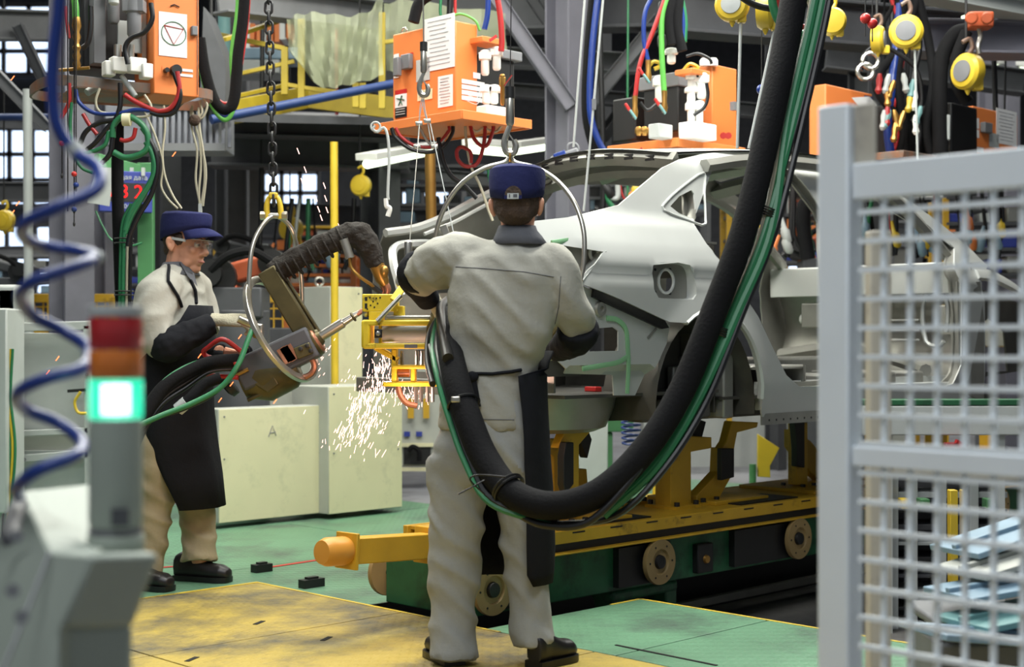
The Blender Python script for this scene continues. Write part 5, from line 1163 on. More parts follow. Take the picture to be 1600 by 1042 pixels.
sticker(c2, sd_, D, -N, .12, .17, zb+.22, zb+.25); obj('side_knob', mb().cyl(on(sd_, D, .2, zb+.06, -N*.0), on(sd_, D, .2, zb+.06, -N*.03), .012, 10), M['black'], c2)
for s_ in (.05, .12): obj('lifting_eye', mb().torus(V((p.x, p.y, zt+.02))+N*(lv*.2+s_*3)+D*.05, D, .02, .005, 14), M['chrome'], c2)
tz = P(0, 186, 7.2).z; tp = P(722, 186, 7.05); tp.z = 0
tray(c2, tp, D, N, ext(tp, D, 830), ext(tp, N, 585), tz)
# behind/right of the box: transformer and filters
bp_ = V((p.x, p.y, 0))+D*(lu+.02)
frame_box(c2, 'transformer', bp_+N*.05, D, N, .30, .28, zb+.02, zb+.36, 'black', .01); frame_box(c2, 'transformer_lid', bp_+N*.03, D, N, .34, .32, zb+.36, zb+.41, 'gray')
for i, (x, y, h) in enumerate(((758, 118, .13), (776, 110, .12), (760, 163, .10), (772, 163, .10))): filter_unit(c2, P(x, y, 7.45), h, .027, 'white')
obj('valve_block', mb().box(P(770, 175, 7.4), (.16, .08, .05), RG), M['white'], c2, .006); obj('regulator_lid', mb().box(P(758, 66, 7.5), (.15, .12, .03), RG), M['orange'], c2, .004)
filter_unit(c2, P(785, 165, 7.35), .16, .014, 'brass', 'brass_fitting'); obj('valve_lever', mb().bar(P(765, 64, 7.4), P(776, 56, 7.4), .02, .012), M['red'], c2)
for i in range(4): obj('cable_tie', mb().tube(hpts([(730, 143+i*5, 7.35), (744, 148+i*5, 7.35), (752, 140+i*5, 7.36)]), .002, 5), M['lgray'], c2)
hs = thing('hose_group', 'red, black, green and blue hoses running to and below the orange box with papers', 'hoses', P(720, 240, 7.3))
hose([(763, -20, 7.5), (762, 20, 7.5), (757, 46, 7.5)], .014, 'blueh', hs); hose([(774, -20, 7.4), (781, 20, 7.4), (784, 60, 7.4), (783, 80, 7.4)], .015, 'redh', hs)
hose([(646, 35, 7.6), (655, 5, 7.6), (675, -10, 7.6), (700, -20, 7.6)], .03, 'hose', hs); hose([(690, -20, 7.6), (688, 15, 7.6), (690, 30, 7.6)], .008, 'greenh', hs); hose([(700, 28, 7.5), (720, 22, 7.5), (742, 32, 7.5), (750, 48, 7.5)], .007, 'lgreen', hs); hose([(704, -20, 7.6), (703, 10, 7.6), (702, 30, 7.6)], .016, 'cable', hs); hose([(711, -20, 7.6), (711, 25, 7.6)], .008, 'redh', hs)
for k_, (mt, r, pts) in enumerate((('cable', .010, [(612, 200), (618, 215), (640, 232), (665, 238), (690, 232), (706, 210), (708, 196)]), ('redh', .009, [(618, 200), (628, 215), (650, 228), (680, 228), (700, 206), (702, 196)]), ('lgray', .007, [(655, 198), (672, 225), (690, 222), (704, 196)]), ('redh', .010, [(735, 196), (740, 215), (752, 228), (762, 226), (770, 205), (771, 196)]), ('redh', .010, [(758, 196), (756, 225), (746, 255), (728, 260), (716, 250), (714, 236), (722, 230), (735, 238), (736, 255)]), ('beige', .007, [(727, 196), (729, 225), (736, 260), (750, 290), (764, 330), (770, 345)]), ('cable', .012, [(685, 215), (692, 250), (705, 275), (725, 290), (745, 310)]), ('greenh', .007, [(762, 262), (766, 285), (780, 300)]), ('beige', .006, [(735, 200), (745, 205), (756, 200), (774, 206), (784, 196)]))):
    hose([(x, y, 7.35) for x, y in pts], r, mt, hs)
hs2 = thing('pull_cord', 'white nylon cord with a small hook hanging from the left end of the orange tray', 'cord', P(607, 330, 6.9))
obj('cord', mb().tube(hpts([(586, 196, 6.95), (583, 202, 6.95), (590, 206, 6.95), (600, 200, 6.95), (606, 215, 6.95), (608, 250, 6.95), (606, 300, 6.95), (607, 312, 6.95)]), .007, 6), M['lgray'], hs2); obj('cord_hook', mb().tube(hpts([(603, 310, 6.95), (604, 322, 6.95), (609, 326, 6.95), (606, 338, 6.95)]), .012, 6), M['white'], hs2)
obj('cord_ring', mb().torus(P(587, 198, 6.95), Y3, .022, .005, 16), M['lgray'], hs2)

# ---- unit on a rusty ring tray, upper left
c1 = thing('control_unit', 'orange control box with a triangle-in-circle paper on a rusty ring tray, upper left', 'control box', P(240, 150, 6.9))
zr = 2.36
nl_, nr_ = PG(92, 125, zr), PG(322, 146, zr); fl_, fr_ = PG(62, 150, zr), PG(300, 166, zr)
ringp = cr([nl_, nl_.lerp(nr_, .5), nr_, nr_.lerp(fr_, .5)+V((.05, 0, 0)), fr_, fl_.lerp(fr_, .5), fl_, nl_.lerp(fl_, .5)+V((-.08, 0, 0))], 6, True)
m = mb(); n = len(ringp); vs = []; ctr = sum(ringp, V((0, 0, 0)))/n
for p_ in ringp:
    o_ = (p_-ctr); o_.z = 0; o_.normalize(); vs += [p_+Z*.024, p_-Z*.024, p_-Z*.024-o_*.012, p_+Z*.024-o_*.012]
m.add(vs, [(4*i+t, 4*((i+1) % n)+t, 4*((i+1) % n)+(t+1) % 4, 4*i+(t+1) % 4) for i in range(n) for t in range(4)]); obj('tray_ring', m, M['rust'], c1)
obj('tray_floor', mb().prism([nl_.lerp(fr_, .1)-Z*.02, nr_.lerp(fl_, .1)-Z*.02, fr_.lerp(nl_, .1)-Z*.02, fl_.lerp(nr_, .1)-Z*.02], Z*.006), M['rust'], c1)
d1 = V((.85, .53, 0)).normalized(); n1 = V((-.53, .85, 0)).normalized()
pb_ = P(240, 100, 6.98); pb_.z = 0; l1 = ext(pb_, d1, 311); zb1, zt1 = P(0, 150, 7.05).z, P(0, -25, 7.05).z
frame_box(c1, 'cabinet', pb_, d1, n1, l1, .30, zb1, zt1, 'orange', .006)
def f1(x): return ext(pb_, d1, x)
def s1_(x0, x1, y0, y1, **k): return sticker(c1, pb_, d1, -n1, f1(x0), f1(x1), H-(y1-HY)/F*7.08, H-(y0-HY)/F*7.08, **k)
s1_(248, 292, 24, 92, label='white paper with a red triangle in a green circle')
a = lambda x, y_: on(pb_, d1, f1(x), H-(y_-HY)/F*7.08, -n1*.006)
obj('red_triangle', mb().tube([a(256, 45), a(286, 48), a(271, 73), a(256, 45)], .0022, 5), M['red'], c1)
obj('green_circle', mb().tube([a(271+19*math.cos(t), 56+18*math.sin(t)) for t in [2*PI*i/28 for i in range(29)]], .0018, 5), M['greenh'], c1)
s1_(281, 301, 109, 113); s1_(281, 301, 117, 121); s1_(253, 263, 108, 124, mt='orange', name='switch_plate')
obj('switch_knob', mb().cyl(a(258, 115), a(258, 115)-n1*.03, .012, 12), M['black'], c1); obj('latch', mb().box(a(302, 49)-n1*.008, (.03, .03, .045), Matrix((d1, n1, Z)).transposed()), M['gray'], c1, .004); obj('door_edge', mb().bar(a(308, -20), a(308, 148), .003, .004), M['rust'], c1)
obj('cable_gland', mb().cyl(a(272, 114), a(272, 114)-n1*.04, .026, 14), M['black'], c1)
obj('box_handle', mb().tube([a(266, 14), a(272, 11), a(280, 14)], .003, 6), M['black'], c1)
for (x, y, h, r, mt, Y) in ((178, 37, .20, .034, 'gray', 7.0), (210, 60, .20, .042, 'gray', 6.9), (178, 8, .11, .03, 'lgray', 6.8), (132, 44, .24, .03, 'dgray', 7.1)): filter_unit(c1, P(x, y+(0), Y), h, r, mt)
obj('transformer', mb().box(P(172, 50, 7.25), (.34, .26, .42), Matrix((d1, n1, Z)).transposed()), M['black'], c1, .01); obj('transformer_plate', mb().box(P(203, 58, 7.05), (.12, .01, .15), Matrix((d1, n1, Z)).transposed()), M['lgray'], c1, .002)
obj('side_heatsink', mb().box(P(147, 50, 7.1), (.06, .2, .34), Matrix((d1, n1, Z)).transposed()), M['gray'], c1, .004); obj('support_post', mb().bar(P(226, -20, 7.05), P(226, 125, 7.05), .02, .02, Y3), M['rust'], c1)
for x, y, w_ in ((186, 102, .08), (213, 103, .08), (170, 108, .05), (228, 112, .05)): obj('valve_block', mb().box(P(x, y, 6.88), (w_, .07, .07), Matrix((d1, n1, Z)).transposed()), M['white'], c1, .006)
for x in (184, 204): obj('solenoid', mb().cyl(P(x, 90, 6.86), P(x, 70, 6.86), .018, 14), M['chrome'], c1)
obj('exhaust_tube', mb().cyl(P(136, 145, 6.9), P(155, 133, 6.95), .018, 12), M['lgray'], c1); obj('drain_tube', mb().cyl(P(190, 118, 6.9), P(212, 150, 6.9), .012, 10), M['lgray'], c1)
bv = obj('brass_manifold', mb().lathe([(.012, 0), (.02, .02), (.014, .04), (.020, .06), (.013, .08), (.020, .10), (.012, .12), (.020, .15), (.013, .17), (.022, .20), (.016, .24)], P(120, 108, 6.75), Z, 10), M['brass'], c1); obj('manifold_pipe', mb().cyl(P(92, 110, 6.75), P(140, 106, 6.75), .008, 8), M['brass'], bv)
h1b = thing('hose_group', 'red, green, black and beige hoses drooping under the rusty ring tray', 'hoses', P(200, 200, 6.8))
for mt, r, pts in (('lgreen', .016, [(113, -20), (118, 10), (119, 30)]), ('cable', .012, [(236, 5), (238, 30), (226, 50), (205, 60), (196, 75), (200, 100)]), ('cable', .012, [(142, 10), (142, 40), (138, 66), (128, 76)]),
    ('cable', .012, [(188, 130), (188, 165), (180, 190), (176, 215), (172, 240), (158, 256)]), ('redh', .012, [(277, 112), (280, 145), (268, 168), (250, 174), (235, 170), (210, 158), (195, 148)]), ('cable', .011, [(272, 114), (282, 148), (272, 175), (252, 180), (235, 176)]),
    ('blueh', .010, [(118, 140), (124, 160), (146, 176), (180, 178), (210, 172), (235, 173)]), ('beige', .006, [(156, 138), (150, 158), (156, 174), (178, 178)]), ('beige', .006, [(226, 148), (236, 165), (234, 180), (210, 183), (190, 180)]),
    ('greenh', .015, [(176, 215), (178, 195), (190, 183), (205, 183), (222, 195), (231, 212), (230, 232), (215, 243), (195, 246), (178, 238)]), ('greenh', .013, [(228, 222), (238, 240), (242, 265), (232, 290), (215, 315), (203, 335), (196, 360)]), ('greenh', .011, [(222, 200), (235, 222), (240, 260), (236, 285), (222, 310), (205, 340), (196, 365)]), ('cable', .012, [(232, 215), (244, 240), (246, 270), (236, 305), (218, 335), (204, 365), (200, 385)]),
    ('cable', .012, [(125, 225), (135, 205), (155, 192), (178, 188)]), ('cable', .012, [(135, 235), (150, 222), (168, 200), (180, 190)]), ('redh', .010, [(130, 178), (140, 195), (152, 210)]), ('redh', .010, [(212, 200), (208, 215), (196, 220), (188, 218)]), ('greenh', .008, [(112, 160), (110, 200), (116, 240), (128, 262), (145, 270)]), ('greenh', .010, [(170, 205), (165, 225), (150, 235), (130, 240)]), ('redh', .008, [(108, 60), (104, 30), (102, 10)]), ('redh', .010, [(108, 130), (108, 160), (95, 185)]),
    ('beige', .005, [(222, 165), (240, 205), (252, 240), (255, 262), (252, 290), (262, 310), (278, 326)]), ('beige', .005, [(256, 165), (258, 200), (254, 240), (258, 275), (270, 305), (284, 326)])):
    hose([(x, y, 6.8) for x, y in pts], r, mt, h1b)
obj('tape_wrap', mb().cyl(P(192, 187, 6.79), P(204, 187, 6.79), .03, 12), M['cream'], h1b)
bc = thing('hose_riser', 'straight black hose with tied green lines left of the person in profile', 'hoses', P(190, 460, 7.2))
hose([(184, 190, 7.2), (184, 300, 7.2), (187, 400, 7.2), (190, 480, 7.2)], .030, 'hose', bc); 
for x, mt, r in ((196, 'greenh', .010), (202, 'beige', .007), (191, 'greenh', .007), (207, 'cable', .009)): hose([(x+14, 318, 7.15), (x, 350, 7.15), (x-3, 410, 7.15), (x-4, 480, 7.15)], r, mt, bc)
for y in (373, 380, 455, 461): obj('cable_tie', mb().torus(P(194, y, 7.17), Z, .045, .004, 16, 5), M['black'], bc)
cd2 = thing('cord_loops', 'bunch of beige cords looped below the right end of the rusty ring tray', 'cords', P(312, 330, 7.2))
for pts in ([(300, 165), (303, 190), (312, 220), (314, 260), (311, 300), (313, 325)], [(310, 168), (312, 200), (318, 240), (320, 280), (315, 318)], [(298, 170), (300, 200), (308, 235), (306, 280), (312, 315)], [(318, 155), (324, 165), (318, 182), (308, 188)], [(312, 158), (316, 175), (310, 190), (316, 230), (322, 270), (317, 322)]): obj('cord', mb().tube(hpts([(x, y, 7.2) for x, y in pts]), .006, 6), M['beige'], cd2)
obj('cord_knot', mb().sphere(P(304, 188, 7.18), (.03, .02, .03), 8), M['hair'], cd2); obj('cord_hook', mb().box(P(313, 326, 7.2), (.016, .016, .05)), M['lgray'], cd2)
rl = thing('hose_loop', 'U-shaped loop of black, red, blue and green hoses right of the left orange box', 'hoses', P(350, 190, 7.6))
for dx, mt, r in ((0, 'hose', .030), (-14, 'lgreen', .013), (-9, 'blueh', .011), (9, 'redh', .011)):
    w_ = 1-dx/40; hose([(312+dx*.5, 60, 7.6), (320+dx*.4, 110, 7.6), (334+dx*.3, 155-dx*.5, 7.6), (352, 172-dx*1.1, 7.6), (366, 155-dx*.4, 7.6), (372+dx*.7, 90, 7.6), (380+dx*.7, 30, 7.6), (384+dx*.7, -30, 7.6)], r, mt, rl)
for i, (x, y0, y1, yb, c_, lb) in enumerate(((106, 90, 330, None, None, ''), (97, 180, 275, 224, 'red', 'dark red ball on a thin black pull cord, highest ball at left'), (116, 180, 330, 272, 'red', 'bright red ball on a thin black pull cord below the rusty tray'), (119, 180, 296, 289, 'blueh', 'small blue ball just under the bright red ball'), (116, 300, 350, 327, 'blueh', 'pale blue ball at the lower end of the pull cord'))):
    if not c_: obj('pull_cord', mb().tube([P(x, -60, 6.7), P(x, y1, 6.7)], .003, 5), M['black'], label='plain thin black pull cord without a ball below the rusty tray', cat='cord'); continue
    t_ = thing('pull_cord', lb, 'cord', P(x, y1, 6.7)); obj('cord', mb().tube([P(x, -60, 6.7), P(x, y1, 6.7)], .003, 5), M['black'], t_); obj('ball', mb().sphere(P(x, yb, 6.7), .013, 14), M[c_], t_); obj('cord_end', mb().sphere(P(x, y1, 6.7), (.006, .006, .012), 8), M['black'], t_)
for x, yb, c_, lb in ((1190, 140, 'blueh', 'blue ball on a thin pull cord above the car roof'), (1352, 29, 'red', 'left of the two red balls hanging at the top right'), (1363, 37, 'red', 'right of the two red balls hanging at the top right')):
    t_ = thing('pull_cord', lb, 'cord', P(x, yb+30, 6.6)); obj('cord', mb().tube([P(x, -30, 6.6), P(x, yb+28, 6.6)], .003, 5), M['black'], t_); obj('ball', mb().sphere(P(x, yb, 6.6), .024, 14), M[c_], t_)

# ---- unit with white filters and black transformer, above the car roof
YW = 8.6
c3 = thing('control_unit', 'tall orange control box with black transformer and white filters above the car roof', 'control box', P(1100, 230, YW))
p = P(1113, 100, YW); p.z = 0; zt, zb = P(0, 100, YW).z, P(0, 236, YW).z
frame_box(c3, 'cabinet', p, D, N, ext(p, D, 1151), ext(p, N, 1070), zb, zt, 'orange', .006)
obj('latch', mb().box(P(1146, 166, YW-.02), (.03, .03, .05), RG), M['gray'], c3)
tz = P(0, 228, YW).z; tp = P(1058, 226, 8.1); tp.z = 0
tray(c3, tp, D, N, ext(tp, D, 1163), ext(tp, N, 950), P(0, 222, 8.1).z, h=.05)
pp = P(1060, 100, 8.3); pp.z = 0
frame_box(c3, 'transformer', pp, D, N, .22, .26, P(0, 205, 8.3).z, P(0, 130, 8.3).z, 'black', .01, 'black transformer'); frame_box(c3, 'transformer_top', pp-D*.01-N*.01, D, N, .24, .3, P(0, 134, 8.3).z, P(0, 112, 8.3).z, 'gray', .006)
frame_box(c3, 'transformer', pp+N*.32, D, N, .2, .18, P(0, 210, 8.3).z, P(0, 140, 8.3).z, 'black', .01)
for x, y, h, r in ((1082, 140, .10, .034), (1096, 155, .15, .034), (1030, 160, .15, .030), (1080, 160, .09, .03), (1080, 196, .14, .028), (1093, 196, .14, .026), (1049, 100, .09, .03)): filter_unit(c3, P(x, y, 8.2), h, r, 'white')
obj('regulator_lid', mb().box(P(1082, 115, 8.2), (.17, .12, .03), RG), M['orange'], c3, .004)
obj('manifold', mb().box(P(1090, 206, 8.15), (.22, .1, .09), RG), M['white'], c3, .006); obj('manifold', mb().box(P(1032, 206, 8.1), (.12, .08, .08), RG), M['lgray'], c3, .006)
for i in range(5): obj('brass_fitting', mb().lathe([(.012, 0), (.022, .015), (.022, .035), (.012, .05)], P(998+i*9, 212, 8.1), Z, 8), M['brass'], c3)
for x, y in ((992, 168), (1038, 160), (1013, 112)):
    o = obj('brass_valve', mb().lathe([(.014, 0), (.02, .03), (.014, .06), (.016, .12)], P(x, y+16, 8.05), Z, 10), M['brass'], c3); obj('valve_lever', mb().bar(P(x-8, y+4, 8.0), P(x+2, y+18, 8.0), .03, .012), M['teal'], o, .003); obj('valve_grip', mb().bar(P(x-15, y-6, 8.0), P(x-8, y+5, 8.0), .028, .014), M['red'], o, .003)
for x, y in ((1022, 100), (1078, 104)): obj('yellow_hook', mb().tube(hpts([(x-10, y+6, 8.2), (x, y-4, 8.2), (x+12, y+2, 8.2), (x, y+8, 8.2)]), .012, 6), M['bal'], c3)
for x in (1101, 1114): obj('cabinet_cap', mb().lathe([(.03, 0), (.03, .03), (.02, .045)], P(x, 103, 8.6), Z, 12), M['white'], c3)
for x in (1130, 1138): obj('side_connector', mb().cyl(P(x, 212, 8.55), P(x, 212, 8.48), .02, 8), M['redh'], c3)
h3 = thing('hose_group', 'red, blue and green hoses rising from the unit with white filters', 'hoses', P(1030, 60, 8.1))
for mt, r, pts in (('blueh', .013, [(1022, -10), (1008, 20), (1006, 60), (1012, 95)]), ('redh', .013, [(1042, -10), (1020, 50), (1000, 100), (992, 155)]), ('lgreen', .016, [(1046, -10), (1035, 25), (1034, 80), (1038, 150)]), ('hose', .03, [(1055, -10), (1046, 30), (1050, 70)]), ('blueh', .013, [(1062, -10), (1068, 30), (1067, 68)]), ('greenh', .012, [(1064, -10), (1071, 30), (1070, 66)]), ('hose', .03, [(1063, -20), (1058, 40), (1066, 80)]), ('cable', .010, [(1104, 130), (1106, 150), (1100, 168), (1084, 180)]), ('cable', .009, [(1072, 88), (1090, 84), (1108, 92), (1112, 100)]), ('redh', .012, [(1000, 232), (1010, 245), (1020, 240)]), ('cable', .010, [(1000, 160), (1012, 172), (1030, 160)])):
    hose([(x, y, 8.1) for x, y in pts], r, mt, h3)
hc = obj('unit_chain', mb().box(P(1031, 20, 8.3), (.001, .001, .001)), M['black'], h3)
for i in range(8): obj('chain_link', link(P(1034+i*.3, 78-i*13, 8.35), X3 if i % 2 else Y3, .02, .036, .008), M['black'], h3)

# ---- two more orange boxes at the right
def small_unit(xn, xl, xr, y0, y1, Y, lb, papers):
    t_ = thing('control_unit', lb, 'control box', P(xn, y1, Y)); p = P(xn, 100, Y); p.z = 0; z0, z1 = P(0, y1, Y).z, P(0, y0, Y).z
    la, lb_ = ext(p, N, xl), ext(p, D, xr); frame_box(t_, 'cabinet', p, D, N, lb_, la, z0, z1, 'orange', .008)
    return t_, p, z0, z1, lb_, la
t4, p4, z0, z1, lu4, lv4 = small_unit(1290, 1264, 1363, 131, 255, 9.4, 'orange control box with curled papers just behind the top of the pale gate post', 0)
obj('paper_sheet', mb().prism([on(p4, D, ext(p4, D, 1326), z1-.06, -N*.02), on(p4, D, ext(p4, D, 1352), z1-.03, -N*.03), on(p4, D, ext(p4, D, 1366), z1-.12, -N*.05), on(p4, D, ext(p4, D, 1352), z1-.26, -N*.02), on(p4, D, ext(p4, D, 1345), z1-.14, -N*.02)], -N*.003), M['paper'], t4)
sticker(t4, p4, D, -N, ext(p4, D, 1350), ext(p4, D, 1362), z1-.10, z1-.02, mt='blueh'); sticker(t4, p4, D, -N, ext(p4, D, 1336), ext(p4, D, 1357), z0+.06, z0+.3, lines=6)
t5, p5, z0, z1, lu5, lv5 = small_unit(1520, 1492, 1590, 165, 245, 10.2, 'orange control box with a white paper and grey switch at the right edge', 0)
def g5(x): return ext(p5, D, x)
for x0, x1, y0, y1, kw in ((1556, 1588, 167, 222, dict(lines=9)), (1522, 1529, 190, 206, {}), (1522, 1529, 208, 220, {}), (1545, 1560, 208, 230, dict(mt='lgray', name='name_plate')), (1523, 1536, 234, 243, {}), (1569, 1588, 234, 243, {})): sticker(t5, p5, D, -N, g5(x0), g5(x1), H-(y1-HY)/F*10.4, H-(y0-HY)/F*10.4, **kw)
frame_box(t5, 'switch_housing', on(p5, D, g5(1531), 0, -N*.04), D, N, g5(1543)-g5(1531), .04, H+322/F*10.3, H+338/F*10.3, 'gray')
obj('side_lock', mb().box(P(1514, 216, 10.3), (.03, .03, .04), RG), M['gray'], t5)
# black clad machinery with coloured fittings between them
hm5 = thing('hose_cluster', 'dense cluster of black hoses and coloured valves between the right orange boxes', 'hoses', P(1430, 240, 9.6))
rr = random.Random(21)
for i in range(9):
    x = 1372+rr.uniform(0, 140); pts = [(x+rr.uniform(-30, 30), -20, 9.7), (x+rr.uniform(-25, 25), 60, 9.7), (x+rr.uniform(-30, 30), 130, 9.6), (x+rr.uniform(-15, 15), 200, 9.6), (x, 260, 9.6)]; hose(pts, rr.choice([.02, .03, .014]), rr.choice(['hose', 'cable', 'hose', 'redh', 'blueh']), hm5)
hose([(1470, 260, 9.5), (1468, 150, 9.5), (1472, 90, 9.5), (1490, 55, 9.5), (1510, 48, 9.5)], .05, 'hose', hm5); hose([(1510, 50, 9.4), (1495, 90, 9.4), (1495, 130, 9.4), (1512, 160, 9.4)], .04, 'hose', hm5); hose([(1345, 110, 9.5), (1350, 85, 9.5), (1372, 70, 9.5), (1400, 82, 9.5), (1432, 110, 9.5), (1440, 160, 9.5), (1425, 190, 9.5)], .014, 'cable', hm5)
for i in range(16):
    x, y = rr.uniform(1372, 1432), rr.uniform(140, 235); o = obj('fitting', mb().lathe([(.012, 0), (.024, .02), (.016, .05), (.022, .09), (.012, .13)], P(x, y, 9.4), V((rr.uniform(-.4, .4), 0, 1)), 8), M[rr.choice(['brass', 'brass', 'white', 'teal', 'redh', 'bal', 'lgray'])], hm5)
for x, y in ((1360, 95), (1352, 112)): obj('chrome_hook', mb().torus(P(x, y, 9.3), Y3, .05, .014, 14), M['chrome'], hm5)
obj('transformer', mb().box(P(1390, 215, 9.8), (.3, .3, .4), RG), M['black'], hm5, .01); obj('transformer', mb().box(P(1475, 215, 9.8), (.35, .3, .4), RG), M['black'], hm5, .01); obj('unit_tray', mb().box(P(1400, 250, 9.5), (.5, .4, .05), RG), M['rust'], hm5, .005); obj('white_filter', mb().box(P(1476, 200, 9.5), (.06, .06, .17)), M['lgray'], hm5, .01)

# ---- spring balancers
def balancer(x, y, Y, r, lb, cord=None, disc='lgray', face=V((-.35, -1, 0)), hang=True):
    t_ = thing('spring_balancer', lb, 'balancer', P(x, y, Y), group=None); f_ = face.normalized()
    obj('housing', mb().lathe([(.3*r, -.5*r), (.85*r, -.45*r), (r, -.25*r), (r, .25*r), (.85*r, .42*r), (.6*r, .46*r)], P(x, y, Y), f_, 24), M['bal'], t_)
    obj('cover_disc', mb().lathe([(.6*r, .44*r), (.58*r, .52*r), (.2*r, .56*r), (.01*r, .56*r)], P(x, y, Y), f_, 24), M[disc], t_)
    obj('cord_guide', mb().box(P(x, y, Y)+V((.55*r, 0, -.75*r)), (.5*r, .5*r, .6*r)), M['bal'], t_, .006); obj('drain_nub', mb().lathe([(.2*r, 0), (.05*r, -.3*r)], P(x, y, Y)-Z*.98*r, Z, 10), M['bal'], t_)
    obj('top_hook', mb().tube(cr([P(x, y, Y)+V((0, 0, r*.9)), P(x, y, Y)+V((.25*r, 0, 1.3*r)), P(x, y, Y)+V((.1*r, 0, 1.8*r)), P(x, y, Y)+V((-.3*r, 0, 1.6*r))], 4), .13*r, 8), M['rust' if disc == 'gray' else 'bal'], t_)
    obj('hanger_cord', mb().tube([P(x, y, Y)+V((-.1*r, 0, 1.7*r)), P(x, y, Y)+V((-.1*r, 0, 1.7*r+max(.2, (y+90)/F*Y)))], .008, 6), M['black'], t_)
    if cord: obj('cord', mb().tube([P(x, y, Y)+V((.5*r, 0, -r)), P(cord[0], cord[1], Y)], .007, 6), M['lgray'], t_)
balancer(1144, 8, 6.4, .075, 'yellow spring balancer with white disc, left of the pair above the car roof', (1152, 232)); balancer(1196, 18, 6.4, .08, 'yellow spring balancer right of the white-disc one above the car roof', (1170, 232), face=V((1, -.3, 0)))
balancer(1300, 34, 7.4, .072, 'yellow spring balancer just right of the thick black hose top', face=V((.2, 1, 0)))
balancer(1416, 50, 8.6, .10, 'yellow spring balancer with a dark green disc centre near the top right', (1434, 260), 'gray'); balancer(1372, 62, 9.0, .085, 'small dim yellow balancer behind the two red balls', None, 'gray', V((1, -.4, 0)))
balancer(1512, 112, 9.2, .115, 'large yellow spring balancer hanging over the right orange box', None, 'gray', V((-1, -.6, 0))); balancer(564, 290, 11.5, .085, 'yellow chain block hanging far behind, right of the chain', None, 'bal')
balancer(455, 358, 14, .12, 'small bright yellow balancer far behind above the dark gun', None, 'bal'); balancer(8, 345, 12, .09, 'yellow balancer far behind at the left edge', None, 'bal')
tt = thing('hook_trolley', 'orange hoist trolley on the beam above the large balancer', 'hoist', P(1530, 35, 9.2)); obj('trolley_body', mb().box(P(1530, 33, 9.2), (.15, .12, .10)).cyl(P(1518, 28, 9.1), P(1518, 28, 8.98), .04, 14).cyl(P(1542, 28, 9.1), P(1542, 28, 8.98), .04, 14), M['orobot'], tt, .01); obj('trolley_hook', mb().tube(hpts([(1530, 44, 9.2), (1532, 58, 9.2), (1528, 72, 9.2), (1530, 84, 9.2)]), .016, 8), M['chrome'], tt)
# ================================================================= HALL BEHIND
# steel structure
ncol = [0]
def beam_i(name, a, b, w_, h, mt, up=Z, web=.25, par=None, label=None, cat='beam', y3=None):
    """I or H section between a and b"""
    a, b = V(a), V(b); t = (b-a).normalized(); sd = t.cross(up)
    if sd.length < 1e-3: sd = X3.copy()
    sd.normalize(); u2 = sd.cross(t).normalized(); m = mb()
    for s_ in (-1, 1):
        m.bar(a+u2*s_*h/2, b+u2*s_*h/2, w_, h*.08, up)
    m.bar(a, b, w_*.12, h, up)
    return obj(name, m, M[mt], par, .004, label=label, cat=cat)
def column(x, Y, w_, lb, mt='col', top=-80, hh=None):
    a = P(x, 500, Y); a.z = -.06; b = V((a.x, a.y, 10.5)); o = beam_i('steel_column', a, b, w_, hh or w_, mt, up=V((-.7, .7, 0)), label=lb, cat='column'); return o
column(112, 11, .24, 'grey steel column behind the blue coiled hose'); column(172, 12.5, .20, 'lilac grey steel column behind the black riser hose'); column(258, 13, .20, 'dark steel column right behind the navy cap of the person in profile', 'dgray')
column(360, 14, .20, 'dark steel column left of the black chain', 'dgray'); column(392, 14.5, .14, 'slim grey column just behind the black chain', 'gray')
column(594, 12.5, .24, 'dark steel column between the chain block and the orange box with papers', 'dgray'); column(886, 11.5, .24, 'broad grey steel column above the car boot'); column(938, 15, .16, 'dark column right of the broad grey column', 'dgray')
column(1560, 15, .3, 'pale grey column above the right orange box', 'col'); column(1350, 13, .2, 'dark column behind the curled papers at right', 'dgray'); column(1212, 13.5, .14, 'dark column behind the thick hose', 'dgray')
def bm(x0, y0, Y0, x1, y1, Y1, w_, h, lb, mt='dgray', nm='steel_beam', cat='beam'): return beam_i(nm, P(x0, y0, Y0), P(x1, y1, Y1), w_, h, mt, label=lb, cat=cat)
bm(-60, 38, 11.2, 110, 42, 12, .15, .22, 'grey beam at the top left edge', 'gray'); bm(-60, 60, 11.5, 75, 200, 11.5, .12, .08, 'grey diagonal brace at the left edge', 'gray', 'brace', 'brace'); bm(28, 40, 11.5, 70, 130, 11.5, .1, .07, 'short dark brace beside the left diagonal', 'dgray', 'brace', 'brace')
bm(340, -5, 10.5, 600, 28, 12, .2, .22, 'dark beam across the top above the net', 'gray'); bm(600, 18, 12, 1060, 10, 12, .25, .35, 'long dark beam across the top above the orange box with papers', 'dgray')
bm(770, -10, 11.3, 892, 168, 11.3, .16, .10, 'broad grey diagonal brace left of the grey column', 'col', 'brace', 'brace'); bm(818, -20, 12, 885, 80, 12, .10, .08, 'thin dark diagonal brace near the top centre', 'dgray', 'brace', 'brace')
bm(1030, 30, 12, 925, 160, 12, .14, .10, 'diagonal brace right of the grey column', 'gray', 'brace', 'brace'); bm(1030, 100, 13, 940, 215, 14.6, .12, .09, 'lower dark brace behind the red hose', 'dgray', 'brace', 'brace')
bm(780, 90, 13, 1000, 100, 13, .15, .16, 'grey beam crossing behind the broad column', 'gray'); bm(780, 140, 14, 1200, 175, 14, .15, .12, 'lower beam behind the unit with white filters', 'dgray')
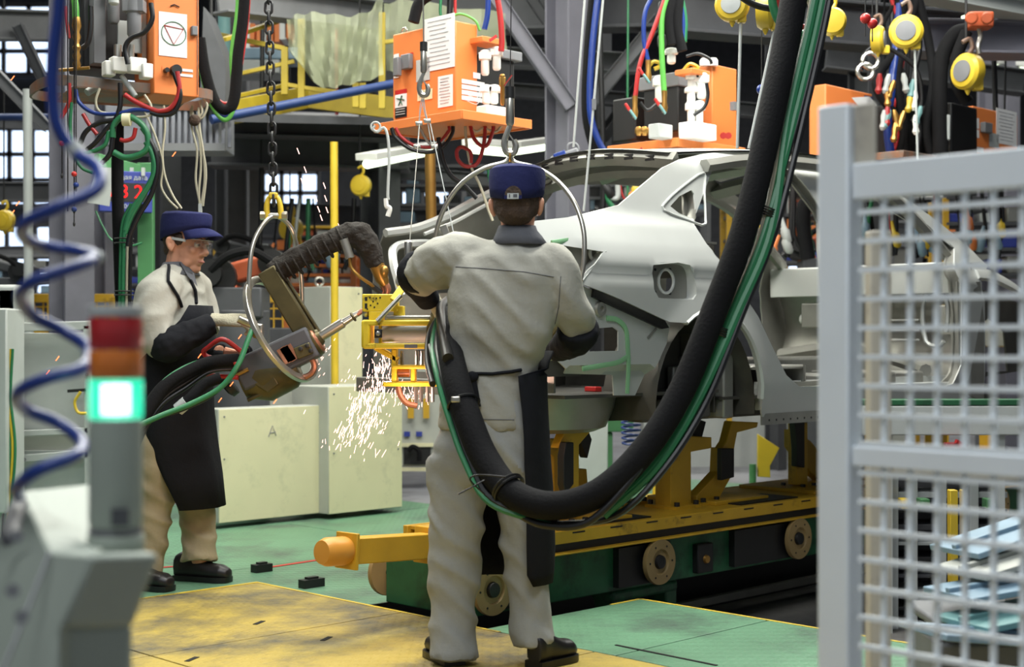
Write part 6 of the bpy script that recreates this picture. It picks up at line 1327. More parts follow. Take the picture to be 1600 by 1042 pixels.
bm(1050, 18, 10.5, 1500, 55, 11, .25, .3, 'dark beam behind the balancers', 'dgray'); bm(1400, 60, 10.4, 1700, 66, 10.6, .3, .22, 'grey violet beam at the top right', 'col'); bm(1290, 90, 13, 1600, 130, 13, .2, .2, 'dark beam behind the hose cluster', 'dgray')
bm(1440, -15, 9.9, 1620, 20, 10.4, .2, .12, 'pale green beam at the top right corner', 'lgray')
bm(-60, 300, 13, 240, 302, 13.5, .12, .16, 'dark beam left behind the coiled hose', 'dgray'); bm(-60, 190, 17, 340, 205, 17, .1, .12, 'far beam behind the rusty tray', 'dgray')
bm(330, 232, 12.5, 640, 238, 12.5, .3, .3, 'heavy dark mezzanine beam behind the chain', 'dgray'); bm(340, 196, 12, 640, 205, 12, .25, .16, 'dark mezzanine joist under the yellow fascia', 'dgray'); bm(340, 330, 16, 800, 345, 16, .15, .2, 'far dark beam above the dark gun', 'dgray')
bm(-60, 395, 19, 330, 388, 19, .1, .14, 'far pale beam behind the person in profile', 'gray'); bm(620, 270, 13, 860, 290, 13, .1, .1, 'dark beam behind the hoop', 'dgray')
obj('pipe', mb().cyl(P(43, 140, 11), V((P(47, 0, 11).x, 11, -.06)), .035, 12), M['lgray'], label='pale vertical pipe left behind the coiled hose', cat='pipe'); obj('pipe', mb().tube([P(330, 187, 9.6), P(620, 130, 10.4)], .032, 10), M['navy'], label='dark blue pipe sloping behind the chain', cat='pipe')
obj('pipe', mb().cyl(P(-20, 183, 12), P(85, 183, 12), .03, 10), M['navy'], label='dark blue pipe behind the left edge', cat='pipe'); obj('pipe', mb().cyl(P(522, 222, 10.2), V((P(524, 0, 10.2).x, 10.2, -.06)), .027, 12), M['bal'], label='bright yellow vertical pipe above the tall cream cabinet', cat='pipe')
obj('pipe', mb().cyl(P(350, -20, 12), P(352, 200, 12), .05, 10), M['teal'], label='pale green vertical pipe beside the hose loop', cat='pipe'); obj('pipe', mb().cyl(P(672, 240, 9.5), P(674, 345, 9.5), .035, 10), M['brass'], label='brownish pipe behind the arm of the person seen from behind', cat='pipe')
obj('pipe', mb().tube(hpts([(936, -20, 9.5), (925, 80, 9.5), (922, 170, 9.5), (935, 220, 9.5), (955, 250, 9.5)]), .022, 10), M['blueh'], label='blue hose beside the broad grey column', cat='pipe'); obj('pipe', mb().tube(hpts([(928, -20, 9.6), (918, 90, 9.6), (916, 180, 9.6), (930, 240, 9.6)]), .03, 10), M['hose'], label='black hose beside the blue hose and grey column', cat='pipe')
obj('steel_cable', mb().tube([P(915, -20, 7), P(896, 230, 7)], .006, 6), M['lgray'], label='left steel cable above the car boot', cat='cable'); cc = thing('steel_cable', 'right steel cable with a clamp above the car boot', 'cable', P(925, 300, 7)); obj('cable_run', mb().tube([P(944, -20, 7), P(928, 160, 7), P(912, 330, 7)], .006, 6), M['lgray'], cc); obj('clamp', mb().box(P(928, 163, 7), (.02, .02, .05)), M['gray'], cc)
bb = thing('clamp_hoist', 'grey clamp with a blue band hanging over the far edge of the car roof', 'clamp', P(885, 250, 7.9)); obj('clamp_body', mb().bar(P(862, 256, 7.9), P(905, 240, 7.9), .07, .07), M['gray'], bb, .01); obj('blue_band', mb().bar(P(868, 254, 7.88), P(886, 247, 7.88), .085, .085), M['blueh'], bb, .004); obj('clamp_leg', mb().bar(P(895, 238, 7.9), P(912, 262, 7.9), .03, .03), M['lgray'], bb); obj('clamp_ring', mb().torus(P(895, 232, 7.9), Y3, .03, .008, 14), M['gray'], bb)
# fluorescent fixtures
def lamp(x0, y0, Y0, x1, y1, Y1, lb):
    t_ = thing('ceiling_light', lb, 'lamp', P((x0+x1)/2, (y0+y1)/2, (Y0+Y1)/2)); a, b = P(x0, y0, Y0), P(x1, y1, Y1)
    obj('lamp_tray', mb().bar(a+Z*.05, b+Z*.05, .16, .05), M['white'], t_, .004); obj('lamp_tube', mb().tube([a, b], .028, 8), M['lamp'], t_); obj('lamp_tube', mb().tube([a+Y3*.07, b+Y3*.07], .028, 8), M['lamp'], t_)
lamp(572, 256, 10.5, 672, 236, 12.5, 'glowing tube lamp left of the hoses under the box with papers'); lamp(735, 232, 11, 800, 238, 11.5, 'glowing tube lamp behind the dark snap hook'); lamp(800, 236, 12, 870, 226, 13, 'glowing tube lamp left of the broad grey column'); lamp(430, 213, 16, 560, 222, 16, 'far pale tube lamp above the bright windows'); lamp(1500, 22, 12, 1640, 2, 12, 'tube lamp in the top right corner'); lamp(1440, 122, 15, 1500, 126, 15, 'far tube lamp right of the hose cluster'); lamp(1556, 105, 15, 1640, 115, 15, 'far tube lamp behind the right orange box')
lamp(1210, 300, 17, 1290, 297, 17, 'yellowish lamp seen through the rear door opening'); lamp(1420, 318, 17, 1470, 316, 17, 'far lamp seen through the top of the gate mesh')

# mezzanine: yellow fascia, rails, net, stored things
mz = thing('mezzanine', 'yellow railed mezzanine with dark deck behind the chain', 'mezzanine', P(480, 200, 11.5))
A = lambda x, y, Y=11.5: P(x, y, Y)
obj('deck', mb().prism([A(350, 190, 10.5), A(620, 196, 11.5), A(700, 190, 16), A(330, 180, 16)], Z*.06), M['dgray'], mz)
for a, b, w_, h in (((350, 178, 10.5), (480, 152, 11.5), .04, .17), ((480, 152, 11.5), (622, 170, 11.5), .04, .17), ((350, 155, 10.6), (450, 132, 11.4), .03, .03), ((350, 62, 10.6), (450, 28, 11.4), .05, .03), ((345, 55, 11), (445, 76, 11), .035, .035), ((345, 122, 11), (460, 96, 11), .03, .03), ((445, 132, 11), (540, 148, 11), .03, .03), ((590, 68, 11), (640, 60, 11), .03, .03)): obj('rail', mb().bar(P(*a), P(*b), w_, h), M['ygreen'], mz, .003)
for x, y0, y1 in ((445, 74, 148), (471, 30, 160), (556, 130, 168), (567, 130, 170), (597, 20, 170)): obj('rail_post', mb().bar(A(x, y0, 11), A(x, y1, 11), .05, .04, Y3), M['ygreen'], mz, .003)
def net(pts, lb):
    """draped fabric: rows of (x, y, Y)"""
    m = mb(); R_ = [cr([P(*p) for p in r], 5) for r in pts]; n = len(R_[0]); k = len(R_); rows = []
    for i in range(n): rows.append(cr([R_[j][i] for j in range(k)], 5))
    h = len(rows[0]); vs = [p+Y3*.05*math.sin(i*1.3+j*.3) for i, r in enumerate(rows) for j, p in enumerate(r)]
    return obj('net', m.add(vs, [(i*h+j, i*h+j+1, (i+1)*h+j+1, (i+1)*h+j) for i in range(n-1) for j in range(h-1)]), M['net'], label=lb, cat='net')
net([[(448, 30, 10.9), (470, 22, 10.9), (500, 20, 10.9), (540, 25, 10.9), (575, 18, 10.9), (598, -10, 10.9)], [(449, 60, 10.9), (474, 70, 10.9), (506, 80, 10.85), (540, 70, 10.9), (570, 50, 10.9), (597, 20, 10.9)], [(452, 80, 10.9), (478, 100, 10.9), (512, 110, 10.85), (540, 105, 10.9), (570, 90, 10.9), (598, 80, 10.9)], [(470, 100, 10.9), (492, 130, 10.9), (516, 138, 10.85), (535, 134, 10.9), (565, 128, 10.9), (600, 118, 10.9)]], 'pale green net draped from the yellow rails behind the chain')
net([[(600, 5, 11.2), (640, 0, 11.2), (700, 10, 11.2), (790, 20, 11.2)], [(600, 60, 11.2), (640, 70, 11.2), (700, 60, 11.2), (790, 60, 11.2)], [(604, 110, 11.2), (640, 120, 11.2), (700, 110, 11.2), (800, 115, 11.2)]], 'pale green net behind the orange box with papers')
rr = random.Random(9)
for i in range(9):
    x = 382+i*9+rr.uniform(-2, 2); obj('crate', mb().box(P(x, 62-i*1.4, 14), (.045+.02*(i % 2), .3, rr.uniform(.16, .26))), M[['orange', 'white', 'orange'][i % 3]], label=['orange', 'white', 'orange'][i % 3]+' carton on the mezzanine shelf, number '+['one', 'two', 'three', 'four', 'five', 'six', 'seven', 'eight', 'nine'][i]+' from the left end', cat='carton', group='cartons on the mezzanine shelf')
for i, (x, y, w_, h, mt, lb) in enumerate(((410, 90, .7, .10, 'lblue', 'pale folded panel on the mezzanine behind the chain'), (390, 110, .6, .12, 'lgray', 'grey panel leaning on the mezzanine left of the chain'), (440, 118, .4, .10, 'win', 'x'), (520, 90, .5, .4, 'gray', 'x'))):
    if lb == 'x': continue
    obj('panel', mb().box(P(x, y, 13), (w_, .4, h)), M[mt], bevel=.01, label=lb, cat='panel')
# hanging duct and dark hood at the left
dt = thing('duct', 'corrugated grey tin duct hanging behind the left orange box', 'duct', P(275, 235, 9.8)); obj('duct_body', mb().box(P(268, 198, 10.1), (.76, .6, .34)), M['tin'], dt, .01)
rb = obj('corrugation', mb().box(P(232, 196, 9.77), (.025, .03, .30)), M['tin'], dt, .004)
for i in range(1, 14): piece(rb, V((.042*i, 0, 0)), dt)
for x in (215, 330): obj('suspension_rod', mb().cyl(P(x, 168, 10.0), P(x, -80, 10.0), .012, 8), M['black'], dt)
obj('duct_frame', mb().bar(P(190, 230, 9.76), P(352, 230, 9.76), .03, .05).bar(P(190, 168, 9.76), P(352, 168, 9.76), .03, .04), M['gray'], dt)
obj('hood', mb().prism([P(318, 10, 9.6), P(338, 60, 9.6), P(352, 95, 9.6), P(352, 165, 9.6), P(312, 165, 9.6)], Y3*.4), M['dgray'], label='dark wedge-shaped hood right of the left orange box', cat='hood')
# display board on a green stand
ds = thing('display_board', 'blue display board with red digits hanging from a green frame', 'display', P(200, 330, 9.2)); b0 = P(158, 262, 9.2)
bu = V((.93, .37, 0)).normalized(); bn = V((.37, -.93, 0)); RB = Matrix((bu, -bn, Z)).transposed(); bc_ = P(196, 300, 9.3)
obj('board', mb().box(bc_, (.33, .07, .26), RB), M['blue'], ds, .005); obj('digit_window', mb().box(bc_+bn*.037-Z*.005, (.27, .004, .12), RB), M['black'], ds)
obj('board_stand', mb().bar(P(228, 255, 9.45), V((P(231, 0, 9.45).x, 9.45, -.06)), .10, .06, Y3), M['cgr'], ds, .004); obj('top_bar', mb().bar(P(150, 250, 9.2), P(232, 272, 9.5), .06, .08), M['cgr'], ds, .004)
for x in (206, 224): obj('bracket', mb().bar(P(x, 262, 9.3), P(x, 275, 9.3), .02, .02, Y3), M['lgray'], ds)
def text(s, size, c, R, mt, par, name='lettering', ext_=.001):
    cu_ = bpy.data.curves.new('t', 'FONT'); cu_.body = s; cu_.size = size; cu_.extrude = ext_; cu_.align_x = 'CENTER'; cu_.align_y = 'CENTER'
    to = bpy.data.objects.new('t', cu_); COL.objects.link(to); dg = bpy.context.evaluated_depsgraph_get(); dg.update()
    me = bpy.data.meshes.new_from_object(to.evaluated_get(dg)); bpy.data.objects.remove(to)
    me.transform(Matrix.Translation(c) @ R.to_4x4()); me.materials.clear(); return obj(name, me, M[mt], par, smooth=False)
RT = Matrix((bu, Z, bn)).transposed()
text('Текущая дата', .040, bc_+bn*.041+Z*.088, RT, 'lgray', ds); text('08 2', .12, bc_+bn*.042-Z*.005, RT, 'led', ds, 'digits'); text('00:2', .04, bc_+bn*.042-Z*.095, RT, 'lgray', ds)
obj('side_board', mb().prism([P(152, 262, 8.9), P(177, 262, 8.9), P(170, 322, 8.9), P(136, 316, 8.9)], Y3*.02), M['lgray'], ds, label='pale blank side board')
obj('green_line', mb().tube(hpts([(150, 330, 9), (160, 352, 9), (175, 375, 9), (200, 384, 9), (222, 380, 9)]), .006, 6), M['greenh'], ds)
# cream cabinets
def cabinet(xn, xl, xr, ytop, ybot, Y, nm, lb, mark=None, base=None):
    p = P(xn, 0, Y); p.z = 0; z1 = P(0, ytop, Y).z; z0 = P(0, ybot, Y).z if base is None else base
    t_ = thing(nm, lb, 'cabinet', (p.x, p.y, z0)); lu, lv = ext(p, D, xr), (ext(p, N, xl) if xl else .4)
    frame_box(t_, 'body', p, D, N, lu, lv, z0, z1, 'cream_sh', .006); frame_box(t_, 'front_panel', p-N*.006+D*.004, D, N, lu-.008, .006, z0+.004, z1-.004, 'cream', .001, 'cream front panel')  # body takes the shaded cream, front panel the lit cream
    for s_ in (.04, lu-.04):
        for z in (z0+.4, z1-.05): obj('panel_screw', mb().cyl(on(p, D, s_, z, -N*.006), on(p, D, s_, z, -N*.011), .006, 6), M['gray'], t_)
    return t_, p, z0, z1
cabinet(516, 470, 566, 447, 800, 10.5, 'tall_cabinet', 'tall cream cabinet behind the dark gun'); 
obj('ring_bolt', mb().torus(P(499, 440, 10.8), V((.3, -1, 0)), .03, .009, 16).cyl(P(499, 447, 10.8), P(499, 444, 10.8), .012, 8), M['chrome'], label='steel ring bolt sitting on the tall cream cabinet', cat='ring')
cabinet(513, None, 628, 604, 803, 9.55, 'low_cabinet', 'cream cabinet behind the falling sparks', base=0)
tA, pA, za, zb_ = cabinet(341, 318, 506, 639, 818, 9.08, 'low_cabinet', 'low cream cabinet with a letter A pencilled on it', base=0)
aa_ = lambda x, y: on(pA, D, ext(pA, D, x), P(0, y, 9.3).z, -N*.013)
obj('lettering', mb().tube([aa_(418, 683), aa_(424, 666), aa_(430, 682)], .0028, 5).tube([aa_(420, 677), aa_(429, 676)], .0025, 5), M['ink'], tA, label='pencilled letter A')
frame_box(thing('grey_cabinet', 'grey cabinet behind the apron of the person in profile', 'cabinet', P(340, 800, 9.9)), 'body', P(350, 500, 10.4), D, N, .75, .3, -.06, P(0, 545, 10.4).z, 'cream_sh', .006)
obj('dark_gap_panel', mb().box((P(445, 0, 11.6).x, 11.6, .59), (.5, .2, 1.3)), M['dgray'], bevel=.01, label='dark panel between the grey and tall cream cabinets', cat='panel')
g2 = thing('wall_cabinet', 'grey cabinet with small notice labels right of the falling sparks', 'cabinet', P(650, 700, 12)); obj('body', mb().box(P(655, 645, 12), (.36, .4, .85)), M['cream_sh'], g2, .006); obj('lower_bay', mb().box(P(652, 712, 11.79), (.22, .02, .14)), M['black'], g2); obj('bay_frame', mb().box(P(652, 733, 11.78), (.26, .03, .03)).box(P(652, 695, 11.78), (.26, .03, .03)), M['cream'], g2)
for x in (636, 655): obj('notice', mb().box(P(x, 678, 11.78), (.05, .01, .04)), M['blue'], g2)
obj('bay_hose', mb().tube(hpts([(638, 705, 11.7), (645, 698, 11.7), (655, 705, 11.7), (655, 720, 11.7)]), .02, 8), M['hose'], g2)
for x, lb in ((642, 'left yellow tag on the cabinet right of the sparks'), (666, 'right yellow tag on the cabinet right of the sparks')): obj('yellow_tag', mb().box(P(x, 638, 11.75), (.05, .01, .16)), M['cyel'], label=lb, cat='tag')
# grey framed machine at the left
gm = thing('machine_guard', 'grey framed machine guard panels behind the coiled hose at the left', 'guard', P(70, 780, 8.6))
for x0, x1, y0, y1, mt, dz in ((8, 138, 520, 672, 'lgray', .0), (18, 138, 672, 742, 'cream_sh', .02), (18, 138, 705, 800, 'lgray', .01)):
    a, b = P(x0, y0, 8.6), P(x1, y1, 8.6); obj('guard_panel', mb().box(((a.x+b.x)/2, 8.66+dz, (a.z+b.z)/2), (b.x-a.x, .02, a.z-b.z)), M[mt], gm, .003)
for x0, y0, x1, y1, w_ in ((5, 512, 142, 508, .05), (10, 510, 14, 820, .045), (138, 508, 140, 800, .045), (14, 678, 140, 672, .035), (14, 718, 140, 708, .045)): obj('guard_frame', mb().bar(P(x0, y0, 8.58), P(x1, y1, 8.58), w_, .05, Y3), M['lgray'], gm, .004)
for x, y in ((20, 585), (132, 562), (38, 718), (136, 585)): obj('guard_bolt', mb().cyl(P(x, y, 8.55), P(x, y, 8.53), .012, 8), M['gray'], gm)
obj('guard_handle', mb().bar(P(106, 611, 8.54), P(134, 609, 8.54), .018, .018, Y3), M['black'], gm); obj('yellow_bracket', mb().tube(hpts([(126, 612, 8.5), (117, 628, 8.5), (122, 644, 8.5), (136, 646, 8.5)]), .009, 8), M['bal'], gm)
sc_ = thing('side_cabinet', 'pale grey switch cabinet cut by the left edge', 'cabinet', P(-10, 760, 8.2)); obj('body', mb().box(P(-16, 640, 8.3), (.30, .3, 1.15)), M['lgray'], sc_, .01)
sc_h = thing('cable_run', 'green, yellow and black cables down the left edge', 'cables', P(12, 800, 8.2))
for i, (mt, x) in enumerate((('greenh', 12), ('bal', 16), ('cable', 9), ('greenh', 20), ('lgray', 4))): hose([(x, 545, 8.2), (x-3, 620, 8.2), (x+4, 700, 8.2), (x-2, 790, 8.2), (x-4, 860, 8.2)], .008, mt, sc_h)
obj('grey_casting', mb().box(P(25, 480, 9.3), (.18, .2, .25)).box(P(10, 470, 9.3), (.2, .2, .2)), M['lgray'], bevel=.02, label='pale grey machine head at the left edge above the guard', cat='machine')

# low yellow mesh fence
fc = thing('yellow_fence', 'low yellow mesh fence far behind at the left', 'fence', P(200, 520, 11.8))
def fence(x0, x1, y0, y1, Y):
    obj('fence_rail', mb().bar(P(x0, y0, Y), P(x1, y0, Y), .05, .07), M['cyel'], fc, .004); obj('fence_rail', mb().bar(P(x0, y1, Y), P(x1, y1, Y), .05, .05), M['cyel'], fc, .004)
    for x in (x0, x1): obj('fence_post', mb().bar(P(x, y0-2, Y), V((P(x, y1, Y).x, Y, -.06)), .07, .06, Y3), M['cyel'], fc, .004)
    n = max(3, int((x1-x0)/12))
    for i in range(1, n): obj('fence_wire', mb().bar(P(x0+(x1-x0)*i/n, y0, Y), P(x0+(x1-x0)*i/n, y1, Y), .012, .012, Y3), M['cyel'], fc)
    for i in range(1, 4): obj('fence_wire', mb().bar(P(x0, y0+(y1-y0)*i/4, Y+.01), P(x1, y0+(y1-y0)*i/4, Y+.01), .012, .012), M['cyel'], fc)
fence(12, 82, 466, 520, 11.8); fence(125, 178, 466, 520, 12); fence(330, 398, 466, 530, 11.8); fence(400, 470, 466, 530, 11.8)
# robots
def robot(x, y, Y, s, lb, mt='orobot', flip=1):
    t_ = thing('industrial_robot', lb, 'robot', V((P(x, y, Y).x, Y, -.06))); A = lambda a, b, c=0: P(x+a*s*flip, y+b*s, Y)+Y3*c
    z0 = P(x, y+60*s, Y); obj('robot_base', mb().cyl(V((z0.x, Y, -.06)), V((z0.x, Y, z0.z)), .2*s, 18).box(z0+Z*.05, (.35*s, .35*s, .2*s)), M['dgray'], t_, .01)
    obj('lower_arm', mb().bar(A(0, 60), A(-30, 10), .16*s, .2*s, Y3), M[mt], t_, .02); obj('shoulder', mb().cyl(A(-30, 10, -.15), A(-30, 10, .15), .13*s, 18), M['black'], t_)
    obj('upper_arm', mb().bar(A(-30, 8), A(52, -14), .14*s, .16*s, Y3), M[mt], t_, .02); obj('wrist', mb().cyl(A(52, -14, -.1), A(52, -14, .1), .09*s, 16), M['black'], t_); obj('tool', mb().bar(A(52, -14), A(66, 14), .07*s, .08*s, Y3), M['dgray'], t_, .01)
    obj('motor', mb().cyl(A(-40, 4, -.22), A(-40, 4, -.05), .09*s, 14), M['black'], t_); obj('dress_pack', mb().tube(cr([A(-35, 0, -.2), A(-10, -22, -.22), A(25, -30, -.2), A(55, -14, -.15)], 4), .03*s, 8), M['hose'], t_)
robot(375, 425, 9.8, 1.0, 'orange and black industrial robot behind the hanging ring'); robot(390, 395, 12.5, .8, 'dark grey industrial robot behind the shackle', 'dgray', -1)
robot(1275, 380, 12.5, .8, 'orange robot seen through the rear door opening'); robot(480, 430, 15, .8, 'small orange robot far behind under the dark gun arm'); robot(20, 420, 11.5, .6, 'dark robot head at the left edge', 'dgray', -1)
# far assembly equipment: racks with bins, machine frames; every one a small unit of frame, shelf and boxes
def rack(x, y0, y1, Y, w_, cols, lb, seed):
    t_ = thing('equipment_rack', lb, 'rack', V((P(x, y1, Y).x, Y, -.06))); rr = random.Random(seed); c = P(x, (y0+y1)/2, Y); h = P(x, y0, Y).z-P(x, y1, Y).z; zb = P(x, y1, Y).z
    for s_ in (-1, 1):
        for q_ in (0, .4): obj('upright', mb().bar(V((c.x+s_*w_/2, Y+q_, -.06)), V((c.x+s_*w_/2, Y+q_, zb+h)), .05, .05, Y3), M[cols[0]], t_, .003)
    for k in range(4): obj('shelf', mb().box((c.x, Y+.2, zb+h*k/3), (w_, .45, .03)), M[cols[1]], t_, .003)
    for k in range(3):
        n = rr.randint(3, 6)
        for i in range(n): ww = w_/n; hh = h/3*rr.uniform(.3, .85); obj('bin', mb().box((c.x-w_/2+ww*(i+.5), Y+.15, zb+h*k/3+.015+hh/2), (ww*rr.uniform(.5, .9), .3, hh)), M[rr.choice(cols[2:])], t_, .01)
cA = ['cyel', 'dgray', 'orange', 'lgray', 'dgray', 'blue', 'steel_in', 'black']; cB = ['gray', 'gray', 'lblue', 'dgray', 'orange', 'steel_in', 'black', 'black']; cC = ['cyel', 'cyel', 'bal', 'dgray', 'black', 'orobot', 'lgray', 'blue']
rack(430, 370, 440, 16, 1.3, cA, 'yellow equipment rack far behind the hanging ring', 1); rack(545, 355, 440, 17, 1.2, cC, 'yellow rack far behind the dark gun arm', 2); rack(500, 400, 445, 13, .6, ['orange', 'orange', 'lblue', 'lgray', 'blue', 'white'], 'small orange frame just above the tall cream cabinet', 3)
rack(55, 400, 460, 17, 1.3, cB, 'grey rack far left behind the coiled hose', 4); rack(220, 395, 470, 16, .6, cA, 'narrow rack behind the green display stand', 5); rack(690, 260, 350, 15, 1.2, cB, 'dim rack behind the hoop left of the navy cap', 6)
rack(780, 265, 340, 16.6, .8, cB, 'dim rack behind the far rear pillar of the car', 16)
rack(1000, 270, 330, 15, 1.4, cB, 'dim rack seen through the rear window opening', 7); rack(1215, 300, 410, 13.5, .9, cA, 'yellow and orange rack seen through the rear door opening', 8); rack(1280, 305, 408, 15, .7, cC, 'yellow rack seen beside the gate post', 9)
rack(1385, 320, 410, 16, .9, cA, 'rack seen through the front door opening, first behind the mesh', 10); rack(1470, 310, 420, 14.6, 1.0, cB, 'dark rack behind the windscreen pillar', 11); rack(1570, 310, 430, 12.2, 1.0, cA, 'coloured rack behind the mesh at the right edge', 12)
for i, (x0, x1, y0, y1, Y) in enumerate(((1190, 1290, 300, 408, 10.5), (1350, 1480, 330, 405, 10.5), (1490, 1600, 310, 410, 11), (400, 560, 340, 440, 12.5), (940, 1040, 280, 330, 10.5))):
    t_ = thing('tool_cables', ['hanging cables and tools seen through the rear door opening', 'hanging cables and tools seen through the front door opening', 'hanging cables and tools right of the windscreen pillar', 'hanging cables far behind the dark gun', 'hanging cables seen through the rear window opening'][i], 'cables', P((x0+x1)/2, y1, Y)); rr = random.Random(40+i)
    for k in range(9):
        x = rr.uniform(x0, x1); hose([(x+rr.uniform(-12, 12), y0-30-(320 if k < 2 else 0), Y), (x, (y0+y1)/2, Y), (x+rr.uniform(-14, 14), y1-rr.uniform(0, 30), Y)], rr.choice([.008, .014, .02]), rr.choice(['cable', 'hose', 'greenh', 'lgray', 'redh', 'cable']), t_)
    for k in range(7):
        x, y = rr.uniform(x0, x1), rr.uniform((y0+y1)/2, y1); obj('tool', mb().lathe([(.02, 0), (.035, .02), (.035, .10), (.02, .12), (.012, .2)], P(x, y, Y), V((rr.uniform(-.5, .5), 0, 1)), 10), M[rr.choice(['bal', 'lgray', 'orange', 'chrome', 'black', 'lblue'])], t_)
th = thing('large_hose', 'big black hose curve with rings seen through the rear door opening', 'hose', P(1260, 400, 10)); obj('hose', mb().tube(hpts([(1262, 405, 10), (1255, 350, 10), (1258, 320, 10), (1275, 305, 10), (1290, 300, 10)]), .05, 12), M['hose'], th); obj('hose', mb().tube(hpts([(1240, 345, 10), (1242, 370, 10), (1255, 392, 10), (1280, 390, 10)]), .012, 8), M['cable'], th)
# things under and beyond the carrier
obj('grey_cabinet', mb().box(P(925, 705, 11), (.22, .3, .55)), M['lgray'], bevel=.01, label='pale cabinet seen between the yellow carrier supports', cat='cabinet'); obj('grey_cabinet', mb().box(P(1100, 690, 14), (1.2, .4, .7)), M['lgray'], bevel=.01, label='wide pale cabinet far beyond the carrier', cat='cabinet')
obj('partition', mb().box(P(1240, 660, 14.5), (2.2, .1, .9)), M['cream_sh'], bevel=.01, label='pale partition far beyond the carrier', cat='partition'); obj('grey_cabinet', mb().box(P(790, 660, 13), (.8, .4, .9)), M['cream_sh'], bevel=.01, label='pale cabinet far behind the yellow left support', cat='cabinet')
obj('green_bench', mb().box(P(905, 660, 12.5), (.9, .4, .14)).box((P(890, 0, 12.5).x, 12.5, .15), (.06, .3, .42)).box((P(950, 0, 12.5).x, 12.5, .15), (.06, .3, .42)), M['cgr'], bevel=.01, label='dark green bench beyond the left support', cat='bench')
bc3 = mb(); pts = []
for i in range(90): t = i/89; a_ = t*2*PI*7; pts.append(P(985+2*t, 640+56*t, 9.5)+V((.06*math.cos(a_), .06*math.sin(a_), 0)))
obj('coiled_hose', bc3.tube(pts, .008, 6), M['blueh'], label='small blue coiled hose beyond the carrier supports', cat='hose')
ys = thing('sign_post', 'bright yellow folded plate on a green stub beyond the carrier', 'sign', P(1190, 760, 10.5)); obj('plate', mb().prism([P(1184, 678, 10.4), P(1218, 700, 10.4), P(1203, 728, 10.4), P(1204, 746, 10.4), P(1184, 745, 10.4)], Y3*.04), M['bal'], ys, .004); obj('stub', mb().cyl(P(1176, 760, 10.4), P(1176, 725, 10.4), .025, 12), M['cgr'], ys)
yp = thing('bollard', 'yellow post on a yellow base plate beyond the carrier', 'post', P(1025, 775, 10.2)); obj('post', mb().cyl(P(1025, 775, 10.3), P(1025, 695, 10.3), .026, 12), M['bal'], yp); obj('base_plate', mb().box(P(1025, 776, 10.3), (.22, .22, .02)), M['bal'], yp)
# behind the mesh gate, lower right
gb_ = thing('conveyor', 'long grey conveyor side with green edge behind the mesh gate', 'conveyor', P(1450, 690, 7.5)); obj('side_beam', mb().box(P(1510, 656, 7.5), (1.1, .12, .15)), M['lgray'], gb_, .006); obj('top_edge', mb().box(P(1510, 628, 7.5), (1.1, .12, .03)), M['cgreen'], gb_, .004)
for x in (1385, 1560): obj('conveyor_leg', mb().bar(P(x, 675, 7.5), V((P(x, 0, 7.5).x, 7.5, -.36)), .05, .05, Y3), M['lgray'], gb_)
obj('red_clamp', mb().bar(P(1492, 692, 7.4), P(1508, 700, 7.4), .04, .04).box(P(1485, 696, 7.4), (.06, .04, .03)), M['redh'], label='small red clamp behind the gate mesh', cat='clamp')
rk = thing('slotted_rack', 'pale slotted uprights with dark openings behind the gate mesh', 'rack', P(1440, 900, 7.6))
for x in (1395, 1425, 1470, 1520, 1560): obj('slotted_upright', mb().bar(P(x, 735, 7.6), V((P(x, 0, 7.6).x, 7.6, -.36)), .045, .05, Y3), M['lgray'], rk, .003)
rr = random.Random(4)
for k in range(9): z = .42-k*.085; obj('rack_shelf', mb().box((P(1475, 0, 7.7).x, 7.75, z), (.62, .25, .018+.012*(k % 2))), M[['dgray', 'lgray', 'black'][k % 3]], rk, .002)
obj('rack_back', mb().box((P(1475, 0, 7.7).x, 7.92, .1), (.66, .02, .9)), M['dgray'], rk)
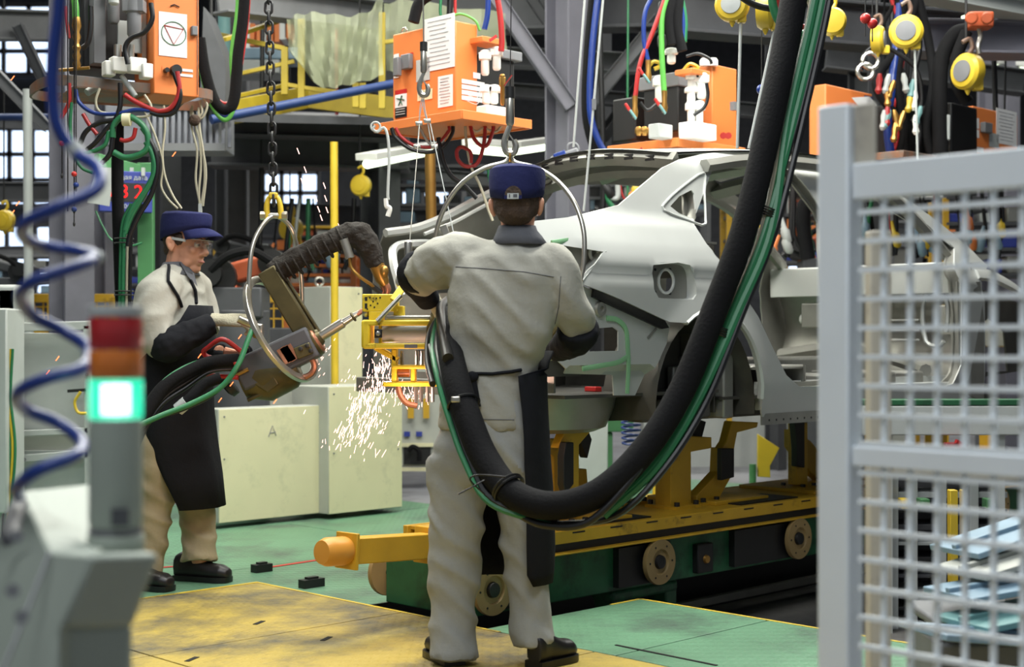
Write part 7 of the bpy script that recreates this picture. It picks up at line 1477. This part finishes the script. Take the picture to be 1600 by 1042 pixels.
for x, mt in ((1413, 'bal'), (1442, 'cgr'), (1545, 'cgr')): obj('rack_box', mb().box(P(x, 786, 7.5), (.05, .08, .05)), M[mt], rk, .004)
yp2 = thing('yellow_upright', 'yellow double post behind the gate mesh', 'post', P(1498, 900, 6.6)); obj('post', mb().bar(P(1488, 765, 6.6), V((P(1489, 0, 6.6).x, 6.6, -.06)), .035, .05, Y3), M['bal'], yp2, .003); obj('post', mb().bar(P(1504, 765, 6.6), V((P(1505, 0, 6.6).x, 6.6, -.06)), .016, .05, Y3), M['bal'], yp2, .003)
for i, (x0, y0, x1, y1, Y, mt, lb) in enumerate(((1490, 862, 1640, 812, 4.4, 'lblue', 'topmost pale blue panel in the stack behind the mesh at lower right'), (1500, 895, 1650, 850, 4.3, 'cream_sh', 'second pale panel in the stack behind the mesh'), (1480, 930, 1650, 900, 4.2, 'lblue', 'third pale blue panel in the stack behind the mesh'), (1500, 975, 1650, 945, 4.1, 'teal', 'teal panel in the stack behind the mesh'), (1440, 985, 1640, 1000, 4.0, 'lblue', 'lowest pale blue panel behind the mesh'))):
    a, b = P(x0, y0, Y), P(x1, y1, Y+.15); q_ = mb().bar(a, b, .22, .018); q_.bar(a+Z*.012, b+Z*.012, .02, .02); obj('metal_panel', q_, M[mt], bevel=.003, label=lb, cat='panel')
obj('panel_stand', mb().box((P(1560, 0, 4.3).x, 4.35, .10), (.4, .3, .34)).box((P(1560, 0, 4.3).x, 4.35, .33), (.44, .3, .03)), M['gray'], bevel=.01, label='grey stand under the stacked panels behind the mesh', cat='stand')
pr2 = thing('floor_platform', 'green plate with yellow edge line under the stacked panels at the lower right corner', 'platform', PG(1550, 1035))
a, b, c_, d_ = PG(1400, 1003, -.02), PG(1640, 1032, -.02), PG(1640, 1200, -.02), PG(1400, 1200, -.02)
obj('floor_plate', mb().prism([a, b, c_, d_], -Z*.03), M['green'], pr2, smooth=False); obj('edge_line', mb().bar(a+Z*.002, b+Z*.002, .02, .004), M['edge'], pr2)
